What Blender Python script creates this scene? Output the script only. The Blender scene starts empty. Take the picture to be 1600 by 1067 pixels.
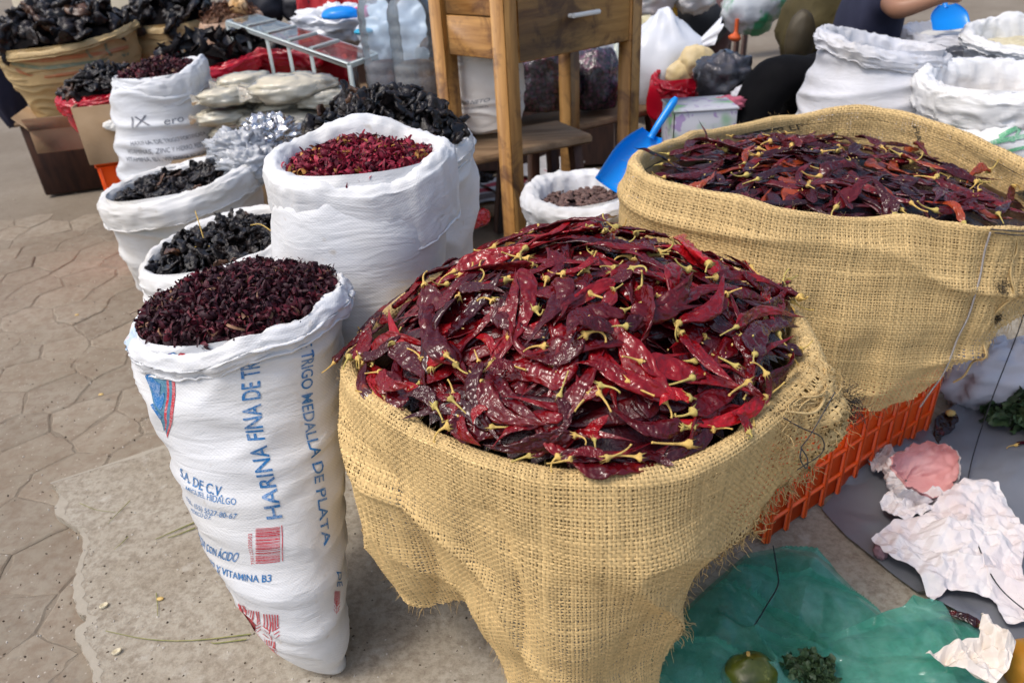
import bpy, math, random
import numpy as np
from mathutils import Matrix, Vector

random.seed(11)
rng = np.random.default_rng(11)
scene = bpy.context.scene
COL = scene.collection

# ---------------------------------------------------------------- camera
FPX, CAMZ = 1150.0, 1.45
_p, _r = math.radians(30.0), math.radians(3.5)
_f = np.array([0, math.cos(_p), -math.sin(_p)])
_u0 = np.array([0, math.sin(_p), math.cos(_p)])
_x0 = np.array([1.0, 0, 0])
_R = math.cos(_r) * _x0 - math.sin(_r) * _u0
_U = math.cos(_r) * _u0 + math.sin(_r) * _x0
CAM = np.array([0, 0, CAMZ])
cam_data = bpy.data.cameras.new('camera')
cam = bpy.data.objects.new('camera', cam_data)
COL.objects.link(cam)
M = Matrix.Identity(4)
for i in range(3):
    M[i][0], M[i][1], M[i][2], M[i][3] = _R[i], _U[i], -_f[i], CAM[i]
cam.matrix_world = M
cam_data.sensor_fit = 'HORIZONTAL'
cam_data.sensor_width = 36.0
cam_data.lens = FPX / 1600 * 36.0
cam_data.clip_end = 400
cam_data.clip_start = 0.05
cam_data.dof.use_dof = True
cam_data.dof.focus_distance = 1.38
cam_data.dof.aperture_fstop = 4.5
scene.camera = cam

# ---------------------------------------------------------------- light
world = bpy.data.worlds.new("World")
scene.world = world
world.use_nodes = True
wn = world.node_tree
bg = wn.nodes['Background']
sky = wn.nodes.new('ShaderNodeTexSky')
sky.sky_type = 'NISHITA'
sky.sun_disc = False
SUN_EL, SUN_AZ = 60.0, -115.0            # azimuth from +Y towards +X
sky.sun_elevation = math.radians(SUN_EL)
sky.sun_rotation = math.radians(SUN_AZ)
sky.air_density = 1.0
sky.dust_density = 4.0
sky.ozone_density = 1.0
wn.links.new(sky.outputs[0], bg.inputs[0])
bg.inputs[1].default_value = 0.13
sun_data = bpy.data.lights.new('sun', 'SUN')
sun_data.energy = 0.95
sun_data.angle = math.radians(15)
sun_data.color = (1.0, 0.97, 0.92)
sun = bpy.data.objects.new('sun', sun_data)
COL.objects.link(sun)
_el, _az = math.radians(SUN_EL), math.radians(SUN_AZ)
_sd = Vector((math.sin(_az) * math.cos(_el), math.cos(_az) * math.cos(_el), math.sin(_el)))
sun.rotation_euler = _sd.to_track_quat('Z', 'Y').to_euler()
sun.location = (-4, -1.5, 6)
vs = scene.view_settings
scene.display_settings.display_device = 'sRGB'
vs.view_transform = 'Standard'
vs.look = 'None'
vs.gamma = 1.0
vs.use_curve_mapping = False
vs.exposure = 0.62
scene.cycles.max_bounces = 8
scene.cycles.diffuse_bounces = 3
scene.cycles.glossy_bounces = 3
scene.cycles.transmission_bounces = 6
scene.cycles.transparent_max_bounces = 12
scene.cycles.use_denoising = True

# ---------------------------------------------------------------- picture point -> place
def ray(px, py):
    return _f + _R * ((px - 800.0) / FPX) + _U * ((533.5 - py) / FPX)
def on_z(px, py, z):
    d = ray(px, py); return CAM + d * ((z - CAMZ) / d[2])
def on_y(px, py, Y):
    d = ray(px, py); return CAM + d * (Y / d[1])

# ---------------------------------------------------------------- numpy noise
_G = rng.normal(size=(256, 3)); _G /= np.linalg.norm(_G, axis=1)[:, None]
_PM = np.concatenate([rng.permutation(256)] * 3)
def pn(P, s=1.0, seed=0):
    P = np.asarray(P, float) * s + seed * 17.31
    i = np.floor(P).astype(int); f = P - i; i &= 255
    u = f * f * f * (f * (f * 6 - 15) + 10)
    r = 0
    for dx in (0, 1):
        for dy in (0, 1):
            for dz in (0, 1):
                h = _PM[_PM[_PM[(i[..., 0] + dx) & 255] + ((i[..., 1] + dy) & 255)] + ((i[..., 2] + dz) & 255)]
                g = _G[h & 255]
                d = g[..., 0] * (f[..., 0] - dx) + g[..., 1] * (f[..., 1] - dy) + g[..., 2] * (f[..., 2] - dz)
                w = (u[..., 0] if dx else 1 - u[..., 0]) * (u[..., 1] if dy else 1 - u[..., 1]) * (u[..., 2] if dz else 1 - u[..., 2])
                r = r + d * w
    return r * 1.5
def fbm(P, s=1.0, o=3, seed=0):
    r, a = 0, 1.0
    for k in range(o):
        r = r + a * pn(P, s * 2 ** k, seed + k); a *= .5
    return r
def ridge(P, s=1.0, seed=0):
    return 1 - np.minimum(1, np.abs(pn(P, s, seed)) * 2.5)
def sstep(a, b, x):
    t = np.clip((np.asarray(x, float) - a) / (b - a), 0, 1); return t * t * (3 - 2 * t)

# ---------------------------------------------------------------- meshes and things
ORG = {}
def org(o):
    return ORG.get(o.name, np.zeros(3))
def mesh_data(name, V, F, mat=None, uv=None, col=None, smooth=True):
    me = bpy.data.meshes.new(name)
    V = np.asarray(V, float).reshape(-1, 3)
    if isinstance(F, list) and np.isscalar(F[0][0]): F = np.asarray(F, int)
    Fs = [np.asarray(f, int) for f in (F if isinstance(F, list) else [F]) if len(f)]
    tot = np.concatenate([np.full(len(f), f.shape[1]) for f in Fs])
    idx = np.concatenate([f.ravel() for f in Fs])
    me.vertices.add(len(V)); me.vertices.foreach_set('co', V.ravel())
    me.loops.add(len(idx)); me.loops.foreach_set('vertex_index', idx)
    me.polygons.add(len(tot))
    me.polygons.foreach_set('loop_start', np.concatenate([[0], np.cumsum(tot)[:-1]]))
    me.polygons.foreach_set('use_smooth', np.full(len(tot), bool(smooth)))
    if uv is not None:
        l = me.uv_layers.new(name='UVMap')
        l.data.foreach_set('uv', np.asarray(uv, float).reshape(-1, 2)[idx].ravel())
    if col is not None:
        c = np.ones((len(V), 4)); c[:, :3] = np.asarray(col, float).reshape(-1, 3)
        at = me.attributes.new('Col', 'FLOAT_COLOR', 'POINT'); at.data.foreach_set('color', c.ravel())
    me.update(calc_edges=True)
    if mat: me.materials.append(mat)
    return me
def link(name, me, parent=None, loc=None):
    o = bpy.data.objects.new(name, me); COL.objects.link(o)
    if parent: o.parent = parent
    if loc is not None: o.location = Vector(loc)
    return o
def mk(name, V, F, mat=None, parent=None, kind=None, loc=None, **kw):
    """V in world coordinates; the object's origin goes to its base (or its parent's origin)."""
    V = np.asarray(V, float).reshape(-1, 3)
    if parent is not None:
        w = org(parent); o = link(name, mesh_data(name, V - w, F, mat, **kw), parent)
        ORG[o.name] = w
    else:
        w = np.array([(V[:, 0].min() + V[:, 0].max()) / 2, (V[:, 1].min() + V[:, 1].max()) / 2, V[:, 2].min()]) if loc is None else np.array(loc, float)
        o = link(name, mesh_data(name, V - w, F, mat, **kw), None, w); ORG[o.name] = w
    if kind: o['kind'] = kind
    return o
def tag(o, label=None, cat=None, group=None, kind=None):
    if label: o['label'] = label
    if cat: o['category'] = cat
    if group: o['group'] = group
    if kind: o['kind'] = kind
    return o
def thing(name, label, cat, loc, group=None):
    o = link(name, None, None, loc); o.empty_display_size = .05
    ORG[o.name] = np.array(loc, float)
    return tag(o, label, cat, group)

def gridF(nv, nu, closed=False, off=0):
    m = nu if closed else nu - 1
    j, i = np.meshgrid(np.arange(nv - 1), np.arange(m), indexing='ij')
    i2 = (i + 1) % nu
    return np.stack([j * nu + i, j * nu + i2, (j + 1) * nu + i2, (j + 1) * nu + i], -1).reshape(-1, 4) + off
class MB:
    """collects pieces that become ONE mesh object"""
    def __init__(s): s.V, s.F, s.n = [], {}, 0
    def add(s, V, F):
        V = np.asarray(V, float).reshape(-1, 3); F = np.asarray(F, int)
        s.F.setdefault(F.shape[1], []).append(F + s.n); s.V.append(V); s.n += len(V)
        return s
    def box(s, c, size, rot=None, bev=0.0):
        hx, hy, hz = np.array(size) / 2.0
        b = min(bev, hx * .9, hy * .9, hz * .9)
        if b <= 0:
            V = np.array([[x, y, z] for x in (-hx, hx) for y in (-hy, hy) for z in (-hz, hz)])
            F = [[0, 1, 3, 2], [4, 6, 7, 5], [0, 4, 5, 1], [2, 3, 7, 6], [0, 2, 6, 4], [1, 5, 7, 3]]
        else:
            V, id_ = [], {}
            for sx in (-1, 1):
                for sy in (-1, 1):
                    for sz in (-1, 1):
                        for ax in range(3):
                            p = [sx * (hx - b), sy * (hy - b), sz * (hz - b)]
                            p[ax] = (sx * hx, sy * hy, sz * hz)[ax]
                            id_[(sx, sy, sz, ax)] = len(V); V.append(p)
            F = []; T = []
            for ax in range(3):
                o = [a for a in range(3) if a != ax]
                for sg in (-1, 1):
                    q = []
                    for (a, c2) in ((-1, -1), (1, -1), (1, 1), (-1, 1)):
                        k = [0, 0, 0]; k[ax] = sg; k[o[0]] = a; k[o[1]] = c2; q.append(id_[(k[0], k[1], k[2], ax)])
                    F.append(q)
                for a in (-1, 1):
                    for c2 in (-1, 1):
                        q = []
                        for (e, which) in ((-1, o[0]), (1, o[0]), (1, o[1]), (-1, o[1])):
                            k = [0, 0, 0]; k[ax] = e; k[o[0]] = a; k[o[1]] = c2; q.append(id_[(k[0], k[1], k[2], which)])
                        F.append(q)
            for sx in (-1, 1):
                for sy in (-1, 1):
                    for sz in (-1, 1):
                        T.append([id_[(sx, sy, sz, a)] for a in range(3)])
            V = np.array(V)
        if rot is not None: V = V @ np.array(rot).T
        V = V + np.array(c); s.add(V, F)
        if b > 0:
            s.F.setdefault(3, []).append(np.array(T) + s.n - len(V))
        return s
    def beam(s, p, q, w, h, up=(0, 0, 1), bev=.003, w2=None):
        p, q = np.array(p, float), np.array(q, float); d = q - p; L = np.linalg.norm(d); d /= L
        x = np.cross(up, d)
        if np.linalg.norm(x) < 1e-5: x = np.cross((0, 1, 0), d)
        x /= np.linalg.norm(x); y = np.cross(d, x)
        return s.box((p + q) / 2, (w, h, L), np.stack([x, y, d], 1), bev)
    def tube(s, pts, r, n=8, cap=True):
        V, F = tubeVF(pts, r, n); s.add(V, F)
        if cap:
            k = len(pts)
            for e in (0, k - 1):
                c = np.array(pts[e], float); o = s.n
                s.add(np.vstack([V[e * n:(e + 1) * n], c]), np.array([[i, (i + 1) % n, n] for i in range(n)]))
        return s
    def lathe(s, prof, c=(0, 0, 0), n=24, sx=1, sy=1):
        a = np.linspace(0, 2 * np.pi, n, endpoint=False)
        V = np.array([[[r * math.cos(t) * sx, r * math.sin(t) * sy, z] for t in a] for r, z in prof]) + np.array(c)
        return s.add(V, gridF(len(prof), n, True))
    def obj(s, name, mat, parent=None, **kw):
        return mk(name, np.vstack(s.V), [np.vstack(f) for f in s.F.values()], mat, parent, **kw)
def tubeVF(pts, r, n=8):
    P = np.array(pts, float); k = len(P); r = np.broadcast_to(np.asarray(r, float), (k,))
    T = np.gradient(P, axis=0); T /= np.linalg.norm(T, axis=1)[:, None] + 1e-12
    ref = np.array([0, 0, 1.0]) if abs(T[0][2]) < .9 else np.array([1.0, 0, 0])
    X = np.cross(T[0], ref); X /= np.linalg.norm(X); V = []
    a = np.linspace(0, 2 * np.pi, n, endpoint=False)
    for i in range(k):
        X = X - T[i] * (X @ T[i]); X /= np.linalg.norm(X) + 1e-12
        Y = np.cross(T[i], X)
        V.append(P[i] + r[i] * (np.cos(a)[:, None] * X + np.sin(a)[:, None] * Y))
    return np.vstack(V), gridF(k, n, True)
def cr(P, n):
    """Catmull-Rom through the control points, n samples"""
    P = np.asarray(P, float); k = len(P)
    if P.ndim == 1: P = P[:, None]
    Q = np.vstack([2 * P[0] - P[1], P, 2 * P[-1] - P[-2]])
    t = np.linspace(0, k - 1 - 1e-9, n); i = t.astype(int); f = (t - i)[:, None]
    a, b, c, d = Q[i], Q[i + 1], Q[i + 2], Q[i + 3]
    return .5 * (2 * b + (c - a) * f + (2 * a - 5 * b + 4 * c - d) * f ** 2 + (3 * b - a - 3 * c + d) * f ** 3)
def normals(S, closed=True):
    if closed:
        du = np.roll(S, -1, 1) - np.roll(S, 1, 1)
    else:
        du = np.gradient(S, axis=1)
    dv = np.gradient(S, axis=0)
    N = np.cross(du, dv); return N / (np.linalg.norm(N, axis=-1, keepdims=True) + 1e-12)
def rotm(n):
    """n random rotation matrices"""
    q = rng.normal(size=(n, 4)); q /= np.linalg.norm(q, axis=1)[:, None]
    w, x, y, z = q.T
    return np.stack([np.stack([1 - 2 * (y * y + z * z), 2 * (x * y - z * w), 2 * (x * z + y * w)], -1),
                     np.stack([2 * (x * y + z * w), 1 - 2 * (x * x + z * z), 2 * (y * z - x * w)], -1),
                     np.stack([2 * (x * z - y * w), 2 * (y * z + x * w), 1 - 2 * (x * x + y * y)], -1)], 1)
def scatter(templates, pos, R, sc, colr=None):
    """merges many little copies into one vertex/face set"""
    pos = np.asarray(pos); n = len(pos); pick = rng.integers(0, len(templates), n)
    Vs, Fs, Cs, off = [], {}, [], 0
    for t, (TV, TF) in enumerate(templates):
        k = np.where(pick == t)[0]
        if not len(k): continue
        V = np.einsum('nij,vj->nvi', R[k], TV) * np.asarray(sc)[k][:, None, None] + pos[k][:, None, :]
        F = TF[None] + (np.arange(len(k)) * len(TV))[:, None, None] + off
        Vs.append(V.reshape(-1, 3)); Fs.setdefault(TF.shape[1], []).append(F.reshape(-1, TF.shape[1]))
        if colr is not None: Cs.append(np.repeat(colr[k], len(TV), 0))
        off += len(k) * len(TV)
    return np.vstack(Vs), [np.vstack(f) for f in Fs.values()], (np.vstack(Cs) if colr is not None else None)

# ---------------------------------------------------------------- materials
class Mt:
    def __init__(s, name, rough=.6, spec=.5):
        s.m = bpy.data.materials.new(name); s.m.use_nodes = True; s.nt = s.m.node_tree
        s.b = s.nt.nodes['Principled BSDF']; s.out = s.nt.nodes['Material Output']
        s.b.inputs['Roughness'].default_value = rough
        s.b.inputs['Specular IOR Level'].default_value = spec
    def set(s, sock, v):
        if isinstance(v, bpy.types.NodeSocket): s.nt.links.new(v, sock)
        elif isinstance(v, (tuple, list)) and len(v) == 3 and sock.type == 'RGBA': sock.default_value = (*v, 1)
        else: sock.default_value = v
    def n(s, t, inp=None, **at):
        nd = s.nt.nodes.new('ShaderNode' + t)
        for k, v in at.items(): setattr(nd, k, v)
        for k, v in (inp or {}).items(): s.set(nd.inputs[k], v)
        return nd
    def P(s, **kw):
        for k, v in kw.items(): s.set(s.b.inputs[k.replace('_', ' ')], v)
        return s
    def mix(s, f, a, b, blend='MIX'):
        nd = s.n('Mix', data_type='RGBA', blend_type=blend)
        s.set(nd.inputs[0], f); s.set(nd.inputs[6], a); s.set(nd.inputs[7], b); return nd.outputs[2]
    def math(s, op, a, b=0.0, c=0.0):
        nd = s.n('Math', operation=op); s.set(nd.inputs[0], a); s.set(nd.inputs[1], b); s.set(nd.inputs[2], c); return nd.outputs[0]
    def ramp(s, f, *stops):
        nd = s.n('ValToRGB', {0: f}); e = nd.color_ramp.elements
        while len(e) < len(stops): e.new(.5)
        for el, (p, c) in zip(e, stops):
            el.position = p; el.color = (*c, 1) if isinstance(c, (tuple, list)) else (c, c, c, 1)
        return nd.outputs[0]
    def coord(s, k='Object'): return s.n('TexCoord').outputs[k]
    def geo(s): return s.n('NewGeometry').outputs['Position']
    def map(s, v, sc): return s.n('Mapping', {0: v, 3: sc}).outputs[0]
    def noise(s, v, sc, det=3.0, rough=.55, dist=0.0):
        return s.n('TexNoise', {'Vector': v, 'Scale': sc, 'Detail': det, 'Roughness': rough, 'Distortion': dist}).outputs[0]
    def voro(s, v, sc, feature='F1', out=0):
        return s.n('TexVoronoi', {'Vector': v, 'Scale': sc}, feature=feature).outputs[out]
    def rand(s): return s.n('ObjectInfo').outputs['Random']
    def col(s): return s.n('Attribute', attribute_name='Col').outputs['Color']
    def bump(s, h, st=.3, dist=.002, nrm=None):
        nd = s.n('Bump', {'Strength': st, 'Distance': dist, 'Height': h})
        if nrm is not None: s.set(nd.inputs['Normal'], nrm)
        s.set(s.b.inputs['Normal'], nd.outputs[0]); return nd.outputs[0]
def basic(name, c1, c2=None, rough=.6, sc=9, bump=0, bsc=60, bd=.002, spec=.5, rand=0, coat=0, stretch=None, det=4, lo=.35, hi=.65):
    m = Mt(name, rough, spec); v = m.coord()
    if stretch: v = m.map(v, stretch)
    c = c1
    if c2: c = m.mix(m.ramp(m.noise(v, sc, det), (lo, 0.), (hi, 1.)), c1, c2)
    if rand:
        k = m.math('MULTIPLY_ADD', m.rand(), 2 * rand, 1 - rand)
        c = m.mix(1.0, c, m.n('CombineColor', {0: k, 1: k, 2: k}).outputs[0], 'MULTIPLY')
    m.P(Base_Color=c)
    if coat: m.P(Coat_Weight=coat, Coat_Roughness=.15)
    if bump: m.bump(m.noise(v, bsc, 4), bump, bd)
    return m.m

def woven_white(name, tint=(.74, .75, .76), dirt=.25, pitch=.0034, st=.28):
    m = Mt(name, .5, .35); uv = m.coord('UV')
    s = m.n('SeparateXYZ', {0: uv})
    k = math.pi / pitch
    wv = m.math('MULTIPLY', m.math('SINE', m.math('MULTIPLY', s.outputs[0], k)), m.math('SINE', m.math('MULTIPLY', s.outputs[1], k)))
    tu = m.noise(m.map(uv, (420, 6, 1)), 1, 1); tv = m.noise(m.map(uv, (6, 420, 1)), 1, 1)
    big = m.noise(m.coord(), 5, 4)
    fine = m.math('ADD', m.math('MULTIPLY', wv, .35), m.math('ADD', m.math('MULTIPLY', tu, .5), m.math('MULTIPLY', tv, .6)))
    c = m.mix(m.ramp(big, (.42, 0.), (.75, 1.)), tint, tuple(x * y for x, y in zip(tint, (1 - dirt * .5, 1 - dirt * .6, 1 - dirt * .8))))
    c = m.mix(m.ramp(m.noise(m.coord(), 26, 2), (.68, 0.), (.80, .5)), c, (.45, .37, .27))
    m.P(Base_Color=c)
    rg = m.n('TexNoise', {'Vector': m.map(uv, (7, 20, 1)), 'Scale': 1.0, 'Detail': 3, 'Roughness': .5, 'Distortion': 1.2}, noise_type='RIDGED_MULTIFRACTAL').outputs[0]
    hh = m.math('ADD', m.noise(m.map(uv, (10, 34, 1)), 1, 3, .6, .6), m.math('MULTIPLY', rg, .35))
    b = m.n('Bump', {'Strength': .6, 'Distance': .006, 'Height': hh}).outputs[0]
    m.bump(fine, st, .0012, b)
    return m.m
def plastic(name, c, rough=.3, alpha=None, spec=.5, c2=None):
    m = Mt(name, rough, spec)
    if c2: c = m.mix(m.noise(m.coord(), 7, 3), c, c2)
    m.P(Base_Color=c)
    if alpha is not None:
        tr = m.n('BsdfTransparent'); mx = m.n('MixShader', {0: alpha, 1: tr.outputs[0], 2: m.b.outputs[0]})
        m.nt.links.new(mx.outputs[0], m.out.inputs[0])
    return m.m
def film(name, tint, body=.25, rough=.12, colour=(.8, .85, .85), crinkle=0.0):
    """thin clear or tinted plastic film: tinted see-through, a little milky body, glossy skin"""
    m = Mt(name, rough, .5)
    tr = m.n('BsdfTransparent', {0: (*tint, 1)})
    m.P(Base_Color=colour)
    bd = m.math('MULTIPLY_ADD', m.noise(m.coord(), 12, 3), body, body * .5)
    mx = m.n('MixShader', {0: bd, 1: tr.outputs[0], 2: m.b.outputs[0]})
    gl = m.n('BsdfGlossy', {'Roughness': rough})
    fr = m.n('Fresnel', {0: 1.5})
    mx2 = m.n('MixShader', {0: fr.outputs[0], 1: mx.outputs[0], 2: gl.outputs[0]})
    if crinkle:
        b = m.bump(m.noise(m.coord(), 28, 3, .6, 1.5), crinkle, .01)
        m.set(gl.inputs['Normal'], b); m.set(fr.inputs['Normal'], b)
    m.nt.links.new(mx2.outputs[0], m.out.inputs[0])
    return m.m

MAT = {}
MAT['pp'] = woven_white('woven_polypropylene')
MAT['pp_grey'] = woven_white('woven_polypropylene_grey', (.68, .70, .73), .3)
MAT['pp_warm'] = woven_white('woven_polypropylene_worn', (.73, .73, .72), .4)
MAT['pp_cream'] = woven_white('woven_cream_sack', (.85, .81, .75), .35)

def facet(P, cell, seed=0, amp=1.0):
    """piecewise flat noise on a triangular lattice: the facets of crumpled sheet"""
    x, y = np.asarray(P[..., 0]) / cell, np.asarray(P[..., 1]) / cell
    s = (x + y) * .366; xs, ys = x + s, y + s; i, j = np.floor(xs), np.floor(ys); u, v = xs - i, ys - j
    h = lambda a, b: ((np.sin(a * 127.1 + b * 311.7 + seed * 74.7) * 43758.5453) % 1.0) * 2 - 1
    a00, a11, a10, a01 = h(i, j), h(i + 1, j + 1), h(i + 1, j), h(i, j + 1)
    up = u > v
    return amp * np.where(up, a00 * (1 - u) + a10 * (u - v) + a11 * v, a00 * (1 - v) + a01 * (v - u) + a11 * u)
def crumple_h(P, cell, seed=0, o=3):
    Q = np.array(P, float); w = np.dstack([pn(P * 1.0, .6 / cell, seed), pn(P * 1.0, .6 / cell, seed + 4)]) if P.ndim == 3 else 0
    Q[..., :2] = P[..., :2] + w * cell * .35
    return sum(facet(Q, cell / 2.1 ** k, seed + k * 3, .5 ** k) for k in range(o))
# ================================================================ the ground
m = Mt('street_concrete', .85, .3); g = m.geo()
n1 = m.noise(g, 1.3, 5); n2 = m.noise(g, 22, 5, .65); n3 = m.noise(g, 160, 2)
c = m.mix(m.ramp(n1, (.35, 0.), (.65, 1.)), (.205, .168, .122), (.27, .232, .178))
c = m.mix(m.ramp(n2, (.3, 0.), (.7, 1.)), m.mix(.4, c, (.16, .115, .08)), c)
c = m.mix(m.ramp(m.voro(g, 60), (.08, .7), (.16, 0.)), c, (.42, .38, .32))
m.P(Base_Color=c); m.bump(m.math('ADD', n2, m.math('MULTIPLY', n3, .4)), .35, .006)
MAT['street'] = m.m
m = Mt('paving_stone', .82, .3); g = m.geo()
n1 = m.noise(g, 2.2, 5); n2 = m.noise(g, 30, 5, .65)
c = m.mix(m.ramp(n1, (.35, 0.), (.68, 1.)), (.245, .203, .148), (.33, .286, .222))
c = m.mix(m.ramp(n2, (.36, .7), (.6, 0.)), c, (.20, .145, .10))
c = m.mix(m.ramp(m.voro(g, 45), (.05, .75), (.15, 0.)), c, (.52, .47, .40))
k = m.math('MULTIPLY_ADD', m.rand(), .22, .86)
c = m.mix(1.0, c, m.n('CombineColor', {0: k, 1: k, 2: k}).outputs[0], 'MULTIPLY')
c = m.mix(m.ramp(m.noise(g, 3.3, 3, .5, .4), (.70, 0.), (.76, .45)), c, (.62, .58, .52))
c = m.mix(m.ramp(m.noise(g, 1.1, 4, .6), (.50, 0.), (.68, .45)), c, (.20, .16, .115))
m.P(Base_Color=c); m.bump(m.math('ADD', n2, m.noise(g, 8, 3)), .4, .006)
MAT['paver'] = m.m
m = Mt('concrete_slab', .85, .3); g = m.geo()
n1 = m.noise(g, 4, 5); n2 = m.noise(g, 55, 5, .7); n3 = m.noise(g, 14, 4, .6)
c = m.mix(m.ramp(n1, (.35, 0.), (.65, 1.)), (.335, .29, .222), (.41, .37, .30))
c = m.mix(m.ramp(n2, (.36, .75), (.58, 0.)), c, (.20, .16, .115))
c = m.mix(m.ramp(n3, (.60, 0.), (.72, .55)), c, (.52, .485, .42))
m.P(Base_Color=c); m.bump(m.math('ADD', n2, m.math('MULTIPLY', n3, .6)), .55, .006)
MAT['slab'] = m.m

G = 40.0
street = mk('street', [[-G, -10, -.026], [G, -10, -.026], [G, 70, -.026], [-G, 70, -.026]], np.array([[0, 1, 2, 3]]), MAT['street'], kind='structure')
pav = mk('pavement', [[-6, .4, -.0185], [1.6, .4, -.0185], [1.6, 9, -.0185], [-6, 9, -.0185]], np.array([[0, 1, 2, 3]]), MAT['street'], kind='structure')
# uneven paving stones, each its own piece
def project(P):
    d = np.asarray(P) - CAM; w = d @ _f
    return 800 + FPX * (d @ _R) / w, 533.5 - FPX * (d @ _U) / w
pit = .22; stones = 0
jit = {}
def hv(i, j, k):
    a, b = i, j
    key = (i, j, k)
    if key not in jit: jit[key] = rng.normal(0, .021, 2)
    return jit[key]
ca, sa = math.cos(.33), math.sin(.33)
for i in range(-34, 14):
    for j in range(-4, 34):
        cx, cy = pit * (i + .5 * (j % 2)), pit * .866 * j
        # corners of a jittered hex cell; corners are shared by neighbouring cells
        cs = []
        for k in range(6):
            t = math.radians(60 * k + 30)
            qx, qy = cx + pit / math.sqrt(3) * math.cos(t), cy + pit / math.sqrt(3) * math.sin(t)
            key = (round(qx * 100), round(qy * 100))
            if key not in jit: jit[key] = rng.normal(0, .024, 2)
            cs.append((qx + jit[key][0], qy + jit[key][1]))
        cs = np.array(cs); cs = np.stack([cs[:, 0] * ca - cs[:, 1] * sa, cs[:, 0] * sa + cs[:, 1] * ca], 1) + (-.4, 1.2)
        c0 = cs.mean(0)
        if not (c0[0] < -.32 and 1.0 < c0[1] < 4.4): continue
        px, py = project([c0[0], c0[1], 0])
        if not (-90 < px < 520 and 60 < py < 1130) or stones >= 300: continue
        stones += 1
        ring = []
        for a, b in zip(cs, np.roll(cs, -1, 0)):
            ring += [a, a * .67 + b * .33 + rng.normal(0, .004, 2), a * .33 + b * .67 + rng.normal(0, .004, 2)]
        ring = np.array(ring); n = len(ring)
        d = ring - c0; L = np.linalg.norm(d, axis=1)[:, None]
        gap = (.0008 + .0042 * rng.random(n) ** 3)[:, None]
        r0 = c0 + d * (1 - gap / L); r1 = c0 + d * (1 - (gap + .006) / L)
        dz = rng.normal(0, .0009); tx, ty = rng.normal(0, .008, 2)
        zt = lambda p, h: np.column_stack([p, h + dz + (p[:, 0] - c0[0]) * tx + (p[:, 1] - c0[1]) * ty])
        V = np.vstack([zt(r0, -.027), zt(r0, -.0185), zt(r1, -.0152), zt(c0[None], -.0143)])
        F4 = gridF(3, n, True)
        T = np.array([[2 * n + q, 2 * n + (q + 1) % n, 3 * n] for q in range(n)])
        mk('paving_stone', V, [F4, T], MAT['paver'], pav, smooth=False)

# the cast slab the sacks stand on, with its broken left edge
edge_px = [(78, 752), (92, 775), (84, 800), (118, 822), (128, 850), (118, 888), (112, 915), (118, 950), (134, 965), (116, 985), (122, 1010), (140, 1040), (146, 1090)]
left = [on_z(x, y, .012)[:2] for x, y in edge_px]
left = [l + rng.normal(0, .0022, 2) for l in cr(np.array(left), 60)]
top = [on_z(x, y, .012)[:2] for x, y in ((1330, 420), (900, 520), (640, 588), (400, 655), (270, 690), (180, 720))]
outline = [np.array([2.6, .3]), np.array([2.6, 1.9])] + list(cr(np.array(top), 30)) + left + [np.array([-.70, .3])]
outline = np.array(outline); n = len(outline)
cen = np.array([.9, 1.0])
inn = outline + (cen - outline) / np.linalg.norm(cen - outline, axis=1)[:, None] * .004
V = np.vstack([np.column_stack([outline, np.full(n, -.032)]), np.column_stack([outline, np.full(n, .006)]), np.column_stack([inn, np.full(n, .0105)])])
slab = mk('concrete_slab', V, [gridF(3, n, True), np.arange(2 * n, 3 * n)[None]], MAT['slab'], kind='structure', smooth=False)

# pale worn arris along the broken edge of the slab
e0 = 2; e1 = 2 + 30 + len(left)
ob_ = outline[e0:e1]; wv_ = (.008 + .034 * np.clip(.35 + pn(np.column_stack([ob_ * 11, ob_[:, 0] * 0]), 1, 8) + rng.normal(0, .12, len(ob_)), .0, 1))[:, None]
ib_ = ob_ + (cen - ob_) / np.linalg.norm(cen - ob_, axis=1)[:, None] * wv_; ob2 = ob_ + (cen - ob_) / np.linalg.norm(cen - ob_, axis=1)[:, None] * .003
m = Mt('worn_concrete_edge', .85, .3); g = m.geo(); m.P(Base_Color=m.mix(m.noise(g, 40, 4), (.345, .302, .235), (.42, .378, .308))); m.bump(m.noise(g, 70, 4), .4, .004)
mk('worn_edge', np.vstack([np.column_stack([ob2, np.full(len(ob_), .0118)]), np.column_stack([ib_, np.full(len(ob_), .0112)])]), gridF(2, len(ob_)), m.m, slab)

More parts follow.
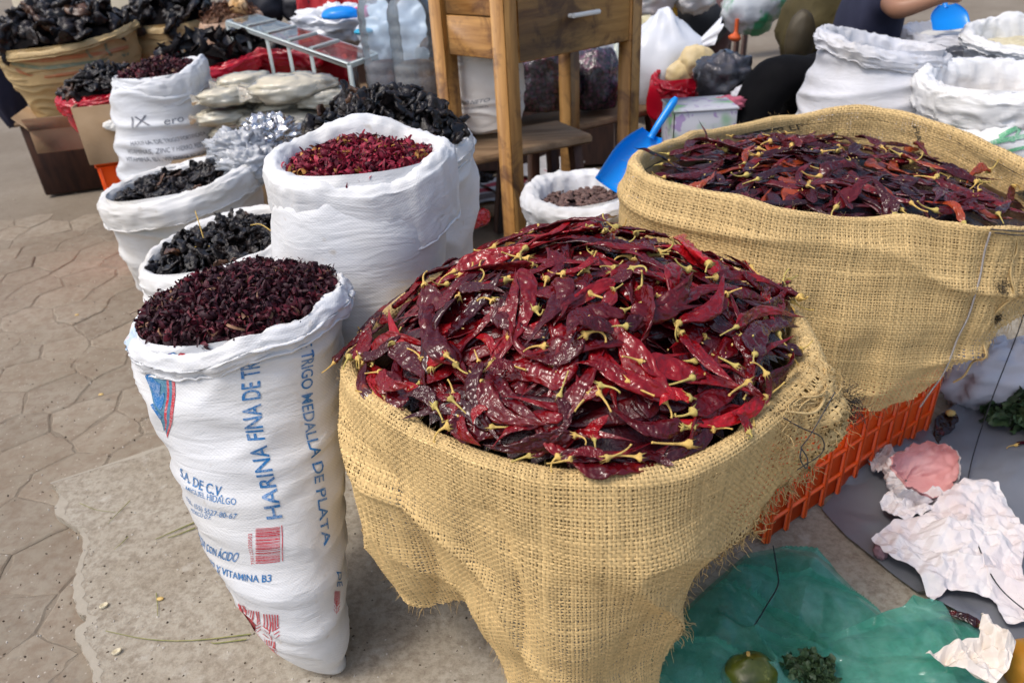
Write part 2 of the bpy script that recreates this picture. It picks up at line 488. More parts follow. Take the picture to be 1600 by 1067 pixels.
# ================================================================ sacks
def ellip(th, e):
    c, s = np.cos(th), np.sin(th)
    return np.sign(c) * np.abs(c) ** (2 / e), np.sign(s) * np.abs(s) ** (2 / e)
def ringpars(rings, nv):
    rows = []
    for r in rings:
        xl, yl, xr, yr, Y, asp = r[:6]
        L, R = on_y(xl, yl, Y), on_y(xr, yr, Y)
        a = (R - L) / 2
        hb = np.array([-a[1], a[0], 0]); hb *= asp * np.linalg.norm(a) / (np.linalg.norm(hb) + 1e-9)
        if len(r) > 6: hb = hb - a * r[6] * [1, 1, 0]
        rows.append(np.concatenate([(L + R) / 2, a, hb]))
    rows = np.array(rows)
    return cr(rows, nv)
class Sack: pass
def sack_body(rings, nv=70, nu=112, e=2.3, wr=.006, wsc=(5, 5, 16), seed=1, ground=None, fold=.0):
    Q = ringpars(rings, nv); th = np.linspace(0, 2 * np.pi, nu, endpoint=False)
    cx, sx = ellip(th, e)
    S = Q[:, None, 0:3] + cx[None, :, None] * Q[:, None, 3:6] + sx[None, :, None] * Q[:, None, 6:9]
    N = normals(S)
    out = S - Q[:, None, 0:3]
    N *= np.sign((N * out).sum(-1, keepdims=True) + 1e-9)
    w = np.array(wsc)
    d = wr * (1.3 * ridge(S * w, 1, seed) ** 2 - .5 + .8 * fbm(S * w, .6, 3, seed + 3))
    d += fold * fbm(S * np.array([9, 9, 1.6]), 1, 2, seed + 9)
    S = S + N * d[..., None]
    if ground is not None: S[..., 2] = np.maximum(S[..., 2], ground)
    R0 = np.linalg.norm(Q[:, 3:6], axis=1).mean() * (1 + 1) / 2
    u = th / (2 * np.pi) * 2 * np.pi * R0
    dv = np.concatenate([[0], np.cumsum(np.linalg.norm(np.diff(Q[:, 0:3], axis=0), axis=1))])
    uv = np.stack(np.broadcast_arrays(u[None, :], dv[:, None]), -1)
    return S, N, uv, Q
def addwrap(S, uv, R0):
    """repeat the first column so the texture does not run backwards in the last strip"""
    S2 = np.concatenate([S, S[:, :1]], 1)
    u2 = np.concatenate([uv, uv[:, :1] + np.array([2 * np.pi * R0, 0])], 1)
    return S2, u2
CUFF = [(-.034, -.16), (-.026, -.07), (-.018, -.022), (-.008, -.003), (.004, .005), (.016, .002), (.025, -.010), (.030, -.022), (.031, -.5), (.027, -.8), (.026, -1.0), (.021, -1.03), (.014, -.98)]
def cuff_grid(ring, hc, nu=128, e=2.2, wave=None, wr=.004, seed=3, prof=CUFF, k=1.0, nsub=44, fold=.006):
    """rolled-over sack mouth. wave: list of (degrees, dz) for the lip height; hc: drop of the fold outside"""
    C, a, b = ring[0:3], ring[3:6], ring[6:9]
    th = np.linspace(0, 2 * np.pi, nu, endpoint=False); cx, sx = ellip(th, e)
    base = cx[:, None] * a + sx[:, None] * b
    rl = np.linalg.norm(base[:, :2], axis=1)
    dz = np.zeros(nu)
    if wave:
        w = sorted(wave); ang = np.array([q[0] for q in w], float); val = np.array([q[1] for q in w], float)
        ang = np.concatenate([ang - 360, ang, ang + 360]); val = np.tile(val, 3)
        dz = np.interp(np.degrees(th), ang, val)
        for _ in range(6): dz = (np.roll(dz, 1) + 2 * dz + np.roll(dz, -1)) / 4
    pr = np.array([(x * k, z if i < 8 else 0., 0. if i < 8 else z) for i, (x, z) in enumerate(prof)])
    hcv = hc if np.ndim(hc) else np.full(nu, hc)
    pp = cr(pr, nsub)
    S = np.zeros((nsub, nu, 3))
    for j in range(nsub):
        zz = pp[j, 1] + pp[j, 2] * hcv
        S[j] = C + base * (1 + pp[j, 0] / rl)[:, None]
        S[j, :, 2] += zz + dz
    N = normals(S); ref = S - C; N *= np.sign((N[30] * ref[30]).sum()) or 1
    ang = np.stack([np.cos(th) * 3, np.sin(th) * 3], -1)
    A = np.concatenate([np.broadcast_to(ang[None], (nsub, nu, 2)), np.broadcast_to((np.arange(nsub) / 40.0)[:, None, None], (nsub, nu, 1))], -1)
    d = fold * fbm(A, 1.1, 3, seed) + wr * (ridge(A * np.array([1, 1, 4]), 1.6, seed + 5) ** 2 - .4)
    S = S + N * d[..., None]
    S[..., 2] += (.35 * fold * fbm(A * np.array([1, 1, .2]), .9, 2, seed + 8))
    R0 = rl.mean()
    v = np.concatenate([[0], np.cumsum(np.linalg.norm(np.diff(S.mean(1) * 0 + S[:, 0], axis=0), axis=1))])
    uv = np.stack(np.broadcast_arrays((th * R0)[None, :], v[:, None]), -1)
    return S, uv, R0
def make_sack(name, label, cat, rings, mat, cuff_h=.09, top=None, wave=None, group=None, e=2.3, wr=.006, wsc=(5, 5, 16), seed=1, ground=0.0,
              ce=2.2, cwr=.004, k=1.0, prof=CUFF, cuffmat=None, fold=0.0, cfold=.006, asp_top=None, base=None, hem=1.0):
    """rings from the ground up; the last ring is the mouth"""
    S, N, uv, Q = sack_body(rings, e=e, wr=wr, wsc=wsc, seed=seed, ground=ground, fold=fold)
    b0 = S[0].mean(0)
    root = thing(name, label, cat, (b0[0], b0[1], S[0][:, 2].min()), group)
    R0 = np.linalg.norm(Q[:, 3:6], axis=1).mean()
    S2, u2 = addwrap(S, uv, R0)
    nb = S2.shape[0]
    bot = np.vstack([S2.reshape(-1, 3), S[0].mean(0)])
    T = np.array([[i + 1, i, len(bot) - 1] for i in range(S2.shape[1] - 1)])
    mk('sack_cloth', bot, [gridF(*S2.shape[:2]), T], mat, root, uv=np.vstack([u2.reshape(-1, 2), [[0, 0]]]))
    ring = Q[-1]
    C, cuv, r0 = cuff_grid(ring, cuff_h, wave=wave, seed=seed + 2, e=ce, wr=cwr, k=k, prof=prof, fold=cfold)
    C2, cu2 = addwrap(C, cuv, r0)
    mk('rolled_cuff', C2, gridF(*C2.shape[:2]), cuffmat or mat, root, uv=cu2)
    jl = int(np.argmin(C[20:, :, 2].mean(1))) + 20; lp = C[jl] + (C[jl] - ring[0:3]) * [1, 1, 0] * .008; lp = np.vstack([lp, lp[:1]])
    if hem: mk('cuff_hem', *tubeVF(lp, .0026 * hem, 6), cuffmat or mat, root)
    s = Sack(); s.root, s.S, s.N, s.uv, s.Q, s.ring, s.e, s.C = root, S, N, uv, Q, ring, ce, C
    return s

# ---- contents
def heap_pt(ring, e, rho, th, depth, dome, seed=0, rough=.012, shift=(0, 0)):
    C, a, b = ring[0:3], ring[3:6], ring[6:9]
    cx, sx = ellip(th, e)
    P = C + (rho * cx)[..., None] * a + (rho * sx)[..., None] * b
    sh = 1 - ((rho * cx - shift[0]) ** 2 + (rho * sx - shift[1]) ** 2) / (1 + .5 * (abs(shift[0]) + abs(shift[1])))
    P[..., 2] += -depth + dome * np.clip(sh, 0, 1) ** .9
    Z = P.copy(); Z[..., 2] = 0
    P[..., 2] += rough * fbm(Z, 14, 3, seed)
    return P
def heap_base(name, sk, depth, dome, mat, label, cat, seed=0, rough=.012, fill=.97, shift=(0, 0)):
    nr, nt = 26, 72
    rho, th = np.meshgrid(np.linspace(0.001, fill, nr), np.linspace(0, 2 * np.pi, nt, endpoint=False), indexing='ij')
    P = heap_pt(sk.ring, sk.e, rho, th, depth, dome, seed, rough, shift)
    o = mk(name, P, gridF(nr, nt, True), mat, kind='stuff')
    return tag(o, label, cat)
def heap_samples(sk, n, depth, dome, seed=0, rough=.012, fill=.96, shift=(0, 0)):
    rho = np.sqrt(rng.random(n)) * fill; th = rng.random(n) * 2 * np.pi
    return heap_pt(sk.ring, sk.e, rho, th, depth, dome, seed, rough, shift)
# ================================================================ flat print that follows a sack's surface
def surf_index(S, px, py, N=None):
    """fractional (row, column) of the camera-facing surface point seen at a picture point"""
    X, Y = project(S)
    if N is None: N = normals(S)
    out = ((S - CAM) * N).sum(-1) < 0
    d = (X - px) ** 2 + (Y - py) ** 2 + np.where(out, 0, 1e7)
    j, i = np.unravel_index(np.argmin(d), d.shape)
    nv, nu = S.shape[:2]; fj, fi = float(j), float(i)
    for _ in range(4):
        j0 = int(np.clip(round(fj), 1, nv - 2)); i0 = int(round(fi)) % nu
        ip, im = (i0 + 1) % nu, (i0 - 1) % nu
        J = np.array([[(X[j0 + 1, i0] - X[j0 - 1, i0]) / 2, (X[j0, ip] - X[j0, im]) / 2], [(Y[j0 + 1, i0] - Y[j0 - 1, i0]) / 2, (Y[j0, ip] - Y[j0, im]) / 2]])
        e = np.array([px - X[j0, i0], py - Y[j0, i0]])
        try: s = np.linalg.solve(J, e)
        except np.linalg.LinAlgError: break
        s = np.clip(s, -1.5, 1.5); fj, fi = j0 + s[0], round(fi) + s[1]
        if abs(s).max() < .6: break
    return np.array([fj, fi])
def surf_eval(S, N, IJ, off):
    nv, nu = S.shape[:2]
    j = np.clip(IJ[..., 0], 0, nv - 1.001); i = IJ[..., 1]
    j0 = np.floor(j).astype(int); i0 = np.floor(i).astype(int); fj = (j - j0)[..., None]; fi = (i - i0)[..., None]
    a, b = i0 % nu, (i0 + 1) % nu
    f = lambda G: (G[j0, a] * (1 - fi) + G[j0, b] * fi) * (1 - fj) + (G[j0 + 1, a] * (1 - fi) + G[j0 + 1, b] * fi) * fj
    return f(S) + f(N) * off
def text_mesh(body, bold=False):
    cu = bpy.data.curves.new('lettering', 'FONT'); cu.body = body; cu.resolution_u = 3
    if bold: cu.offset = .012
    o = bpy.data.objects.new('lettering', cu); COL.objects.link(o)
    dg = bpy.context.evaluated_depsgraph_get(); dg.update()
    me = bpy.data.meshes.new_from_object(o.evaluated_get(dg))
    import bmesh
    bm = bmesh.new(); bm.from_mesh(me); bmesh.ops.triangulate(bm, faces=bm.faces[:])
    bm.verts.index_update()
    V = np.array([v.co[:] for v in bm.verts]); F = np.array([[v.index for v in f.verts] for f in bm.faces])
    bm.free(); bpy.data.meshes.remove(me); bpy.data.objects.remove(o); bpy.data.curves.remove(cu)
    return V, F
def split_tris(V, F, mx):
    """subdivide until the edges are shorter than mx (text units)"""
    for _ in range(4):
        e = np.linalg.norm(V[F] - V[np.roll(F, -1, 1)], axis=2)
        if e.max() < mx: break
        big = e.max(1) >= mx; keep = F[~big]; Fb = F[big]; k = e[big].argmax(1)
        r = np.arange(len(Fb)); a, b, c = Fb[r, k], Fb[r, (k + 1) % 3], Fb[r, (k + 2) % 3]
        mid = (V[a] + V[b]) / 2; mi = np.arange(len(Fb)) + len(V); V = np.vstack([V, mid])
        F = np.vstack([keep, np.stack([a, mi, c], 1), np.stack([mi, b, c], 1)])
    return V, F
def print_text(sk, body, p0, p1, p2, mat, name='lettering', off=.0012, bold=False, S=None, N=None, at=(0., 1.)):
    """baseline runs from picture point p0 to p1, the capitals' tops at the start lie at p2"""
    S = sk.S if S is None else S; N = sk.N if N is None else N
    V, F = text_mesh(body, bold); V, F = split_tris(V, F, .22); V, F = split_tris(V, F, .22)
    I0, I1, I2 = (surf_index(S, *p, N) for p in (p0, p1, p2))
    x0, x1 = V[:, 0].min(), V[:, 0].max()
    s = ((V[:, 0] - x0) / (x1 - x0) - at[0]) / (at[1] - at[0]); h = V[:, 1] / .70
    IJ = I0 + s[:, None] * (I1 - I0) + h[:, None] * (I2 - I0)
    return mk(name, surf_eval(S, N, IJ, off), F, mat, sk.root, smooth=True)
def print_patch(sk, A, B, mat, name='print', n=16, m=6, off=.001, S=None, N=None):
    """a printed field between two picture polylines"""
    S = sk.S if S is None else S; N = sk.N if N is None else N
    IA = cr(np.array([surf_index(S, *p, N) for p in A]), n); IB = cr(np.array([surf_index(S, *p, N) for p in B]), n)
    t = np.linspace(0, 1, m)[:, None, None]
    IJ = IA[None] * (1 - t) + IB[None] * t
    return mk(name, surf_eval(S, N, IJ, off), gridF(m, n), mat, sk.root)
def ink(name, c, fade=.25, under=(.78, .78, .78)):
    m = Mt(name, .5, .35); uv = m.coord('Object')
    m.P(Base_Color=m.mix(m.ramp(m.math('ADD', m.math('MULTIPLY', m.noise(uv, 260, 2, .7), .6), m.math('MULTIPLY', m.noise(uv, 26, 3, .6), .4)), (.46, 0.), (.72, min(1, fade * 2.2))), c, under))
    return m.m
INK_BLUE = ink('blue_ink', (.012, .16, .42)); INK_RED = ink('red_ink', (.55, .03, .045)); INK_GREY = ink('grey_ink', (.10, .11, .14))
INK_TEAL = ink('teal_blue_ink', (.06, .20, .30), .3, (.3, .45, .55)); INK_PALE = ink('show_through_blue', (.50, .63, .76), .3)
INK_PINK = ink('show_through_pink', (.74, .58, .60), .3); INK_GREEN = ink('green_ink', (.12, .42, .22), .4)

# ================================================================ jute cloth woven thread by thread
m = Mt('jute_fibre', .88, .2); v = m.coord()
c = m.mix(m.ramp(m.noise(v, 260, 3, .7), (.25, .55), (.7, 0.)), m.col(), (.42, .28, .115))
c = m.mix(m.ramp(m.noise(v, 7, 3), (.5, 0.), (.85, .35)), c, (.36, .23, .09))
m.P(Base_Color=c)
m.bump(m.noise(m.map(v, (1, 1, 1)), 700, 2), .5, .001)
MAT['jute'] = m.m
MAT['char'] = basic('scorched_fibre', (.02, .018, .016), (.07, .055, .04), .95, 80)
def weave(P, N, mask, hw=.36, h=.0014, base=(.74, .53, .245), slack=None, seed=0):
    """P: grid of thread crossings (rows, columns). Ribbons with a raised middle go over and under in turn."""
    nv, nu = P.shape[:2]
    du = np.roll(P, -1, 1) - np.roll(P, 1, 1); lu = np.linalg.norm(du, axis=-1, keepdims=True) + 1e-9; du = du / lu; lu = lu / 2
    dv = np.gradient(P, axis=0); lv = np.linalg.norm(dv, axis=-1, keepdims=True) + 1e-9; dv = dv / lv
    jj, ii = np.meshgrid(np.arange(nv), np.arange(nu), indexing='ij')
    sg = (1 - 2 * ((ii + jj) & 1))[..., None].astype(float)
    r = np.random.default_rng(seed)
    def drift(n_thread, n_along, amp):
        a = r.normal(0, 1, (n_along // 9 + 4, n_thread))
        t = np.linspace(0, a.shape[0] - 2, n_along); k = t.astype(int); f = (t - k)[:, None]; f = f * f * (3 - 2 * f)
        return (a[k] * (1 - f) + a[k + 1] * f) * amp
    jw = drift(nu, nv, .10)[..., None] * lu; jf = drift(nv, nu, .10).T[..., None] * lv
    if slack is not None:
        jw = jw * (1 + slack[..., None] * 4); jf = jf * (1 + slack[..., None] * 4)
    ww = (1 + .16 * r.normal(size=(1, nu, 1)) + drift(nu, nv, .10)[..., None]) * hw
    wf = (1 + .16 * r.normal(size=(nv, 1, 1)) + drift(nv, nu, .10).T[..., None]) * hw
    base = np.array(base)
    tw = np.clip(1 + .08 * r.normal(size=(1, nu)) + drift(nu, nv, .09), .6, 1.45); tf = np.clip(1 + .08 * r.normal(size=(nv, 1)) + drift(nv, nu, .09).T, .6, 1.45)
    Vs, Fs, Cs, off = [], [], [], 0
    for (ax, D, l, j, w, s, tone) in ((0, du, lu, jw, ww, sg, tw), (1, dv, lv, jf, wf, -sg, tf)):
        Cn = P + N * (h * s) + D * j
        W = D * (l * w)
        V = np.stack([Cn - W - N * .0006, Cn + N * .0006, Cn + W - N * .0006], 2)      # nv,nu,3,3
        idx = (jj * nu + ii) * 3
        if ax == 0:
            a = idx[:-1]; b = idx[1:]; ok = mask[:-1] & mask[1:]
        else:
            a = idx; b = np.roll(idx, -1, 1); ok = mask & np.roll(mask, -1, 1)
        a, b = a[ok], b[ok]
        F = np.concatenate([np.stack([a, a + 1, b + 1, b], 1), np.stack([a + 1, a + 2, b + 2, b + 1], 1)])
        Vs.append(V.reshape(-1, 3)); Fs.append(F + off); off += nv * nu * 3
        Cs.append(np.repeat((base[None, None] * tone[..., None]).reshape(-1, 3), 3, 0))
    V = np.vstack(Vs); F = np.vstack(Fs); Cc = np.vstack(Cs)
    used = np.zeros(len(V), bool); used[F.ravel()] = True
    remap = np.cumsum(used) - 1
    return V[used], remap[F], Cc[used]
def hairs(P, D, n_seg, r0, lens, curl, drop, base=(.60, .42, .19), seed=0, tri=True):
    """loose fibres: one thin three-sided strand per start point P, direction D"""
    r = np.random.default_rng(seed); n = len(P)
    pts = [P]; d = D / (np.linalg.norm(D, axis=1, keepdims=True) + 1e-9)
    for k in range(n_seg):
        d = d + r.normal(0, curl, (n, 3)); d[:, 2] -= drop; d /= np.linalg.norm(d, axis=1, keepdims=True)
        pts.append(pts[-1] + d * (lens / n_seg)[:, None])
    A = np.stack(pts, 1)                                   # n, k+1, 3
    T = np.gradient(A, axis=1); ref = r.normal(size=(n, 1, 3))
    X = np.cross(T, ref); X /= np.linalg.norm(X, axis=-1, keepdims=True) + 1e-9
    Y = np.cross(T, X); Y /= np.linalg.norm(Y, axis=-1, keepdims=True) + 1e-9
    rr = r0[:, None] * np.linspace(1, .45, n_seg + 1)[None]
    V = np.stack([A + rr[..., None] * (math.cos(q) * X + math.sin(q) * Y) for q in (0, 2.094, 4.189)], 2)   # n,k+1,3,3
    one = gridF(n_seg + 1, 3, True)
    F = (one[None] + (np.arange(n) * (n_seg + 1) * 3)[:, None, None]).reshape(-1, 4)
    tone = np.clip(1 + .2 * r.normal(size=n), .5, 1.5)
    Cc = np.repeat(np.array(base)[None] * tone[:, None], (n_seg + 1) * 3, 0)
    return V.reshape(-1, 3), F, Cc
def cat(parts):
    Vs, Fs, Cs, o = [], [], [], 0
    for V, F, C in parts:
        Vs.append(V); Fs.append(F + o); Cs.append(C); o += len(V)
    return np.vstack(Vs), np.vstack(Fs), np.vstack(Cs)
def interp_ang(deg, table):
    w = sorted(table); a = np.array([q[0] for q in w], float); v = np.array([q[1:] for q in w], float)
    a3 = np.concatenate([a - 360, a, a + 360]); v3 = np.vstack([v, v, v])
    r = np.stack([np.interp(deg, a3, v3[:, k]) for k in range(v.shape[1])], -1)
    return r
def smooth_c(x, k):
    for _ in range(k): x = (np.roll(x, 1, 0) + 2 * x + np.roll(x, -1, 0)) / 4
    return x

# ---------------------------------------------------------------- the big front sack
FC = np.array([.12, 1.22]); FZ = .75
rim_px = [(524, 575), (548, 606), (592, 643), (655, 683), (740, 716), (830, 739), (920, 749), (1000, 747), (1080, 731), (1145, 705), (1200, 660), (1245, 600), (1272, 545)]
rt = []
for x, y in rim_px:
    q = on_z(x, y, FZ)[:2] - FC
    rt.append((math.degrees(math.atan2(q[1], q[0])) % 360, math.hypot(*q)))
rt += [(25, .49), (50, .47), (75, .455), (100, .45), (130, .44), (155, .43)]
def front_rim(deg):
    dd = np.arange(0, 360, 1.0)
    tab = smooth_c(interp_ang(dd, rt), 40)[:, 0]
    return np.interp(np.asarray(deg) % 360, np.append(dd, 360), np.append(tab, tab[0]))
NU = 424; PIT = .0064
th = np.linspace(0, 2 * np.pi, NU, endpoint=False); deg = np.degrees(th)
rr = front_rim(deg)
hem_z = smooth_c(interp_ang(deg, [(0, .50), (60, .45), (120, .42), (160, .36), (185, .28), (200, .25), (212, .245), (222, .29), (232, .23), (243, .13), (254, .05), (268, .04), (280, .07), (286, .12), (294, .24), (302, .33), (312, .42), (322, .50), (335, .54)]), 3)[:, 0]
tmax = FZ - hem_z.min() + .06
tt = np.arange(-.16, tmax, PIT); NVF = len(tt)
t2, th2 = np.meshgrid(tt, th, indexing='ij'); r2 = np.broadcast_to(rr, t2.shape); deg2 = np.degrees(th2)
RB = .020
arc = RB * np.pi / 2
phi = np.clip(t2 / RB, -np.pi / 2, np.pi / 2)                 # over the rolled rim
rad = np.where(t2 < -arc, r2 - 2 * RB, np.where(t2 > arc, r2, r2 - RB + RB * np.sin(phi)))
zz = np.where(t2 < -arc, FZ - RB + (t2 + arc), np.where(t2 > arc, FZ - RB - (t2 - arc), FZ - RB + RB * np.cos(phi)))
q = np.clip((t2 - arc) / .6, 0, 1.3)
lean = interp_ang(deg2.ravel(), [(0, .03), (45, .0), (135, .0), (180, -.015), (205, -.015), (225, -.075), (236, -.085), (250, -.03), (268, .0), (278, -.01), (290, -.07), (300, -.14), (315, -.14), (335, -.02)])[:, 0].reshape(t2.shape)
lean = np.apply_along_axis(lambda a: smooth_c(a, 30), 1, lean)
rad = rad + lean * q * 1.25 + .020 * np.sin(np.pi * np.clip(q * 1.3, 0, 1))
fold = .016 * np.sin(th2 * 7 + 1.2 + 2.0 * q) + .010 * np.sin(th2 * 13 + .4 - 3 * q)
rad = rad + fold * sstep(.05, .8, q)
def gauss(d, c, w): return np.exp(-(((d - c + 180) % 360 - 180) / w) ** 2)
knot = gauss(deg2, 334, 13) * np.exp(-((t2 - .10) / .09) ** 2)
rad = rad + .058 * knot + .030 * gauss(deg2, 352, 16) * np.exp(-((t2 - .16) / .10) ** 2)
PT = np.stack([FC[0] + rad * np.cos(th2), FC[1] + rad * np.sin(th2), zz], -1)
PT[..., 2] += .010 * fbm(np.stack([np.cos(th2) * 2.2, np.sin(th2) * 2.2, th2 * 0], -1), 1, 2, 4) * np.clip(1 - np.abs(t2) / .3, 0, 1)
NN = normals(PT); NN *= np.sign((NN[NVF // 2] * np.stack([np.cos(th), np.sin(th), 0 * th], -1)).sum())
dsp = .009 * fbm(PT, 5, 3, 2) + .022 * knot * fbm(PT, 24, 3, 8) + (.020 * ridge(PT * np.array([2.2, 2.2, 3.6]) + PT[..., ::-1] * 1.2, 1, 31) ** 3 - .010 * ridge(PT * np.array([3, 3, 1.4]), 1.1, 37) ** 4) * sstep(.03, .16, t2)
PT = PT + NN * dsp[..., None]; NN = normals(PT) * np.sign((NN * normals(PT)).sum(-1, keepdims=True))
hz = hem_z + .008 * pn(np.stack([deg / 6, deg * 0, deg * 0], -1), 1, 3)
mask = zz > hz[None] + rng.random(NU)[None] * .004
slack = np.clip(gauss(deg2, 310, 9) * sstep(.08, .3, t2) * 1.2 + .8 * knot, 0, 1)
frsack = thing('chili_sack', 'large jute sack in the foreground heaped high with glossy dark red chilies', 'sack', (FC[0] + .05, FC[1] + .1, 0.01))
V, F, Cc = weave(PT, NN, mask, slack=slack, seed=5)
tag(mk('woven_jute_cloth', V, F, MAT['jute'], frsack, col=Cc), kind='stuff')
def fpt(dg, t, out=0.0):
    i = int(round((dg % 360) / 360 * NU)) % NU; j = int(np.clip((t + .16) / PIT, 0, NVF - 1))
    return PT[j, i] + NN[j, i] * out
# frayed hem and rim fuzz
jj = np.array([np.max(np.where(mask[:, i])[0]) for i in range(NU)])
hp = PT[jj, np.arange(NU)]; hn = NN[jj, np.arange(NU)]
sel = np.where((deg > 170) & (deg < 340))[0]
big = np.where((deg > 296) & (deg < 338))[0]
k1 = rng.choice(sel, 260); k2 = rng.choice(big, 420); cl = .5 + .5 * pn(np.stack([k2 / 6., k2 * 0., k2 * 0.], -1), 1, 77)
parts = [hairs(hp[k1] + [0, 0, .006], hn[k1] * .3 + rng.normal(0, .5, (260, 3)) + [0, 0, -1], 5, np.full(260, .0006), rng.uniform(.01, .035, 260), .25, .15, seed=1),
         hairs(hp[k2] + rng.normal(0, .006, (420, 3)), hn[k2] * .5 + rng.normal(0, .6, (420, 3)) + [0, 0, -.9], 7, rng.uniform(.0006, .0013, 420), rng.uniform(.006, .042, 420) * np.clip(.25 + 1.5 * cl, .15, 1.6), .4, .12, base=(.68, .49, .23), seed=2)]
jr = rng.integers(10, NVF - 10, 9000); ir = rng.integers(0, NU, 9000)
okh = mask[jr, ir] & (rng.random(9000) < np.where(np.abs(tt[jr]) < .05, 1, .35)); jr, ir = jr[okh], ir[okh]
parts.append(hairs(PT[jr, ir], NN[jr, ir] * .7 + rng.normal(0, .8, (len(jr), 3)), 4, np.full(len(jr), .00022), rng.uniform(.006, .02, len(jr)), .35, .02, base=(.66, .48, .24), seed=3))
nk = 380; ku = rng.uniform(316, 348, nk); tu = rng.uniform(-.01, .13, nk); Pk = np.array([fpt(a_, b_, .004) for a_, b_ in zip(ku, tu)])
parts.append(hairs(Pk, np.stack([np.cos(np.radians(ku)), np.sin(np.radians(ku)), 0 * ku], 1) * .6 + rng.normal(0, .8, (nk, 3)), 6, rng.uniform(.0003, .0008, nk), rng.uniform(.010, .034, nk), .35, .12, seed=4))
V, F, Cc = cat(parts)
tag(mk('loose_fibres', V, F, MAT['jute'], frsack, col=Cc), kind='stuff')
# the sack body under the turned-down skirt
nz = 40; za = np.linspace(0.012, .72, nz); cxb = np.interp(za, [0, .72], [.22, FC[0]]); cyb = np.interp(za, [0, .72], [1.43, FC[1]])
rb = np.interp(za, [0, .1, .4, .60, .72], [.20, .25, .30, .375, .395])
tb = np.linspace(0, 2 * np.pi, 90, endpoint=False)
B = np.stack([cxb[:, None] + rb[:, None] * np.cos(tb), cyb[:, None] + rb[:, None] * np.sin(tb), np.broadcast_to(za[:, None], (nz, 90))], -1)
B = B + normals(B) * (.012 * fbm(B, 6, 3, 5))[..., None]
B[..., 2] = np.maximum(B[..., 2], .012)
m = Mt('jute_cloth_plain', .92, .2); v = m.coord()
wv = m.math('MULTIPLY', m.math('SINE', m.math('MULTIPLY', m.n('SeparateXYZ', {0: v}).outputs[2], 520)), m.noise(v, 300, 2))
m.P(Base_Color=m.mix(m.noise(v, 60, 4), (.30, .20, .085), (.46, .32, .14))); m.bump(wv, .6, .002)
MAT['jute_plain'] = m.m
mk('inner_sack', B, gridF(nz, 90, True), MAT['jute_plain'], frsack)
# twisted jute bunch on the right lip, with dark ties
def rope(path, r, n=6, turns=9, strands=3, seed=0):
    P = cr(np.array(path), 60); mb = MB(); T = np.gradient(P, axis=0); T /= np.linalg.norm(T, axis=1)[:, None]
    X = np.cross(T, [0, 0, 1]); X /= np.linalg.norm(X, axis=1)[:, None] + 1e-9; Y = np.cross(T, X)
    for s in range(strands):
        a = np.linspace(0, turns * 2 * np.pi, 60) + s * 2 * np.pi / strands
        mb.tube(P + r * .62 * np.sin(np.linspace(.25, 2.9, 60))[:, None] * (np.cos(a)[:, None] * X + np.sin(a)[:, None] * Y), r * .48 * np.sin(np.linspace(.2, 2.95, 60)) ** .6, n)
    return mb
MAT['twine'] = basic('jute_twine', (.50, .35, .15), (.62, .45, .21), .9, 90, bump=.5, bsc=300)
MAT['dark_twine'] = basic('black_twine', (.02, .022, .028), (.05, .05, .06), .7, 60)
mb = MB()
for q in range(5):
    o_ = rng.normal(0, .006, (5, 3)); P = [fpt(dg_ + rng.normal(0, 1.5), t_ + rng.normal(0, .008), .004 + .004 * rng.random()) for dg_, t_ in ((316, .02), (324, .03), (333, .04), (342, .06), (350, .10))]
    mb.tube(cr(np.array(P) + o_, 40), rng.uniform(.0012, .0032) * np.sin(np.linspace(.25, 2.9, 40)) ** .5, 6)
mb.obj('twisted_strands', MAT['twine'], frsack)
mb = MB()
mb.tube(cr(np.array([fpt(316, .02, .012), fpt(321, .05, .016), fpt(326, .085, .02), fpt(327, .12, .016), fpt(325, .15, .014)]), 30), .0010, 6)
mb.tube(cr(np.array([fpt(330, .03, .03), fpt(325, .06, .026), fpt(321, .085, .02)]), 20), .0009, 6)
mb.tube(cr(np.array([fpt(322, .095, .018), fpt(323.5, .11, .024), fpt(323, .128, .026), fpt(321.6, .112, .022), fpt(322, .095, .018)]), 26), .0011, 6)
mb.obj('tie_string', MAT['dark_twine'], frsack)
kb = np.array([fpt(346, .13, .006)] * 700) + rng.normal(0, .016, (700, 3)) * [1, 1, .8]
V, F, Cc = hairs(kb, rng.normal(size=(700, 3)), 5, np.full(700, .0007), rng.uniform(.012, .035, 700), .5, .05, seed=9)
tag(mk('scorched_frays', V, F, MAT['char'], frsack), kind='stuff')

# ================================================================ dried chilies
m = Mt('dried_chili_skin', .22, .5); v = m.coord(); oc = m.n('ObjectInfo').outputs['Color']
n1 = m.noise(v, 30, 4, .6, .8); n3 = m.noise(v, 13, 2)
wk = m.n('TexNoise', {'Vector': m.map(v, (.7, 1.7, 1.7)), 'Scale': 44, 'Detail': 2, 'Roughness': .45, 'Distortion': 1.4}, noise_type='RIDGED_MULTIFRACTAL').outputs[0]
c = m.mix(m.ramp(n1, (.30, .4), (.55, 0.)), oc, (.020, .003, .005))
c = m.mix(m.ramp(n3, (.58, 0.), (.76, .5)), c, (.36, .014, .012))
c = m.mix(m.ramp(m.noise(v, 21, 3, .6), (.68, 0.), (.76, .55)), c, (.42, .07, .012))
m.P(Base_Color=c, Roughness=m.ramp(n1, (.3, .12), (.75, .22)))
m.bump(m.math('ADD', m.math('MULTIPLY', wk, -.35), m.math('MULTIPLY', n1, .5)), .7, .0055)
MAT['chili'] = m.m
m = Mt('chili_stem', .75, .3); v = m.coord(); k = m.rand()
c = m.mix(m.ramp(k, (.35, 0.), (.75, 1.)), (.70, .46, .13), (.52, .42, .12))
m.P(Base_Color=m.mix(m.ramp(m.noise(v, 150, 3), (.4, 0.), (.7, .6)), c, (.36, .22, .07))); m.bump(m.noise(v, 400, 2), .3, .001)
MAT['stem'] = m.m
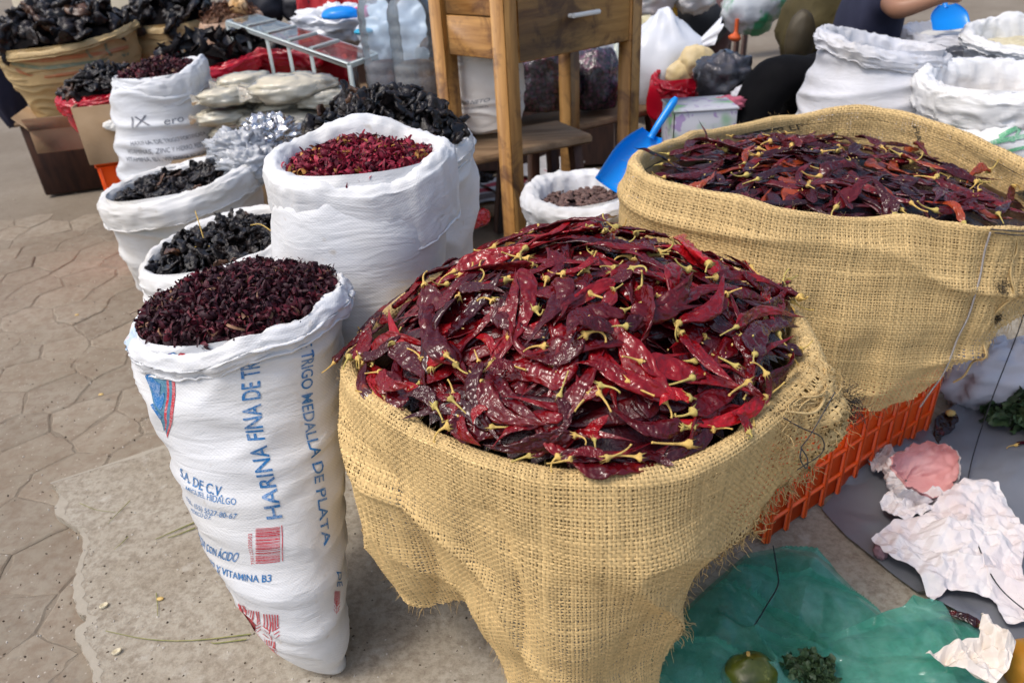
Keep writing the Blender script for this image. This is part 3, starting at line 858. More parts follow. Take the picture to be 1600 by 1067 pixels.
def S0x(s, L, na): return np.repeat((s * L)[:, None], na, 1)
def pod(seed, L, W, ns=84, na=30, flat=.26, bend=.1, lift=.05):
    r = np.random.default_rng(seed)
    s = np.linspace(0, 1, ns); a = np.linspace(0, 2 * np.pi, na, endpoint=False)
    tip = r.uniform(.55, 1.1); w = (np.clip(s / .10, 0, 1) ** .5) * (1 - s ** 2.1) ** (tip * 1.05) * (1 - .18 * s) * (.92 + .12 * np.sin(s * r.uniform(4, 9) + seed))
    w = np.maximum(w, .02); w[0] = .10; w = w * W / 2
    yb = bend * L * (np.sin(s * np.pi * r.uniform(.7, 1.3) + r.uniform(-.4, .4)) - .2) * r.choice([-1, 1])
    zb = lift * L * np.sin(s * np.pi * r.uniform(.7, 1.9) + r.uniform(0, 3))
    tw = (s - .3) * r.uniform(-1.1, 1.1)
    fl = flat * (1 + .5 * np.sin(s * 5 + r.uniform(0, 6)))
    S = np.zeros((ns, na, 3))
    q = np.stack(np.broadcast_arrays(s[:, None] * L * 1.0, np.cos(a)[None] * .02, np.sin(a)[None] * .02), -1) + seed * 3.1
    lat = 1 + .20 * fbm(q, 42, 2, seed)
    cr_ = np.abs(np.cos(a)) ** .8 * np.sign(np.cos(a))
    y = w[:, None] * cr_[None] * lat
    WP = np.stack([S0x(s, L, na), y, np.sin(a)[None] * .012 + s[:, None] * 0], -1) + .006 * pn(np.stack([S0x(s, L, na), y, 0 * y], -1), 40, seed)[..., None]
    z = (w * fl)[:, None] * np.sin(a)[None] * (1 + .45 * fbm(q * [1, 2, 2], 34, 3, seed + 5)) - (.0046 * ridge(WP * [.62, 2.1, 1], 48, seed + 8) + .0018 * ridge(WP * [1.4, 1.2, 1], 95, seed + 9) - .0029) * np.clip(w / .015, 0, 1)[:, None] * np.sin(a)[None]
    z = z - (w * .16)[:, None] * (1 - np.cos(a)[None] ** 2) * (np.sin(a)[None] > 0) * (1 + np.sin(s * 9 + seed)[:, None]) * .5
    # long creases
    z += (w * .13)[:, None] * np.sin(a)[None] * (ridge(q * [.5, 3, 3], 60, seed + 2) - .5)
    # curled edge wave
    z += (w * .30)[:, None] * np.cos(a)[None] * np.sin(s * 7 + r.uniform(0, 6))[:, None] * .6
    zb = zb + .006 * pn(np.stack([s * L, 0 * s, 0 * s + seed], -1), 22, seed); yb = yb + .005 * pn(np.stack([s * L, 0 * s + 5, 0 * s + seed], -1), 18, seed)
    S[..., 0] = s[:, None] * L; S[..., 1] = yb[:, None] + y * np.cos(tw)[:, None] - z * np.sin(tw)[:, None]
    S[..., 2] = zb[:, None] + y * np.sin(tw)[:, None] + z * np.cos(tw)[:, None]
    S -= S[0].mean(0)
    V = np.vstack([S.reshape(-1, 3), S[-1].mean(0) + [.004, 0, 0]])
    T = np.array([[(ns - 1) * na + i, (ns - 1) * na + (i + 1) % na, ns * na] for i in range(na)])
    return V, [gridF(ns, na, True), T]
def stemVF(seed):
    r = np.random.default_rng(seed); mb = MB(); L = r.uniform(.030, .055); k = 14
    s = np.linspace(0, 1, k); h = r.uniform(-1, 1) * 2.4
    ang = h * s ** 1.6; st = L / (k - 1)
    x = -np.cumsum(np.cos(ang)) * st; z = np.cumsum(np.sin(ang)) * st
    y = r.uniform(-.2, .2) * s * L
    P = np.stack([x, y, z], 1)
    ca = r.uniform(.0058, .0092)
    rad = np.interp(s, [0, .07, .16, .26, .9, 1], [ca * .9, ca, ca * .5, .0021, .0013, .0019])
    P[:, 0] += .006
    mb.tube(P, rad, 9)
    # calyx points over the shoulder of the pod
    for q in range(5):
        t = q * 2 * np.pi / 5 + r.uniform(-.2, .2); d = np.array([0, math.cos(t), math.sin(t) * .5])
        a0 = np.array([-.001, 0, 0]) + d * ca * .6; tp = np.array([.012, 0, 0]) + d * ca * 1.25
        sd = np.cross(d, [1, 0, 0]) * ca * .4
        mb.add([a0 - sd, a0 + sd, tp + d * .0015, a0 + d * .002], [[0, 1, 2], [0, 2, 3], [1, 3, 2]])
    return np.vstack(mb.V), [np.vstack(f) for f in mb.F.values()]
NPOD = 12
POD_L = [.175, .185, .16, .205, .16, .185, .178, .178, .15, .20, .17, .13]
POD_W = [.043, .036, .047, .037, .035, .051, .031, .042, .045, .034, .026, .050]
pods = [mesh_data('chili_pod', *pod(100 + i, POD_L[i], POD_W[i], bend=.08 + .03 * (i % 4), lift=.03 + .02 * (i % 3)), MAT['chili']) for i in range(NPOD)]
stems = [mesh_data('stem', *stemVF(300 + i), MAT['stem']) for i in range(14)]
# light shapes for the buried ones
low = [pod(100 + i, POD_L[i], POD_W[i], ns=16, na=8, bend=.1, lift=.04) for i in range(6)]

class Pile:
    """a height field that chilies are laid on one after another"""
    def __init__(s, x0, y0, nx, ny, res, fn):
        s.x0, s.y0, s.res = x0, y0, res
        s.X, s.Y = np.meshgrid(x0 + np.arange(nx) * res, y0 + np.arange(ny) * res)
        s.H = fn(s.X, s.Y)
    def at(s, x, y):
        i = np.clip(((np.asarray(x) - s.x0) / s.res).astype(int), 0, s.H.shape[1] - 1)
        j = np.clip(((np.asarray(y) - s.y0) / s.res).astype(int), 0, s.H.shape[0] - 1)
        return s.H[j, i]
    def lay(s, a, b, W, sink=0.0, add=True, roll=None):
        """a: stem xy, b: tip xy -> matrix columns (x along, y across, z up) and origin"""
        a, b = np.asarray(a, float), np.asarray(b, float); d = b - a; L = np.linalg.norm(d); d /= L
        nrm = np.array([-d[1], d[0]]); t = np.linspace(.03, .97, 11)
        pts = a + t[:, None] * (b - a)
        z = np.stack([s.at(*(pts + k * nrm * W * .32).T) for k in (-1, 0, 1)], 0)
        A = np.stack([t, np.ones_like(t)], 1); m_, c_ = np.linalg.lstsq(A, z.mean(0), rcond=None)[0]
        m_ = np.clip(m_, -L * 1.2, L * 1.2); c_ = z.mean() - m_ * .5
        res = z - (m_ * t + c_); lift = np.quantile(res, .72) + W * .10 - sink
        z0, z1 = c_ + lift, c_ + m_ + lift
        lat = np.clip((z[2].mean() - z[0].mean()) / (W * .64), -.9, .9)
        x = np.array([*(b - a), z1 - z0]); Lx = np.linalg.norm(x); x /= Lx
        y = np.array([nrm[0], nrm[1], lat]); y -= x * (x @ y); y /= np.linalg.norm(y)
        if roll:
            zz_ = np.cross(x, y); y = y * math.cos(roll) + zz_ * math.sin(roll)
        zv = np.cross(x, y)
        if add:
            rx, ry = s.X - a[0], s.Y - a[1]; u = (rx * d[0] + ry * d[1]) / L; vv = rx * nrm[0] + ry * nrm[1]
            ins = (u > 0) & (u < 1) & (np.abs(vv) < W * .46 * np.clip(1.25 - u, .2, 1))
            top = z0 + (z1 - z0) * u + lat * vv + W * .13
            s.H = np.where(ins, np.maximum(s.H, top), s.H)
        return np.stack([x, y, zv], 1), np.array([a[0], a[1], z0]), Lx
CHILIES = []
def add_chili(R, o, L, variant, colour, label, group, wscale=1.0, stem=True, name='dried_chili', flip=False):
    ob = link(name, pods[variant]); k = L / POD_L[variant]
    Mx = Matrix.Identity(4)
    sgn = -1 if flip else 1
    for i in range(3):
        Mx[i][0] = R[i, 0] * k; Mx[i][1] = sgn * R[i, 1] * k * wscale; Mx[i][2] = sgn * R[i, 2] * k * wscale ** .5; Mx[i][3] = o[i]
    ob.matrix_world = Mx; ob.color = (*colour, 1)
    CHILIES.append((ob, np.array(o) + R[:, 0] * L / 2, R[:, 0], L, POD_W[variant] * k * wscale, colour, label))
    tag(ob, label, 'chili pepper', group)
    if stem and random.random() < .82:
        st = link('stem', random.choice(stems), ob); st.rotation_euler = (random.uniform(-3, 3), random.uniform(-.25, .25), random.uniform(-.35, .35))
        q_ = random.uniform(.72, 1.08); st.scale = (q_ / k * random.uniform(.8, 1.35), q_ / k / wscale, q_ / k / wscale ** .5)
    return ob
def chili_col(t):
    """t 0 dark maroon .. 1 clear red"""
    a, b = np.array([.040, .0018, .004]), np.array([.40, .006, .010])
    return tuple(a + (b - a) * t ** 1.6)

def front_dome(x, y):
    dx, dy = x - FC[0], y - FC[1]; r = np.hypot(dx, dy); R_ = front_rim(np.degrees(np.arctan2(dy, dx))) - .02
    q = np.clip(r / R_, 0, 1.2)
    z = FZ - .012 + .142 * (1 - np.clip(q, 0, 1) ** 2.3)
    P = np.stack([x, y, x * 0], -1)
    z = z + .022 * fbm(P, 7, 2, 12) * (q < 1) - np.clip(q - 1, 0, 1) * 1.2
    lip_ = (r > R_ - .01) & (r < R_ + .035)
    return np.where(lip_, np.maximum(z, FZ + .004), z)
pile = Pile(-.45, .68, 190, 200, .006, front_dome)
# buried layer: one mass
lowV, lowF, lowC, offn = [], {}, [], 0
def put_low(a, b, W, vi, sink, colr, P_):
    global offn
    R, o, L = P_.lay(a, b, W, sink)
    TV, TF = low[vi]; k = L / POD_L[vi]
    V = (TV * k) @ R.T + o
    lowV.append(V); lowC.append(np.tile(colr, (len(V), 1)))
    for f in TF: lowF.setdefault(f.shape[1], []).append(f + offn)
    offn += len(V)
def rand_spot(P_, inside, L):
    for _ in range(60):
        c0 = inside(); a = rng.random() * 2 * np.pi; d = np.array([math.cos(a), math.sin(a)]) * L / 2
        return c0 - d, c0 + d
def front_inside(lim=.93):
    def f():
        t = rng.random() * 2 * np.pi; r = math.sqrt(rng.random()) * lim * (front_rim(math.degrees(t)) - .05)
        return FC + r * np.array([math.cos(t), math.sin(t)])
    return f
def keep_in(a, b, lim=1.0):
    """slide a chili back so that both ends stay within the rim"""
    for _ in range(12):
        bad = 0
        for p in (a, b):
            d = p - FC; r = np.hypot(*d); R_ = (front_rim(math.degrees(math.atan2(d[1], d[0]))) - .03) * lim
            if r > R_:
                s = d * (1 - R_ / r); a = a - s * .6; b = b - s * .6; bad = 1
        if not bad: break
    return a, b
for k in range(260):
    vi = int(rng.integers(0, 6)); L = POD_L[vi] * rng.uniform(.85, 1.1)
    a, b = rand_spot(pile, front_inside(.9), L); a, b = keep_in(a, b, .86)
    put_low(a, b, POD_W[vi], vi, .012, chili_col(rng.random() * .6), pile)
NF_RANDOM = 134
LAB_F = 'glossy dark red dried chili lying in the heap of the big front jute sack'
GRP_F = 'chilies heaped in the front jute sack'
for k in range(NF_RANDOM):
    vi = int(rng.integers(0, NPOD)); L = POD_L[vi] * rng.uniform(.82, 1.08); W = POD_W[vi]
    a, b = rand_spot(pile, front_inside(.95), L); a, b = keep_in(a, b, 1.0 if rng.random() < .8 else 1.03)
    R, o, Lx = pile.lay(a, b, W, .004, roll=rng.normal(0, .35))
    add_chili(R, o, Lx, vi, chili_col(min(1, max(0, rng.normal(.38, .25)))), LAB_F, GRP_F, flip=rng.random() < .5)
for k in range(36):                                            # along the lip of the sack
    vi = int(rng.integers(0, NPOD)); L = POD_L[vi] * rng.uniform(.7, .95); W = POD_W[vi]
    t = math.radians(rng.uniform(165, 375)); r = front_rim(math.degrees(t)) - rng.uniform(.03, .06); c0 = FC + r * np.array([math.cos(t), math.sin(t)])
    ang = t + math.pi / 2 + rng.normal(0, .45) + (math.pi if rng.random() < .5 else 0); d = np.array([math.cos(ang), math.sin(ang)]) * L / 2
    a, b = keep_in(c0 - d, c0 + d, 1.02); R, o, Lx = pile.lay(a, b, W, .004, roll=rng.normal(0, .4))
    add_chili(R, o, Lx, vi, chili_col(min(1, max(0, rng.normal(.35, .25)))), LAB_F, GRP_F, flip=rng.random() < .5)
# the ones that can be made out one by one in the photograph: stem end, tip, width (pixels), redness
c3 = lambda x, y: (520 + x / 2.54, 280 + y / 2.54)
c4 = lambda x, y: (880 + x / 2.2238, 280 + y / 2.2238)
HAND = [(c3, 60, 585, 330, 480, 60, .1), (c3, 5, 730, 130, 610, 80, .2), (c3, 110, 705, 280, 640, 70, .15), (c3, 250, 300, 460, 235, 50, .3),
        (c3, 480, 260, 385, 480, 110, .25), (c3, 595, 125, 480, 240, 60, .4), (c3, 985, 150, 700, 290, 100, .35), (c3, 375, 505, 565, 790, 125, .3),
        (c3, 458, 745, 235, 570, 95, .85), (c3, 755, 385, 645, 715, 92, .55), (c3, 495, 445, 690, 490, 62, .12), (c3, 635, 490, 875, 625, 95, .22),
        (c3, 910, 372, 1060, 345, 60, .8), (c3, 1000, 700, 770, 740, 110, .25), (c3, 590, 825, 855, 1035, 100, .4), (c3, 240, 690, 345, 875, 92, .2),
        (c3, 410, 925, 295, 880, 90, .1), (c3, 130, 770, 270, 950, 62, .15), (c3, 190, 785, 305, 845, 80, .6), (c3, 900, 870, 895, 1065, 85, .2),
        (c3, 612, 930, 560, 1010, 100, .8), (c3, 690, 415, 535, 400, 55, .75), (c3, 725, 770, 605, 785, 75, .4), (c3, 470, 880, 385, 830, 50, .5),
        (c4, 500, 350, 345, 130, 100, 1.0), (c4, 545, 215, 465, 175, 80, .9), (c4, 240, 500, 445, 370, 120, .35), (c4, 268, 655, 652, 832, 105, .7),
        (c4, 222, 748, 40, 660, 70, .55), (c4, 412, 885, 130, 765, 82, .25), (c4, 600, 530, 822, 515, 62, .55), (c4, 610, 540, 645, 700, 62, .3),
        (c4, 600, 680, 692, 805, 62, .35), (c4, 662, 645, 825, 540, 115, .15), (c4, 410, 540, 592, 742, 85, .6), (c4, 555, 355, 752, 445, 82, .3),
        (c4, 530, 300, 800, 412, 60, .35), (c4, 310, 180, 225, 235, 95, .2), (c4, 205, 440, 0, 600, 140, .28), (c4, 705, 680, 712, 810, 50, .4),
        (c4, 645, 890, 580, 835, 105, .55), (c4, 215, 570, 492, 500, 72, .12), (c4, 175, 575, 5, 612, 62, .2), (c4, 108, 910, 145, 825, 90, .75),
        (c4, 150, 990, 10, 985, 52, .5), (c4, 265, 985, 385, 985, 72, .15), (c4, 435, 785, 325, 795, 80, 1.0), (c4, 125, 795, 40, 700, 90, .6),
        (c4, 145, 180, 262, 20, 34, .1), (c4, 175, 190, 265, 300, 70, .45), (c4, 0, 330, 130, 290, 60, .7), (c4, 240, 330, 130, 350, 75, .25)]
def ray_pile(px, py):
    d = ray(px, py); t = np.linspace(.7, 3.2, 900); P = CAM + d * t[:, None]
    hit = np.where(P[:, 2] < pile.at(P[:, 0], P[:, 1]))[0]
    return P[hit[0]] if len(hit) else None
SPECIAL = {24: 'clear bright red chili near the top right of the front heap, tip pointing up',
           46: 'crumpled orange red chili in the lower right of the front heap',
           48: 'thin dark chili sticking up above the top of the front heap'}
nh = 0
for idx, (cv, x0, y0, x1, y1, w, t) in enumerate(HAND):
    A, B_ = ray_pile(*cv(x0, y0)), ray_pile(*cv(x1, y1))
    if idx != 48 and (A is None) != (B_ is None):
        if A is None: A = on_z(*cv(x0, y0), FZ + .02)
        else: B_ = on_z(*cv(x1, y1), FZ + .02)
        a2, b2 = keep_in(A[:2], B_[:2], 1.09); A, B_ = np.array([*a2, A[2]]), np.array([*b2, B_[2]])
    if A is None and B_ is None: continue
    if idx != 48 and (A is None or B_ is None): continue
    if B_ is None: B_ = on_y(*cv(x1, y1), A[1] + .02)
    L3 = np.linalg.norm(B_ - A)
    if L3 > .30: B_ = A + (B_ - A) * .30 / L3
    depth = (A - CAM) @ _f; Wm = w / (2.54 if cv is c3 else 2.2238) / FPX * depth
    L = max(np.linalg.norm(B_ - A), Wm * 1.3)
    ratio = Wm / L
    vi = int(np.argmin([abs(POD_W[q] / POD_L[q] - ratio) + .05 * ((q + idx) % 3) for q in range(NPOD)]))
    if idx == 48:
        x = (B_ - A) / np.linalg.norm(B_ - A); up = np.array([.2, -.6, .7]); y = np.cross(up, x); y /= np.linalg.norm(y)
        R, o, Lx = np.stack([x, y, np.cross(x, y)], 1), A, np.linalg.norm(B_ - A)
    else:
        R, o, Lx = pile.lay(A[:2], B_[:2], Wm, -.002, roll=rng.normal(0, .12))
    lab = SPECIAL.get(idx, LAB_F)
    ws = np.clip(ratio / (POD_W[vi] / POD_L[vi]), .6, 1.7)
    add_chili(R, o, Lx, vi, chili_col(t), lab, GRP_F if lab == LAB_F else None, wscale=ws, flip=idx % 2 == 0); nh += 1
m2 = Mt('buried_chili_skin', .26, .5); v = m2.coord()
m2.P(Base_Color=m2.mix(m2.ramp(m2.noise(v, 24, 4), (.32, .55), (.62, 0.)), m2.col(), (.02, .003, .005)))
m2.bump(m2.noise(v, 60, 3, .6, 1.), .5, .006); MAT['chili_low'] = m2.m
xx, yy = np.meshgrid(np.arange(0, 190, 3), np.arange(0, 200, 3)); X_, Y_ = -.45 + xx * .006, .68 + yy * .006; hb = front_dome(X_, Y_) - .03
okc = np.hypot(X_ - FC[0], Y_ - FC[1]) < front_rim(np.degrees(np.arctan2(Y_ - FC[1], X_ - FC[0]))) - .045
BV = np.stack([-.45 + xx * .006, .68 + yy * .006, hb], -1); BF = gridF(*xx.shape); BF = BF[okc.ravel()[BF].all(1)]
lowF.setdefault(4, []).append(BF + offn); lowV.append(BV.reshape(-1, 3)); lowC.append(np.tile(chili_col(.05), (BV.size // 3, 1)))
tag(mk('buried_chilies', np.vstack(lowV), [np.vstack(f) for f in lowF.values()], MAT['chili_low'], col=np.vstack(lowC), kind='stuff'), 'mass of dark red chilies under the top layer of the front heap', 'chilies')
# ================================================================ the flour sack in front
SK = {}
m_ = MAT['pp'].copy(); m_.name = 'woven_polypropylene_inside_out'; nt = m_.node_tree; bs = nt.nodes['Principled BSDF']; src = bs.inputs['Base Color'].links[0].from_socket
mm = Mt.__new__(Mt); mm.m, mm.nt, mm.b = m_, nt, bs                      # faint print showing through the folded mouth
uu = mm.n('SeparateXYZ', {0: mm.coord('UV')}).outputs[0]
bnd = lambda a_, b_: mm.math('MULTIPLY', mm.math('GREATER_THAN', uu, a_), mm.math('LESS_THAN', uu, b_))
c_ = mm.mix(mm.math('MULTIPLY', bnd(.592, .640), .65), src, (.42, .58, .76)); c_ = mm.mix(mm.math('MULTIPLY', mm.math('ADD', bnd(.580, .586), bnd(.646, .652)), .5), c_, (.72, .45, .48))
mm.set(bs.inputs['Base Color'], c_); MAT['pp_cuff'] = m_
fl = make_sack('flour_sack', 'tall white flour sack with blue lettering, open and filled with dark hibiscus', 'sack',
    [(436, 1004, 529, 1010, 1.13, 1.2, .8), (400, 962, 534, 955, 1.155, 1.3, .62), (348, 885, 537, 885, 1.18, 1.25, .42), (306, 785, 538, 772, 1.225, 1.08, .2), (271, 685, 538, 672, 1.265, .92, .08), (240, 605, 536, 590, 1.295, .82), (221, 545, 535, 515, 1.32, .75), (220, 500, 530, 455, 1.33, .72)],
    MAT['pp'], cuffmat=MAT['pp_cuff'], cuff_h=.044, wave=[(0, .012), (60, .0), (90, -.02), (135, .0), (180, .0), (225, -.012), (262, -.02), (285, .004), (310, -.004), (330, .012)], e=2.15, wr=.0075, wsc=(4, 4, 12), seed=4, ground=.011, ce=2.1, cwr=.005, cfold=.008, k=.8)
SK['flour'] = fl
SF, NF = fl.S, normals(fl.S); NF *= np.sign((NF * fl.N).sum(-1, keepdims=True))
fl.N = NF
print_text(fl, 'HARINA FINA DE TRIGO', (441, 808), (406, 528), (417, 811), INK_BLUE, bold=True)
print_text(fl, 'E TRIGO MEDALLA DE PLATA', (468, 538), (508, 853), (487, 533), INK_BLUE, bold=True)
print_text(fl, 'S.A. DE C.V.', (319, 767), (347, 776), (321, 752), INK_BLUE, bold=True, at=(.64, 1.))
print_text(fl, 'MIGUEL HIDALGO', (324, 781), (369, 788), (325, 771), INK_BLUE, at=(.48, 1.))
print_text(fl, 'TEL. (55) 5527-80-67', (322, 801), (369, 810), (323, 793), INK_BLUE, at=(.50, 1.))
print_text(fl, 'MEXICO D.F.', (312, 806), (330, 811), (313, 800), INK_BLUE, at=(.5, 1.))
print_text(fl, 'ENRIQUECIDA CON ÁCIDO', (338, 868), (370, 877), (339, 857), INK_BLUE, bold=True, at=(.72, 1.))
print_text(fl, 'B1, B2 Y VITAMINA B3', (348, 897), (424, 908), (349, 886), INK_BLUE, bold=True, at=(.40, 1.))
print_text(fl, '44 kg', (342, 905), (351, 912), (343, 897), INK_BLUE, at=(.5, 1.))
print_text(fl, 'DE', (527, 893), (526, 916), (533, 893), INK_BLUE)
# bar code: bars across the sack
mb = MB(); y = 823.0
while y < 878:
    w = random.choice([.7, .9, 1.3, 2.0]); g_ = random.choice([.8, 1.0, 1.5])
    sl = -6.0
    IA = np.array([surf_index(SF, 399.5, y + 2, NF), surf_index(SF, 437.5, y + 2 + sl * .5, NF)])
    IB = np.array([surf_index(SF, 399.5, y + w + 2, NF), surf_index(SF, 437.5, y + w + 2 + sl * .5, NF)])
    t = np.linspace(0, 1, 8)[:, None]
    G = np.stack([IA[0] * (1 - t) + IA[1] * t, IB[0] * (1 - t) + IB[1] * t], 0)
    mb.add(surf_eval(SF, NF, G, .0012), gridF(2, 8)); y += w + g_
mb.obj('bar_code', INK_RED, fl.root)
print_text(fl, '7501252320503', (398, 881), (394, 833), (393, 881), INK_RED)
print_patch(fl, [(439.5, 820), (440.5, 845), (441, 876)], [(441, 820), (442, 845), (442.5, 876)], INK_RED)
# wheat ears in red along the foot seam
def wheat(cx, cy, w, h, skew, rot=0.0):
    mb = MB(); ca_, sa_ = math.cos(rot), math.sin(rot)
    def P(u, v): x, y_ = (u - .5) * w, (v - .5) * h + skew * (u - .5) * w; return cx + x * ca_ - y_ * sa_, cy + x * sa_ + y_ * ca_
    def stripe(pts, half):
        I = np.array([surf_index(SF, *P(*p), NF) for p in pts]); I2 = np.array([surf_index(SF, *P(p[0] + half, p[1]), NF) for p in pts])
        mb.add(surf_eval(SF, NF, np.stack([cr(I, 6), cr(I2, 6)], 0), .0012), gridF(2, 6))
    for k in range(6):
        u = .04 + k * .165
        d = .28 * (1 - abs(k - 2.5) / 2.5)
        stripe([(u, 0), (u, .48 + d)], .075)
    for k in range(3):
        for s in (-1, 1):
            u0 = .5 + s * .44
            stripe([(u0 - s * .0, .50 + .16 * k), (.5 + s * .10, .66 + .16 * k)], .09 * s)
    stripe([(.47, .3), (.47, 1.05)], .07)
    mb.obj('wheat_ear_print', INK_RED, fl.root)
for a in ((378, 958, 14, 28, .4, -.15), (397, 970, 21, 34, .25, -.1), (424, 978, 26, 38, .1, -.03), (421, 1014, 24, 30, .3, -.12), (402, 1003, 15, 24, .5, -.25), (526, 940, 9, 34, 0, .05)): wheat(*a)
# half hidden round emblem on the left flank
E1 = [(268, 553), (273, 585), (274, 620), (270, 655), (262, 684)]
def inset(d, ey=1.0): return [(x - d * (1 if i < 4 else .3), y - (d * 1.2 if i == 4 else 0)) for i, (x, y) in enumerate(E1)]
print_patch(fl, E1, inset(4.5), INK_RED, 'emblem_border')
print_patch(fl, inset(4.5), inset(9), INK_GREY if False else INK_TEAL, 'emblem_ring')
print_patch(fl, inset(9), inset(12.5), INK_RED, 'emblem_inner_border')
print_patch(fl, inset(12.5), [(220, 553), (228, 585), (238, 618), (248, 650), (257, 674)], INK_TEAL, 'emblem_field', m=10)
for pa, pb in (([(232, 570), (240, 590), (252, 600)], [(228, 588), (240, 612), (250, 622)]), ([(240, 560), (247, 566), (254, 562)], [(238, 572), (247, 580), (255, 574)]),
               ([(238, 612), (250, 618), (258, 612)], [(243, 632), (252, 640), (257, 628)]), ([(236, 632), (244, 645), (251, 655)], [(240, 630), (247, 642), (254, 650)])):
    print_patch(fl, pa, pb, INK_BLUE, 'emblem_flower', off=.0018)
print_patch(fl, [(270, 572), (280, 562), (290, 552)], [(271, 560), (276, 556), (282, 551)], INK_RED, 'emblem_ribbon')
print_patch(fl, [(265, 557), (270, 555), (276, 552)], [(263, 552), (268, 551), (272, 550)], INK_BLUE, 'emblem_tab')
# ---- shredded hibiscus
m = Mt('dried_hibiscus', .55, .35); v = m.coord()
m.P(Base_Color=m.mix(m.ramp(m.noise(v, 120, 2), (.35, .5), (.65, 0.)), m.col(), (.02, .004, .008))); m.bump(m.noise(v, 300, 3), .5, .002)
MAT['hibiscus'] = m.m
MAT['dark_fill'] = basic('dark_plant_matter', (.012, .004, .006), (.04, .012, .015), .8, 40, bump=.6, bsc=120, bd=.006)
MAT['black_fill'] = basic('black_dried_fruit', (.0025, .0025, .003), (.007, .005, .005), .95, 40, bump=.6, bsc=120, bd=.006, spec=.12)
def curl(L, w, turns, n=8, cup=.3, r=None):
    s = np.linspace(0, 1, n); ang = turns * s * s * 3.0
    x = np.cumsum(np.cos(ang)) * L / n; z = np.cumsum(np.sin(ang)) * L / n
    ww = w * np.sin(np.pi * (.15 + .83 * s)) ** .8
    yv = .2 * L * np.sin(s * 3 + turns)
    V = np.stack([np.stack([x, yv + k * ww, z + cup * ww * (k * k - .4)], 1) for k in (-1, 0, 1)], 1)
    return V.reshape(-1, 3) - V.mean((0, 1)), gridF(n, 3)
def calyx(L, w, turns):
    Vs, Fs, o = [], [], 0
    for q in range(4):
        V, F = curl(L, w, turns + .2 * q, 7); V = V - V[0]
        t = q * 1.5; c_, s_ = math.cos(t), math.sin(t)
        V = V @ np.array([[c_, -s_, 0], [s_, c_, 0], [0, 0, 1]]).T; Vs.append(V); Fs.append(F + o); o += len(V)
    return np.vstack(Vs), np.vstack(Fs)
SHRED = [curl(.034, .0024, .7), curl(.030, .0018, 1.4), curl(.040, .0022, -1.0), curl(.022, .0032, .4), curl(.036, .0014, 1.9)]
CALX = [calyx(.022, .004, .7), calyx(.026, .0035, 1.1), calyx(.018, .0045, .4)]
def shreds(name, sk, n1, n2, depth, dome, cols, label, seed, k=1.0, wild=.018, shift=(0, 0)):
    P = np.vstack([heap_samples(sk, n1, depth, dome, seed, shift=shift), heap_samples(sk, n2, depth, dome, seed, shift=shift)])
    P[:, 2] += rng.random(len(P)) * wild
    idx = rng.choice(len(cols), len(P), p=[c[3] for c in cols]); cc = np.array([c[:3] for c in cols])[idx] * rng.uniform(.7, 1.3, (len(P), 1))
    Va, Fa, Ca = scatter(SHRED, P[:n1], rotm(n1), rng.uniform(.6, 1.25, n1) * k, cc[:n1])
    Vb, Fb, Cb = scatter(CALX, P[n1:], rotm(n2), rng.uniform(.6, 1.2, n2) * k, cc[n1:])
    o = mk(name, np.vstack([Va, Vb]), [np.vstack(Fa + [f + len(Va) for f in Fb])], MAT['hibiscus'], col=np.vstack([Ca, Cb]), kind='stuff')
    tag(o, label, 'hibiscus')
DARKH = [(.045, .010, .016, .62), (.10, .010, .02, .24), (.16, .014, .025, .08), (.30, .16, .09, .04), (.02, .006, .010, .02)]
REDH = [(.30, .010, .035, .40), (.17, .008, .025, .34), (.44, .03, .06, .14), (.55, .26, .06, .06), (.07, .006, .014, .06)]
heap_base('hibiscus_bed', fl, .012, .055, MAT['dark_fill'], 'dark packed hibiscus under the loose petals of the flour sack', 'hibiscus', 3, fill=.95)
shreds('hibiscus_petals', fl, 3200, 620, .008, .060, DARKH, 'curled dark purple dried hibiscus petals filling the flour sack', 3, k=1.3)

# ================================================================ the other white sacks
hib = make_sack('hibiscus_sack', 'white woven sack with a deep rolled cuff, filled with red hibiscus, behind the flour sack', 'sack',
    [(462, 640, 690, 640, 1.60, .9), (448, 560, 694, 560, 1.61, .92), (438, 470, 694, 470, 1.62, .95), (436, 400, 692, 395, 1.63, .92), (432, 330, 692, 320, 1.63, .88), (436, 252, 690, 232, 1.65, .80)],
    MAT['pp'], cuff_h=.155, wave=[(0, .012), (30, .0), (60, .012), (95, .055), (130, .025), (165, .02), (180, .015), (215, .0), (250, -.01), (275, -.030), (300, -.026), (325, .0)], seed=14, wr=.006, wsc=(5, 5, 4), cwr=.004, cfold=.006, k=1.05, hem=1.4)
SK['hib'] = hib
heap_base('hibiscus_bed', hib, .055, .045, MAT['dark_fill'], 'packed hibiscus under the red petals of the deep cuffed sack', 'hibiscus', 5, fill=.93)
shreds('hibiscus_petals', hib, 2400, 850, .048, .050, REDH, 'crumpled bright red dried hibiscus petals in the deep cuffed white sack', 5, k=1.5, wild=.022)
blk = make_sack('black_chili_sack', 'tall white sack heaped with black dried chilies, beside the wooden counter legs', 'sack',
    [(505, 470, 742, 470, 2.08, .9), (500, 400, 744, 400, 2.09, .9), (492, 330, 743, 330, 2.1, .9), (484, 262, 741, 268, 2.1, .9), (486, 205, 728, 208, 2.1, .9)],
    MAT['pp'], cuff_h=.045, wave=[(0, .0), (60, .0), (180, .0), (250, -.02), (300, -.03)], seed=22, wr=.012, wsc=(3, 3, 7), cwr=.004, k=.75)
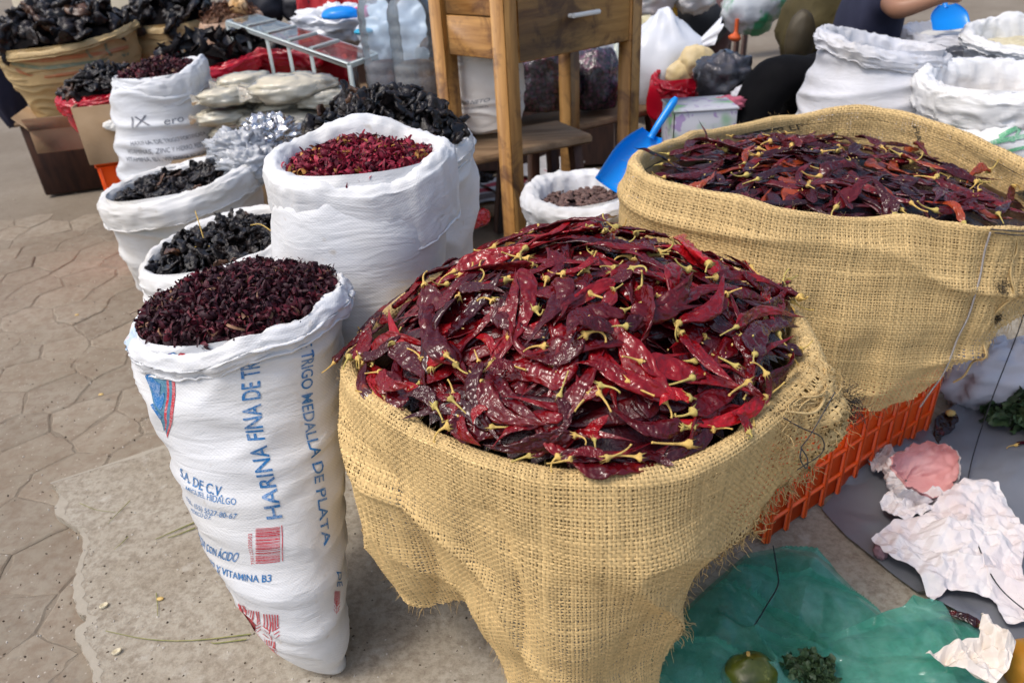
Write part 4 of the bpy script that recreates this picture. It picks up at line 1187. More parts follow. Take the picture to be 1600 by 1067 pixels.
prn = make_sack('prune_sack', 'low wide white sack of black dried chilies standing at the edge of the pavement', 'sack',
    [(222, 436, 400, 428, 2.78, .75), (212, 415, 405, 400, 2.76, .8), (195, 372, 408, 358, 2.74, .85), (180, 330, 409, 318, 2.72, .85), (172, 296, 402, 256, 2.7, .80)],
    MAT['pp_warm'], cuff_h=.085, wave=[(0, .035), (40, .03), (90, .0), (150, .0), (200, -.01), (270, -.015), (320, .015)], seed=32, wr=.012, wsc=(3, 3, 8), k=1.1, cwr=.006)
mor = make_sack('morita_sack', 'squat white sack of black dried chilies right behind the flour sack', 'sack',
    [(262, 520, 460, 520, 2.02, .95), (248, 480, 462, 480, 2.02, .95), (238, 440, 463, 430, 2.02, .95), (238, 398, 462, 356, 2.02, .95)],
    MAT['pp_warm'], cuff_h=.06, wave=[(0, .02), (90, .02), (180, -.0), (270, -.01)], seed=42, wr=.008, k=.95)
ixs = make_sack('printed_sack', 'tall white sack with grey printed lines and dark dried petals, left of the cream packets', 'sack',
    [(200, 330, 352, 320, 3.32, .8), (196, 285, 350, 275, 3.32, .85), (188, 215, 343, 206, 3.32, .88), (184, 160, 330, 152, 3.32, .85), (186, 118, 314, 106, 3.32, .78)],
    MAT['pp_grey'], cuff_h=.10, wave=[(0, .045), (30, .03), (90, .02), (180, .0), (250, -.02), (300, -.01)], seed=52, wr=.014, wsc=(2.5, 2.5, 9), k=.8)
ixs.N = normals(ixs.S) * np.sign((normals(ixs.S) * ixs.N).sum(-1, keepdims=True))
for tx, a, b, c_ in (('IX', (206, 200), (236, 196), (205, 183)), ('ero', (256, 196), (288, 190), (256, 184)), ('HARINA DE TRIGO FORTIFICADA', (205, 228), (322, 210), (204, 221)),
                     ('VITAMINAS, ZINC Y HIERRO, RESTAURADA', (200, 240), (336, 222), (199, 233)), ('VITAMINA B1, VITAMINA B2, Y VITAMINA B3', (198, 252), (342, 233), (197, 245))):
    print_text(ixs, tx, a, b, c_, INK_GREY, off=.002)
heap_base('petal_bed', ixs, .03, .05, MAT['dark_fill'], 'packed dark petals inside the tall printed sack', 'petals', 7)
shreds('dried_petals', ixs, 700, 420, .026, .055, DARKH, 'dark reddish dried petals showing at the mouth of the tall printed sack', 7, k=1.5, wild=.02)
bean = make_sack('cacao_sack', 'low white sack of cacao beans between the red heap and the counter', 'sack',
    [(835, 470, 985, 465, 2.42, .95), (828, 410, 985, 405, 2.42, .95), (824, 345, 985, 335, 2.42, .95), (832, 306, 982, 288, 2.42, .95)],
    MAT['pp'], cuff_h=.07, wave=[(0, .0), (90, .015), (180, .02), (270, -.015)], seed=62, wr=.006, k=1.35, cwr=.006)
bean.N = normals(bean.S) * np.sign((normals(bean.S) * bean.N).sum(-1, keepdims=True))
print_patch(bean, [(826, 335), (836, 352), (850, 362)], [(832, 333), (845, 350), (858, 360)], INK_GREEN, 'green_stripe', off=.003)
heap_base('cacao_bed', bean, .048, .0, MAT['dark_fill'], 'packed cacao beans under the top layer in the low white sack', 'beans', 9, rough=.004)
MAT['cacao'] = basic('cacao_bean_skin', (.10, .052, .042), (.17, .10, .085), .6, 60, bump=.4, bsc=160, rand=.35)
def beanVF(s):
    r = np.random.default_rng(s); V = []
    for z in np.linspace(-1, 1, 7):
        q = math.sqrt(max(0, 1 - z * z)) + .02
        for a in np.linspace(0, 2 * np.pi, 8, endpoint=False): V.append([z * .013, q * math.cos(a) * .0075, q * math.sin(a) * .005])
    V = np.array(V); V += r.normal(0, .0005, V.shape); return V, gridF(7, 8, True)
bd = [mesh_data('cacao_bean', *beanVF(i), MAT['cacao']) for i in range(4)]
bp = heap_samples(bean, 260, .042, .004, 9, .004, .93)
for q, p in enumerate(bp):
    ob = link('cacao_bean', bd[q % 4]); ob.location = p + [0, 0, rng.random() * .007]; ob.rotation_euler = (rng.normal(0, .4), rng.normal(0, .4), rng.random() * 6.3)
    s_ = rng.uniform(.85, 1.25); ob.scale = (s_, s_, s_)
    tag(ob, 'brown cacao bean lying loose in the low white sack', 'bean', 'cacao beans in the low white sack')

# ---- black dried chilies, crumpled and squat
MAT['black_chili'] = basic('black_chili_skin', (.004, .0045, .0065), (.020, .013, .011), .36, 30, bump=.8, bsc=70, bd=.006, rand=.3, spec=.4)
MAT['brown_chili'] = basic('brown_chili_skin', (.045, .018, .010), (.10, .045, .02), .4, 30, bump=.7, bsc=70, bd=.006, rand=.3)
def crumple(seed, L=.05, W=.036, T=.017):
    r = np.random.default_rng(seed); nz_, na = 17, 18; V = []
    for k, z in enumerate(np.linspace(-1, 1, nz_)):
        q = max(.04, (1 - abs(z) ** 2.4) ** .6) * (1 - .28 * z)
        a = np.linspace(0, 2 * np.pi, na, endpoint=False)
        V.append(np.stack([np.full(na, z * L / 2), q * W / 2 * np.cos(a), q * T / 2 * np.sin(a)], 1))
    V = np.array(V); N = normals(V); d = .0085 * fbm(V + seed, 38, 3, seed) + .006 * (ridge(V + seed * 2, 55, seed) - .5)
    V = V + np.nan_to_num(N) * d[..., None]
    V[..., 2] += .25 * T * np.sin(V[..., 0] / L * r.uniform(3, 7) + r.uniform(0, 6)); return V.reshape(-1, 3), gridF(nz_, na, True)
crm = [crumple(i, *((.062, .042, .011), (.075, .038, .010), (.055, .046, .013), (.085, .040, .009))[i % 4]) for i in range(8)]
bmesh_black = [mesh_data('black_chili', *c_, MAT['black_chili']) for c_ in crm]
bmesh_brown = [mesh_data('black_chili', *c_, MAT['brown_chili']) for c_ in crm]
def black_heap(sk, n_ind, n_mass, depth, dome, what, where, seed, k=1.0, brown=.05, shift=(0, 0), dark=None, loose=.02):
    heap_base('dried_chili_bed', sk, depth + .012, dome, dark or MAT['black_fill'], 'packed dark dried chilies under the loose ones in ' + where, 'chilies', seed, .012, shift=shift)
    P = heap_samples(sk, n_mass, depth + .006, dome, seed, shift=shift)
    V, F, _ = scatter(crm, P, rotm(n_mass), rng.uniform(.8, 1.2, n_mass) * k)
    tag(mk('dried_chili_mass', V, F, dark or MAT['black_chili'], kind='stuff'), 'black dried chilies packed in the lower layer of ' + where, 'chilies')
    P = heap_samples(sk, n_ind, depth, dome, seed, shift=shift)
    for p in P:
        br = rng.random() < brown
        ob = link('black_chili', random.choice(bmesh_brown if br else bmesh_black)); s_ = k * rng.uniform(.8, 1.25); ob.scale = (s_, s_, s_)
        ob.location = p + [0, 0, rng.random() * loose]; ob.rotation_euler = (rng.normal(0, .7), rng.normal(0, .7), rng.random() * 6.3)
        tag(ob, what, 'chili pepper', 'black chilies in ' + where)
black_heap(blk, 70, 170, .02, .11, 'shiny black crumpled dried chili heaped in the tall sack beside the counter', 'the tall sack beside the counter', 1, k=1.15)
black_heap(prn, 55, 150, .05, .045, 'black wrinkled dried chili in the low wide sack at the pavement', 'the low wide sack at the pavement', 2, k=.9, brown=.10)
black_heap(mor, 75, 220, .028, .055, 'small black dried chili in the squat sack behind the flour sack', 'the squat sack behind the flour sack', 3, k=.75, brown=.12)
for a, b in (((305, 330), (318, 372)), ((392, 352), (425, 362)), ((288, 398), (330, 385))):
    p0, p1 = on_y(*a, 1.98), on_y(*b, 1.93)
    tag(MB().tube(cr(np.array([p0, (p0 + p1) / 2 + [0, 0, .012], p1]), 10), .0016, 5).obj('dry_stalk', MAT['stem']), 'thin dry stalk lying on the black chilies of the squat sack', 'stalk', 'stalks on the squat sack')

# ---- blue scoops
MAT['blue'] = plastic('blue_plastic', (.0, .25, .80), .28)
def scoop(name, label, tipc, ang_dir, L, W, up, handle_len, thick=.003, cup=.42):
    """tipc: middle of the blade's lip; ang_dir: unit vector from lip to handle; up: open side"""
    d = np.array(ang_dir, float); d /= np.linalg.norm(d); up = np.array(up, float); up -= d * (up @ d); up /= np.linalg.norm(up); sd = np.cross(d, up)
    root = thing(name, label, 'scoop', tipc)
    n, k = 14, 13; s = np.linspace(0, 1, n); a = np.linspace(-1, 1, k)
    V = []
    for off in (0, -thick):
        for q in s:
            w = W / 2 * (1.0 if q < .45 else math.cos((q - .45) / .55 * 1.25) ** .7)
            dp = W * cup * (.75 + .25 * min(1, q * 2))
            ww = a * 1.45
            for t in ww:
                V.append(np.array(tipc) + d * L * q + sd * (w * math.sin(t)) - up * ((dp * min(1, w / (W / 2)) + off * 0) * math.cos(t) + off))
    V = np.array(V); F = np.vstack([gridF(n, k), gridF(n, k, off=n * k)[:, ::-1]])
    rim = [[i, i + 1, n * k + i + 1, n * k + i] for i in range(k - 1)]
    for j in range(n - 1):
        rim += [[j * k, (j + 1) * k, n * k + (j + 1) * k, n * k + j * k], [j * k + k - 1, (j + 1) * k + k - 1, n * k + (j + 1) * k + k - 1, n * k + j * k + k - 1]]
    mk('scoop_blade', V, np.vstack([F, np.array(rim)]), MAT['blue'], root)
    h0 = np.array(tipc) + d * L * .93 - up * W * .12; h1 = h0 + d * handle_len
    mb = MB(); P = cr(np.array([h0, h0 + d * handle_len * .3 + up * .006, h1]), 16)
    rad = np.interp(np.linspace(0, 1, 16), [0, .1, .5, .92, 1], [.014, .011, .012, .014, .008])
    mb.tube(P, rad, 10); mb.obj('handle', MAT['blue'], root)
    return root
lip = on_y(962, 296, 2.30); hd = on_y(1058, 146, 2.42) - lip
scoop('plastic_scoop', 'bright blue plastic scoop stuck in the cacao beans, handle pointing up right', lip, hd, np.linalg.norm(hd) * .60, .165, (-.45, -.85, .35), np.linalg.norm(hd) * .42)
# ================================================================ the jute sack on the right, on an orange crate
BZ = .82
BC = np.array([.86, 1.92]); BTILT = -.12
brim_px = [(982, 258), (1010, 278), (1060, 294), (1130, 311), (1200, 325), (1290, 332), (1390, 337), (1480, 344), (1560, 356), (1625, 348), (1690, 325)]
back_px = [(1670, 292, .57), (1600, 250, .58), (1520, 208, .58), (1430, 174, .57), (1370, 163, .55), (1250, 176, .50), (1200, 184, .47), (1130, 200, .43), (1060, 214, .43), (1010, 232, .47)]
brt = []; brz = []
for x, y in brim_px:
    z = BZ
    for _ in range(12):
        P = on_z(x, y, z); z = .5 * z + .5 * (BZ + BTILT * (P[0] - BC[0]))
    q = P[:2] - BC; an = math.degrees(math.atan2(q[1], q[0])) % 360; brt.append((an, math.hypot(*q))); brz.append((an, z - BZ))
for x, y, r in back_px:
    d = ray(x, y); t = np.linspace(.8, 4.5, 4000); P = CAM + t[:, None] * d; h = np.hypot(P[:, 0] - BC[0], P[:, 1] - BC[1]); k = np.where(h < r)[0]
    P = P[k[-1]] if len(k) else P[np.argmin(h)]
    q = P[:2] - BC; an = math.degrees(math.atan2(q[1], q[0])) % 360; brt.append((an, math.hypot(*q))); brz.append((an, P[2] - BZ))
dd = np.arange(0, 360, 1.0); _bt = smooth_c(interp_ang(dd, brt), 30)[:, 0]
def back_rim(dg): return np.interp(np.asarray(dg) % 360, np.append(dd, 360), np.append(_bt, _bt[0]))
print('BRIM', [(round(a_), round(r_, 2), round(z_, 2)) for (a_, r_), (_, z_) in zip(brt, brz)])
NUB = 400; PB = .0066
thb = np.linspace(0, 2 * np.pi, NUB, endpoint=False); degb = np.degrees(thb)
rb_ = back_rim(degb)
rim_z = smooth_c(interp_ang(degb, brz), 30)[:, 0]
hem_b = smooth_c(interp_ang(degb, [(0, .50), (90, .4), (170, .4), (195, .42), (220, .38), (245, .35), (262, .33), (275, .315), (288, .315), (294, .33), (299, .40), (306, .44), (314, .47), (322, .50), (335, .55), (345, .57)]), 3)[:, 0]
tb_ = np.arange(-.20, .72, PB); NVB = len(tb_)
t2, th2 = np.meshgrid(tb_, thb, indexing='ij'); r2 = np.broadcast_to(rb_, t2.shape); dg2 = np.degrees(th2)
RB2 = .014; arc = RB2 * np.pi / 2
phi = np.clip(t2 / RB2, -np.pi / 2, np.pi / 2)
rad = np.where(t2 < -arc, r2 - 2 * RB2 + .03 * np.clip(-t2, 0, .2), np.where(t2 > arc, r2, r2 - RB2 + RB2 * np.sin(phi)))
zz = BZ + rim_z[None] + np.where(t2 < -arc, -RB2 + (t2 + arc), np.where(t2 > arc, -RB2 - (t2 - arc), -RB2 + RB2 * np.cos(phi)))
q = np.clip((t2 - arc) / .6, 0, 1.2)
rad = rad + .03 * np.sin(np.pi * np.clip(q * 1.2, 0, 1)) + interp_ang(dg2.ravel(), [(0, -.06), (90, 0), (200, -.02), (250, .03), (275, .045), (290, -.01), (310, -.08), (330, -.08)])[:, 0].reshape(t2.shape) * q
rad = rad + (.010 * np.sin(th2 * 6 + 2 + 2 * q) + .006 * np.sin(th2 * 15 + 5 * q)) * sstep(.05, .8, q)
PBk = np.stack([BC[0] + rad * np.cos(th2), BC[1] + rad * np.sin(th2), zz], -1)
NB = normals(PBk); NB *= np.sign((NB[NVB // 2] * np.stack([np.cos(thb), np.sin(thb), 0 * thb], -1)).sum())
PBk[..., 2] += .012 * fbm(np.stack([np.cos(th2) * 2.5, np.sin(th2) * 2.5, th2 * 0], -1), 1, 2, 14) * np.clip(1 - np.abs(t2) / .25, 0, 1)
dsp = .008 * fbm(PBk, 5, 3, 12) + .016 * (ridge(PBk * np.array([1.0, 1.0, 7]), 1, 41) ** 3) * sstep(.04, .1, t2)
# the pinched seam and gathered corner on the right
seam_d = gauss(dg2, 300, 3.0) * sstep(.0, .05, t2)
dsp = dsp - .014 * seam_d + .022 * gauss(dg2, 312, 7) * fbm(PBk * np.array([1, 1, .4]), 22, 2, 6) * sstep(0, .1, t2)
PBk = PBk + NB * dsp[..., None]; NB = normals(PBk) * np.sign((normals(PBk) * NB).sum(-1, keepdims=True))
hzb = hem_b + .008 * pn(np.stack([degb / 5, degb * 0, degb * 0], -1), 1, 3)
maskb = zz > hzb[None] + rng.random(NUB)[None] * .004
bks = thing('chili_sack', 'wide jute sack on the orange crate at the right, filled with dark brown chilies', 'sack', (BC[0], BC[1] + .1, .30))
V, F, Cc = weave(PBk, NB, maskb, seed=15, hw=.35, base=(.75, .54, .255))
tag(mk('woven_jute_cloth', V, F, MAT['jute'], bks, col=Cc), kind='stuff')
jj = np.array([np.max(np.where(maskb[:, i])[0]) for i in range(NUB)]); hp = PBk[jj, np.arange(NUB)]; hn = NB[jj, np.arange(NUB)]
k1 = rng.choice(np.where((degb > 200) & (degb < 340))[0], 240)
parts = [hairs(hp[k1], hn[k1] * .3 + rng.normal(0, .5, (240, 3)) + [0, 0, -1], 5, np.full(240, .0006), rng.uniform(.008, .03, 240), .25, .15, seed=21)]
jr = rng.integers(10, NVB - 10, 6000); ir = rng.integers(0, NUB, 6000); okh = maskb[jr, ir] & (rng.random(6000) < np.where(np.abs(tb_[jr]) < .05, 1, .3)); jr, ir = jr[okh], ir[okh]
parts.append(hairs(PBk[jr, ir], NB[jr, ir] * .7 + rng.normal(0, .8, (len(jr), 3)), 4, np.full(len(jr), .00025), rng.uniform(.006, .025, len(jr)), .35, .02, base=(.66, .48, .24), seed=23))
V, F, Cc = cat(parts); tag(mk('loose_fibres', V, F, MAT['jute'], bks, col=Cc), kind='stuff')
def bpt(dg, t, out=0.0):
    i = int(round((dg % 360) / 360 * NUB)) % NUB; j = int(np.clip((t + .20) / PB, 0, NVB - 1)); return PBk[j, i] + NB[j, i] * out
MAT['grey_yarn'] = basic('grey_yarn', (.36, .33, .32), (.45, .42, .40), .9, 90)
mb = MB(); mb.tube(cr(np.array([bpt(300 - .35 * k, .02 + .055 * k, .004) for k in range(10)]), 50), .0022, 6); mb.obj('seam_stitch', MAT['grey_yarn'], bks)
mb = MB(); mb.tube(cr(np.array([bpt(308 + .6 * math.sin(k * 2.1), .03 + .035 * k, .006 if k % 2 else -.002) for k in range(13)]), 60), .0028, 6); mb.obj('corner_stitch', MAT['twine'], bks)
mb = MB(); mb.tube(cr(np.array([bpt(300, .012, .006), bpt(308, .02, .012), bpt(318, .02, .014), bpt(328, .03, .012)]), 30), .0016, 6)
mb.tube(cr(np.array([bpt(301, .02, .006), bpt(309, .026, .014), bpt(318, .025, .016), bpt(327, .04, .012)]), 30), .0013, 6); mb.obj('tie_wire', MAT['dark_twine'], bks)
kb = np.repeat(np.array([bpt(312, .26, .0), bpt(306, .16, .0)]), 160, 0) + rng.normal(0, .008, (320, 3))
V, F, Cc = hairs(kb, rng.normal(size=(320, 3)), 4, np.full(320, .0006), rng.uniform(.008, .02, 320), .5, .05, seed=29); tag(mk('scorched_frays', V, F, MAT['char'], bks), kind='stuff')
# faded black stencil marks on the inside of the raised back lip
class Tmp: pass
stn = Tmp(); stn.root = bks
jA, jB = 4, int((.20 - arc) / PB)
INS = PBk[jA:jB]; INN = NB[jA:jB]
MAT['stencil'] = ink('black_stencil_ink', (.03, .035, .035), .5, (.40, .29, .13))
for bd_, a, b, c_ in (('FG', (1205, 206), (1224, 203), (1203, 192)), ('EF', (1234, 204), (1255, 201), (1232, 188)), ('CAFE', (1436, 234), (1428, 180), (1444, 232)), ('MX', (1500, 225), (1480, 195), (1512, 212)), ('HHH', (1588, 300), (1588, 262), (1604, 298))):
    print_text(stn, bd_, a, b, c_, MAT['stencil'], 'stencil_mark', .004, True, S=INS, N=INN)
# inner body of the sack
nz = 30; za = np.linspace(.30, BZ - .09, nz); B = []
tb = np.linspace(0, 2 * np.pi, 80, endpoint=False); rbb = back_rim(np.degrees(tb)) - .014
for z in za:
    s_ = np.interp(z, [.30, .45, .8], [.72, .86, 1.0]); B.append(np.stack([BC[0] + rbb * s_ * np.cos(tb), BC[1] + rbb * s_ * np.sin(tb), z + BTILT * rbb * np.cos(tb) * (z - .30) / (BZ - .39)], 1))
mk('inner_sack', np.array(B), gridF(nz, 80, True), MAT['jute_plain'], bks)

def back_dome(x, y):
    dx, dy = x - BC[0], y - BC[1]; r = np.hypot(dx, dy); q = r / (back_rim(np.degrees(np.arctan2(dy, dx))) - .03)
    z = BZ + BTILT * dx * .8 - .036 + .05 * np.clip(dy, 0, .5) + .05 * (1 - np.clip(q, 0, 1) ** 2) + .018 * fbm(np.stack([x, y, x * 0], -1), 7, 2, 22)
    return z - np.clip(q - 1, 0, 1) * 1.0
pile2 = Pile(.20, 1.20, 240, 230, .006, back_dome)
def back_inside(lim=.93):
    def f():
        t = rng.random() * 2 * np.pi; r = math.sqrt(rng.random()) * lim * (back_rim(math.degrees(t)) - .06); return BC + r * np.array([math.cos(t), math.sin(t)])
    return f
def keep_in2(a, b):
    for _ in range(12):
        bad = 0
        for p in (a, b):
            d = p - BC; r = np.hypot(*d); R_ = back_rim(math.degrees(math.atan2(d[1], d[0]))) - .06
            if r > R_: s = d * (1 - R_ / r); a = a - s * .6; b = b - s * .6; bad = 1
        if not bad: break
    return a, b
lowV, lowF, lowC, offn = [], {}, [], 0
def dark_col(): 
    t = rng.random(); return tuple(np.array([.020, .003, .005]) * (1 - t) + np.array([.12, .008, .011]) * t) if rng.random() < .88 else (.30, .045, .012)
for k in range(190):
    vi = int(rng.integers(0, 6)); L = POD_L[vi] * rng.uniform(.8, 1.05); a, b = keep_in2(*rand_spot(pile2, back_inside(), L))
    put_low(a, b, POD_W[vi] * .9, vi, .012, dark_col(), pile2)
lowF.setdefault(4, [])
xx, yy = np.meshgrid(np.arange(0, 240, 3), np.arange(0, 230, 3)); hb = back_dome(.20 + xx * .006, 1.20 + yy * .006) - .035
X_, Y_ = .20 + xx * .006, 1.20 + yy * .006; okc = np.hypot(X_ - BC[0], Y_ - BC[1]) < back_rim(np.degrees(np.arctan2(Y_ - BC[1], X_ - BC[0]))) - .035
BV = np.stack([.20 + xx * .006, 1.20 + yy * .006, hb], -1); BF = gridF(*xx.shape); BF = BF[okc.ravel()[BF].all(1)]
lowF[4].append(BF + offn); lowV.append(BV.reshape(-1, 3)); lowC.append(np.tile((.02, .003, .004), (BV.size // 3, 1)))
tag(mk('buried_chilies', np.vstack(lowV), [np.vstack(f) for f in lowF.values()], MAT['chili_low'], col=np.vstack(lowC), kind='stuff'), 'mass of dark brown chilies packed below the top layer of the right jute sack', 'chilies')
LAB_B = 'dark brownish dried chili lying in the jute sack on the orange crate'
for k in range(78):
    vi = int(rng.integers(0, NPOD)); L = POD_L[vi] * rng.uniform(.78, 1.0); a, b = keep_in2(*rand_spot(pile2, back_inside(.95), L))
    R, o, Lx = pile2.lay(a, b, POD_W[vi] * .9, .004, roll=rng.normal(0, .5))
    add_chili(R, o, Lx, vi, dark_col(), LAB_B, 'dark chilies in the right jute sack', flip=rng.random() < .5)
# one black chili hanging out over the left lip, one standing up
A, B_ = on_y(1045, 252, 1.93), on_y(994, 232, 1.86)
x = (B_ - A) / np.linalg.norm(B_ - A); y = np.cross([0, -.5, .8], x); y /= np.linalg.norm(y)
add_chili(np.stack([x, y, np.cross(x, y)], 1), A, np.linalg.norm(B_ - A), 6, (.012, .006, .007), 'thin black chili poking out over the left lip of the right jute sack', None, wscale=.7)
A, B_ = on_y(1102, 228, 2.16), on_y(1093, 186, 2.18)
x = (B_ - A) / np.linalg.norm(B_ - A); y = np.cross([.1, -1, .0], x); y /= np.linalg.norm(y)
add_chili(np.stack([x, y, np.cross(x, y)], 1), A, np.linalg.norm(B_ - A), 10, (.03, .006, .008), 'small dark chili standing upright at the back of the right jute sack', None, wscale=.8)
# a few yellow seeds and straw bits
MAT['seed'] = basic('chili_seed', (.62, .40, .12), (.72, .52, .2), .6, 60)
sv, sf = np.array([[math.cos(a) * .0022, math.sin(a) * .0018, z] for z in (-.0006, .0006) for a in np.linspace(0, 6.283, 6, endpoint=False)]), np.vstack([gridF(2, 6, True)])
sf = np.vstack([sf, [[6, 7, 8, 9], [9, 10, 11, 6]]])
def seeds(n, fn, P_, label):
    xy = np.array([fn() for _ in range(n)]); z = P_.at(xy[:, 0], xy[:, 1]) + .002
    V, F, _ = scatter([(sv, sf)], np.column_stack([xy, z]), rotm(n), rng.uniform(.8, 1.3, n)); tag(mk('chili_seeds', V, F, MAT['seed'], kind='stuff'), label, 'seeds')
seeds(70, back_inside(.8), pile2, 'tiny yellow seeds spilled over the dark chilies of the right jute sack')
seeds(40, front_inside(.9), pile, 'tiny yellow seeds scattered over the red front heap')

# ---------------------------------------------------------------- orange crate
MAT['orange'] = plastic('orange_plastic', (1.0, .12, .010), .36, c2=(.95, .10, .008))
def crate(name, label, c0, c1, width, z0, h, ribs, rails, group=None):
    """c0-c1: bottom front edge; the crate extends behind it"""
    c0, c1 = np.array(c0, float), np.array(c1, float); ex = c1 - c0; L = np.linalg.norm(ex); ex /= L; ey = np.array([-ex[1], ex[0]])
    root = thing(name, label, 'crate', (*(c0 + ex * L / 2 + ey * width / 2), z0), group)
    R = np.array([[ex[0], ey[0], 0], [ex[1], ey[1], 0], [0, 0, 1]])
    def W(x, y, z): return np.array([*(c0 + ex * x + ey * y), z0 + z])
    for (o, dx, ln) in ((0, 1, L), (1, 1, L), (2, 0, width), (3, 0, width)):
        mb = MB(); rb_ = MB()
        def pos(a, inw, z):
            if o == 0: return W(a, inw, z)
            if o == 1: return W(a, width - inw, z)
            if o == 2: return W(inw, a, z)
            return W(L - inw, a, z)
        size = (lambda la, th_, hz_: (la, th_, hz_)) if o < 2 else (lambda la, th_, hz_: (th_, la, hz_))
        mb.box(pos(ln / 2, .014, h / 2), size(ln - .03, .005, h - .02), R, .001); mb.obj('side_panel', MAT['orange'], root)
        k = int(ln / ribs)
        for q in range(k + 1):
            a = .012 + (ln - .024) * q / k
            MB().box(pos(a, .0065, h / 2), size(.013, .0115, h - .006), R, .002).obj('rib', MAT['orange'], root)
        for z in rails:
            MB().box(pos(ln / 2, .008, z), size(ln - .004, .010, .014), R, .002).obj('rail', MAT['orange'], root)
        MB().box(pos(ln / 2, .005, h - .011), size(ln + .004, .020, .022), R, .004).obj('rim_band', MAT['orange'], root)
    MB().box(W(L / 2, width / 2, .008), (L - .03, width - .03, .008), R).obj('crate_floor', MAT['orange'], root)
    return root
ca0, ca1 = on_z(1214, 842, .012)[:2], on_z(1452, 674, .012)[:2]
d_ = ca1 - ca0; ca0 = ca0 - d_ * .06
crate('plastic_crate', 'orange plastic crate with vertical ribs under the right jute sack', ca0, ca1, .42, .012, .31, .075, (.075, .16, .235))
# ================================================================ behind: counter, stools, bags
m = Mt('worn_pine', .5, .4); v = m.coord(); a = m.n('Attribute', attribute_name='Col').outputs['Color']
gr = m.math('ADD', m.math('MULTIPLY', m.noise(a, 10, 4, .6, 1.2), .55), m.math('MULTIPLY', m.noise(a, 46, 4, .65, .6), .45)); st_ = m.noise(v, 7, 5, .65, .8)
c = m.mix(m.ramp(gr, (.36, 0.), (.62, 1.)), (.26, .11, .022), (.56, .295, .085))
c = m.mix(m.ramp(st_, (.50, 0.), (.64, .8)), c, (.11, .042, .014))
m.P(Base_Color=c, Roughness=m.ramp(gr, (.3, .40), (.7, .6))); m.bump(gr, .35, .004); MAT['pine'] = m.m
MAT['old_wood'] = basic('grey_brown_wood', (.20, .12, .06), (.34, .22, .12), .7, 5, bump=.4, bsc=30, stretch=(1, 8, 8))
MAT['dark_wood'] = basic('dark_stained_wood', (.035, .014, .008), (.075, .03, .016), .55, 5, bump=.3, bsc=30, stretch=(6, 6, 1))
MAT['white_bar'] = plastic('white_handle', (.78, .78, .74), .35)
MAT['card'] = basic('corrugated_card', (.40, .265, .145), (.50, .35, .21), .85, 5, bump=.2, bsc=90)
def wood(mb, name, mat, parent, along):
    """grain coordinates follow the piece: stored with the mesh"""
    V = np.vstack(mb.V); along = np.array(along, float) / np.linalg.norm(along)
    t = V @ along; P = V - t[:, None] * along + (t * .09)[:, None] * along
    o = mb.obj(name, mat, parent, col=P + rng.random(3) * 5); return o
FLp = on_y(791, 108, 2.78); cz = FLp[2]
FRp = on_z(984, 68, cz); RLp = on_z(697, 97, cz); RRp = FRp + RLp - FLp
ctr = thing('wooden_counter', 'tall worn wooden counter with a drawer and square legs', 'counter', (*(FLp + RRp)[:2] / 2, 0))
ex = (FRp - FLp); LX = np.linalg.norm(ex); ex /= LX; ey = (RLp - FLp); LY = np.linalg.norm(ey); ey /= LY
RT = np.stack([ex, ey, [0, 0, 1]], 1); CT = cz + .50
for P in (FLp, FRp, RLp, RRp):
    wood(MB().beam([P[0], P[1], .0], [P[0] + .0, P[1], CT], .068, .068, up=ey, bev=.004), 'leg', MAT['pine'], ctr, (0, 0, 1))
wood(MB().box((FLp + FRp) / 2 + ey * .0 - ey * .010 + [0, 0, .215], (LX - .075, .035, .40), RT, .004), 'drawer', MAT['pine'], ctr, ex)
hc = on_y(899, 37, 2.78) ; hc = (FLp + FRp) / 2 + ex * (.03) - ey * .045 + [0, 0, .145]
mb = MB(); P = [hc + ex * .07 + ey * .02, hc + ex * .068, hc - ex * .068, hc - ex * .07 + ey * .02]
mb.tube(cr(np.array([P[0], P[1]]), 4), .008, 8).tube(cr(np.array([P[1], P[2]]), 4), .009, 8).tube(cr(np.array([P[2], P[3]]), 4), .008, 8); mb.obj('handle', MAT['white_bar'], ctr)
for z0, z1 in ((.03, .17), (.172, .46)):
    wood(MB().box((FLp + RLp) / 2 + [0, 0, (z0 + z1) / 2], (.022, LY - .07, z1 - z0), RT, .003), 'side_panel', MAT['pine'], ctr, ey)
wood(MB().box((FRp + RRp) / 2 + [0, 0, .24], (.022, LY - .07, .44), RT, .003), 'side_panel', MAT['pine'], ctr, ey)
wood(MB().box((RLp + RRp) / 2 + [0, 0, .24], (LX - .07, .022, .44), RT, .003), 'back_panel', MAT['pine'], ctr, ex)
wood(MB().box((FLp + RRp) / 2 + [0, 0, CT - cz + .018], (LX + .16, LY + .16, .035), RT, .006), 'counter_top', MAT['pine'], ctr, ex)

def stool(label, c, size, yaw, h, group=None, mat=None, splay=.05, leg=.045):
    root = thing('wooden_stool', label, 'stool', (c[0], c[1], 0), group)
    ca_, sa_ = math.cos(yaw), math.sin(yaw); R = np.array([[ca_, -sa_, 0], [sa_, ca_, 0], [0, 0, 1]])
    wood(MB().box((c[0], c[1], h - .018), (size[0], size[1], .036), R, .008), 'seat', mat or MAT['old_wood'], root, R[:, 0])
    for sx in (-1, 1):
        for sy in (-1, 1):
            t = np.array([c[0], c[1], h - .037]) + R @ [sx * (size[0] / 2 - .06), sy * (size[1] / 2 - .05), 0]
            b = np.array([c[0], c[1], 0]) + R @ [sx * (size[0] / 2 - .06 + splay), sy * (size[1] / 2 - .05 + splay), 0]
            wood(MB().beam(b, t, leg, leg, up=R[:, 1], bev=.003), 'leg', MAT['dark_wood'], root, (0, 0, 1))
    return root
sc = on_y(795, 217, 3.02); stool('low wooden stool under the counter carrying the printed cream sack', sc, (.62, .30), .42, sc[2])
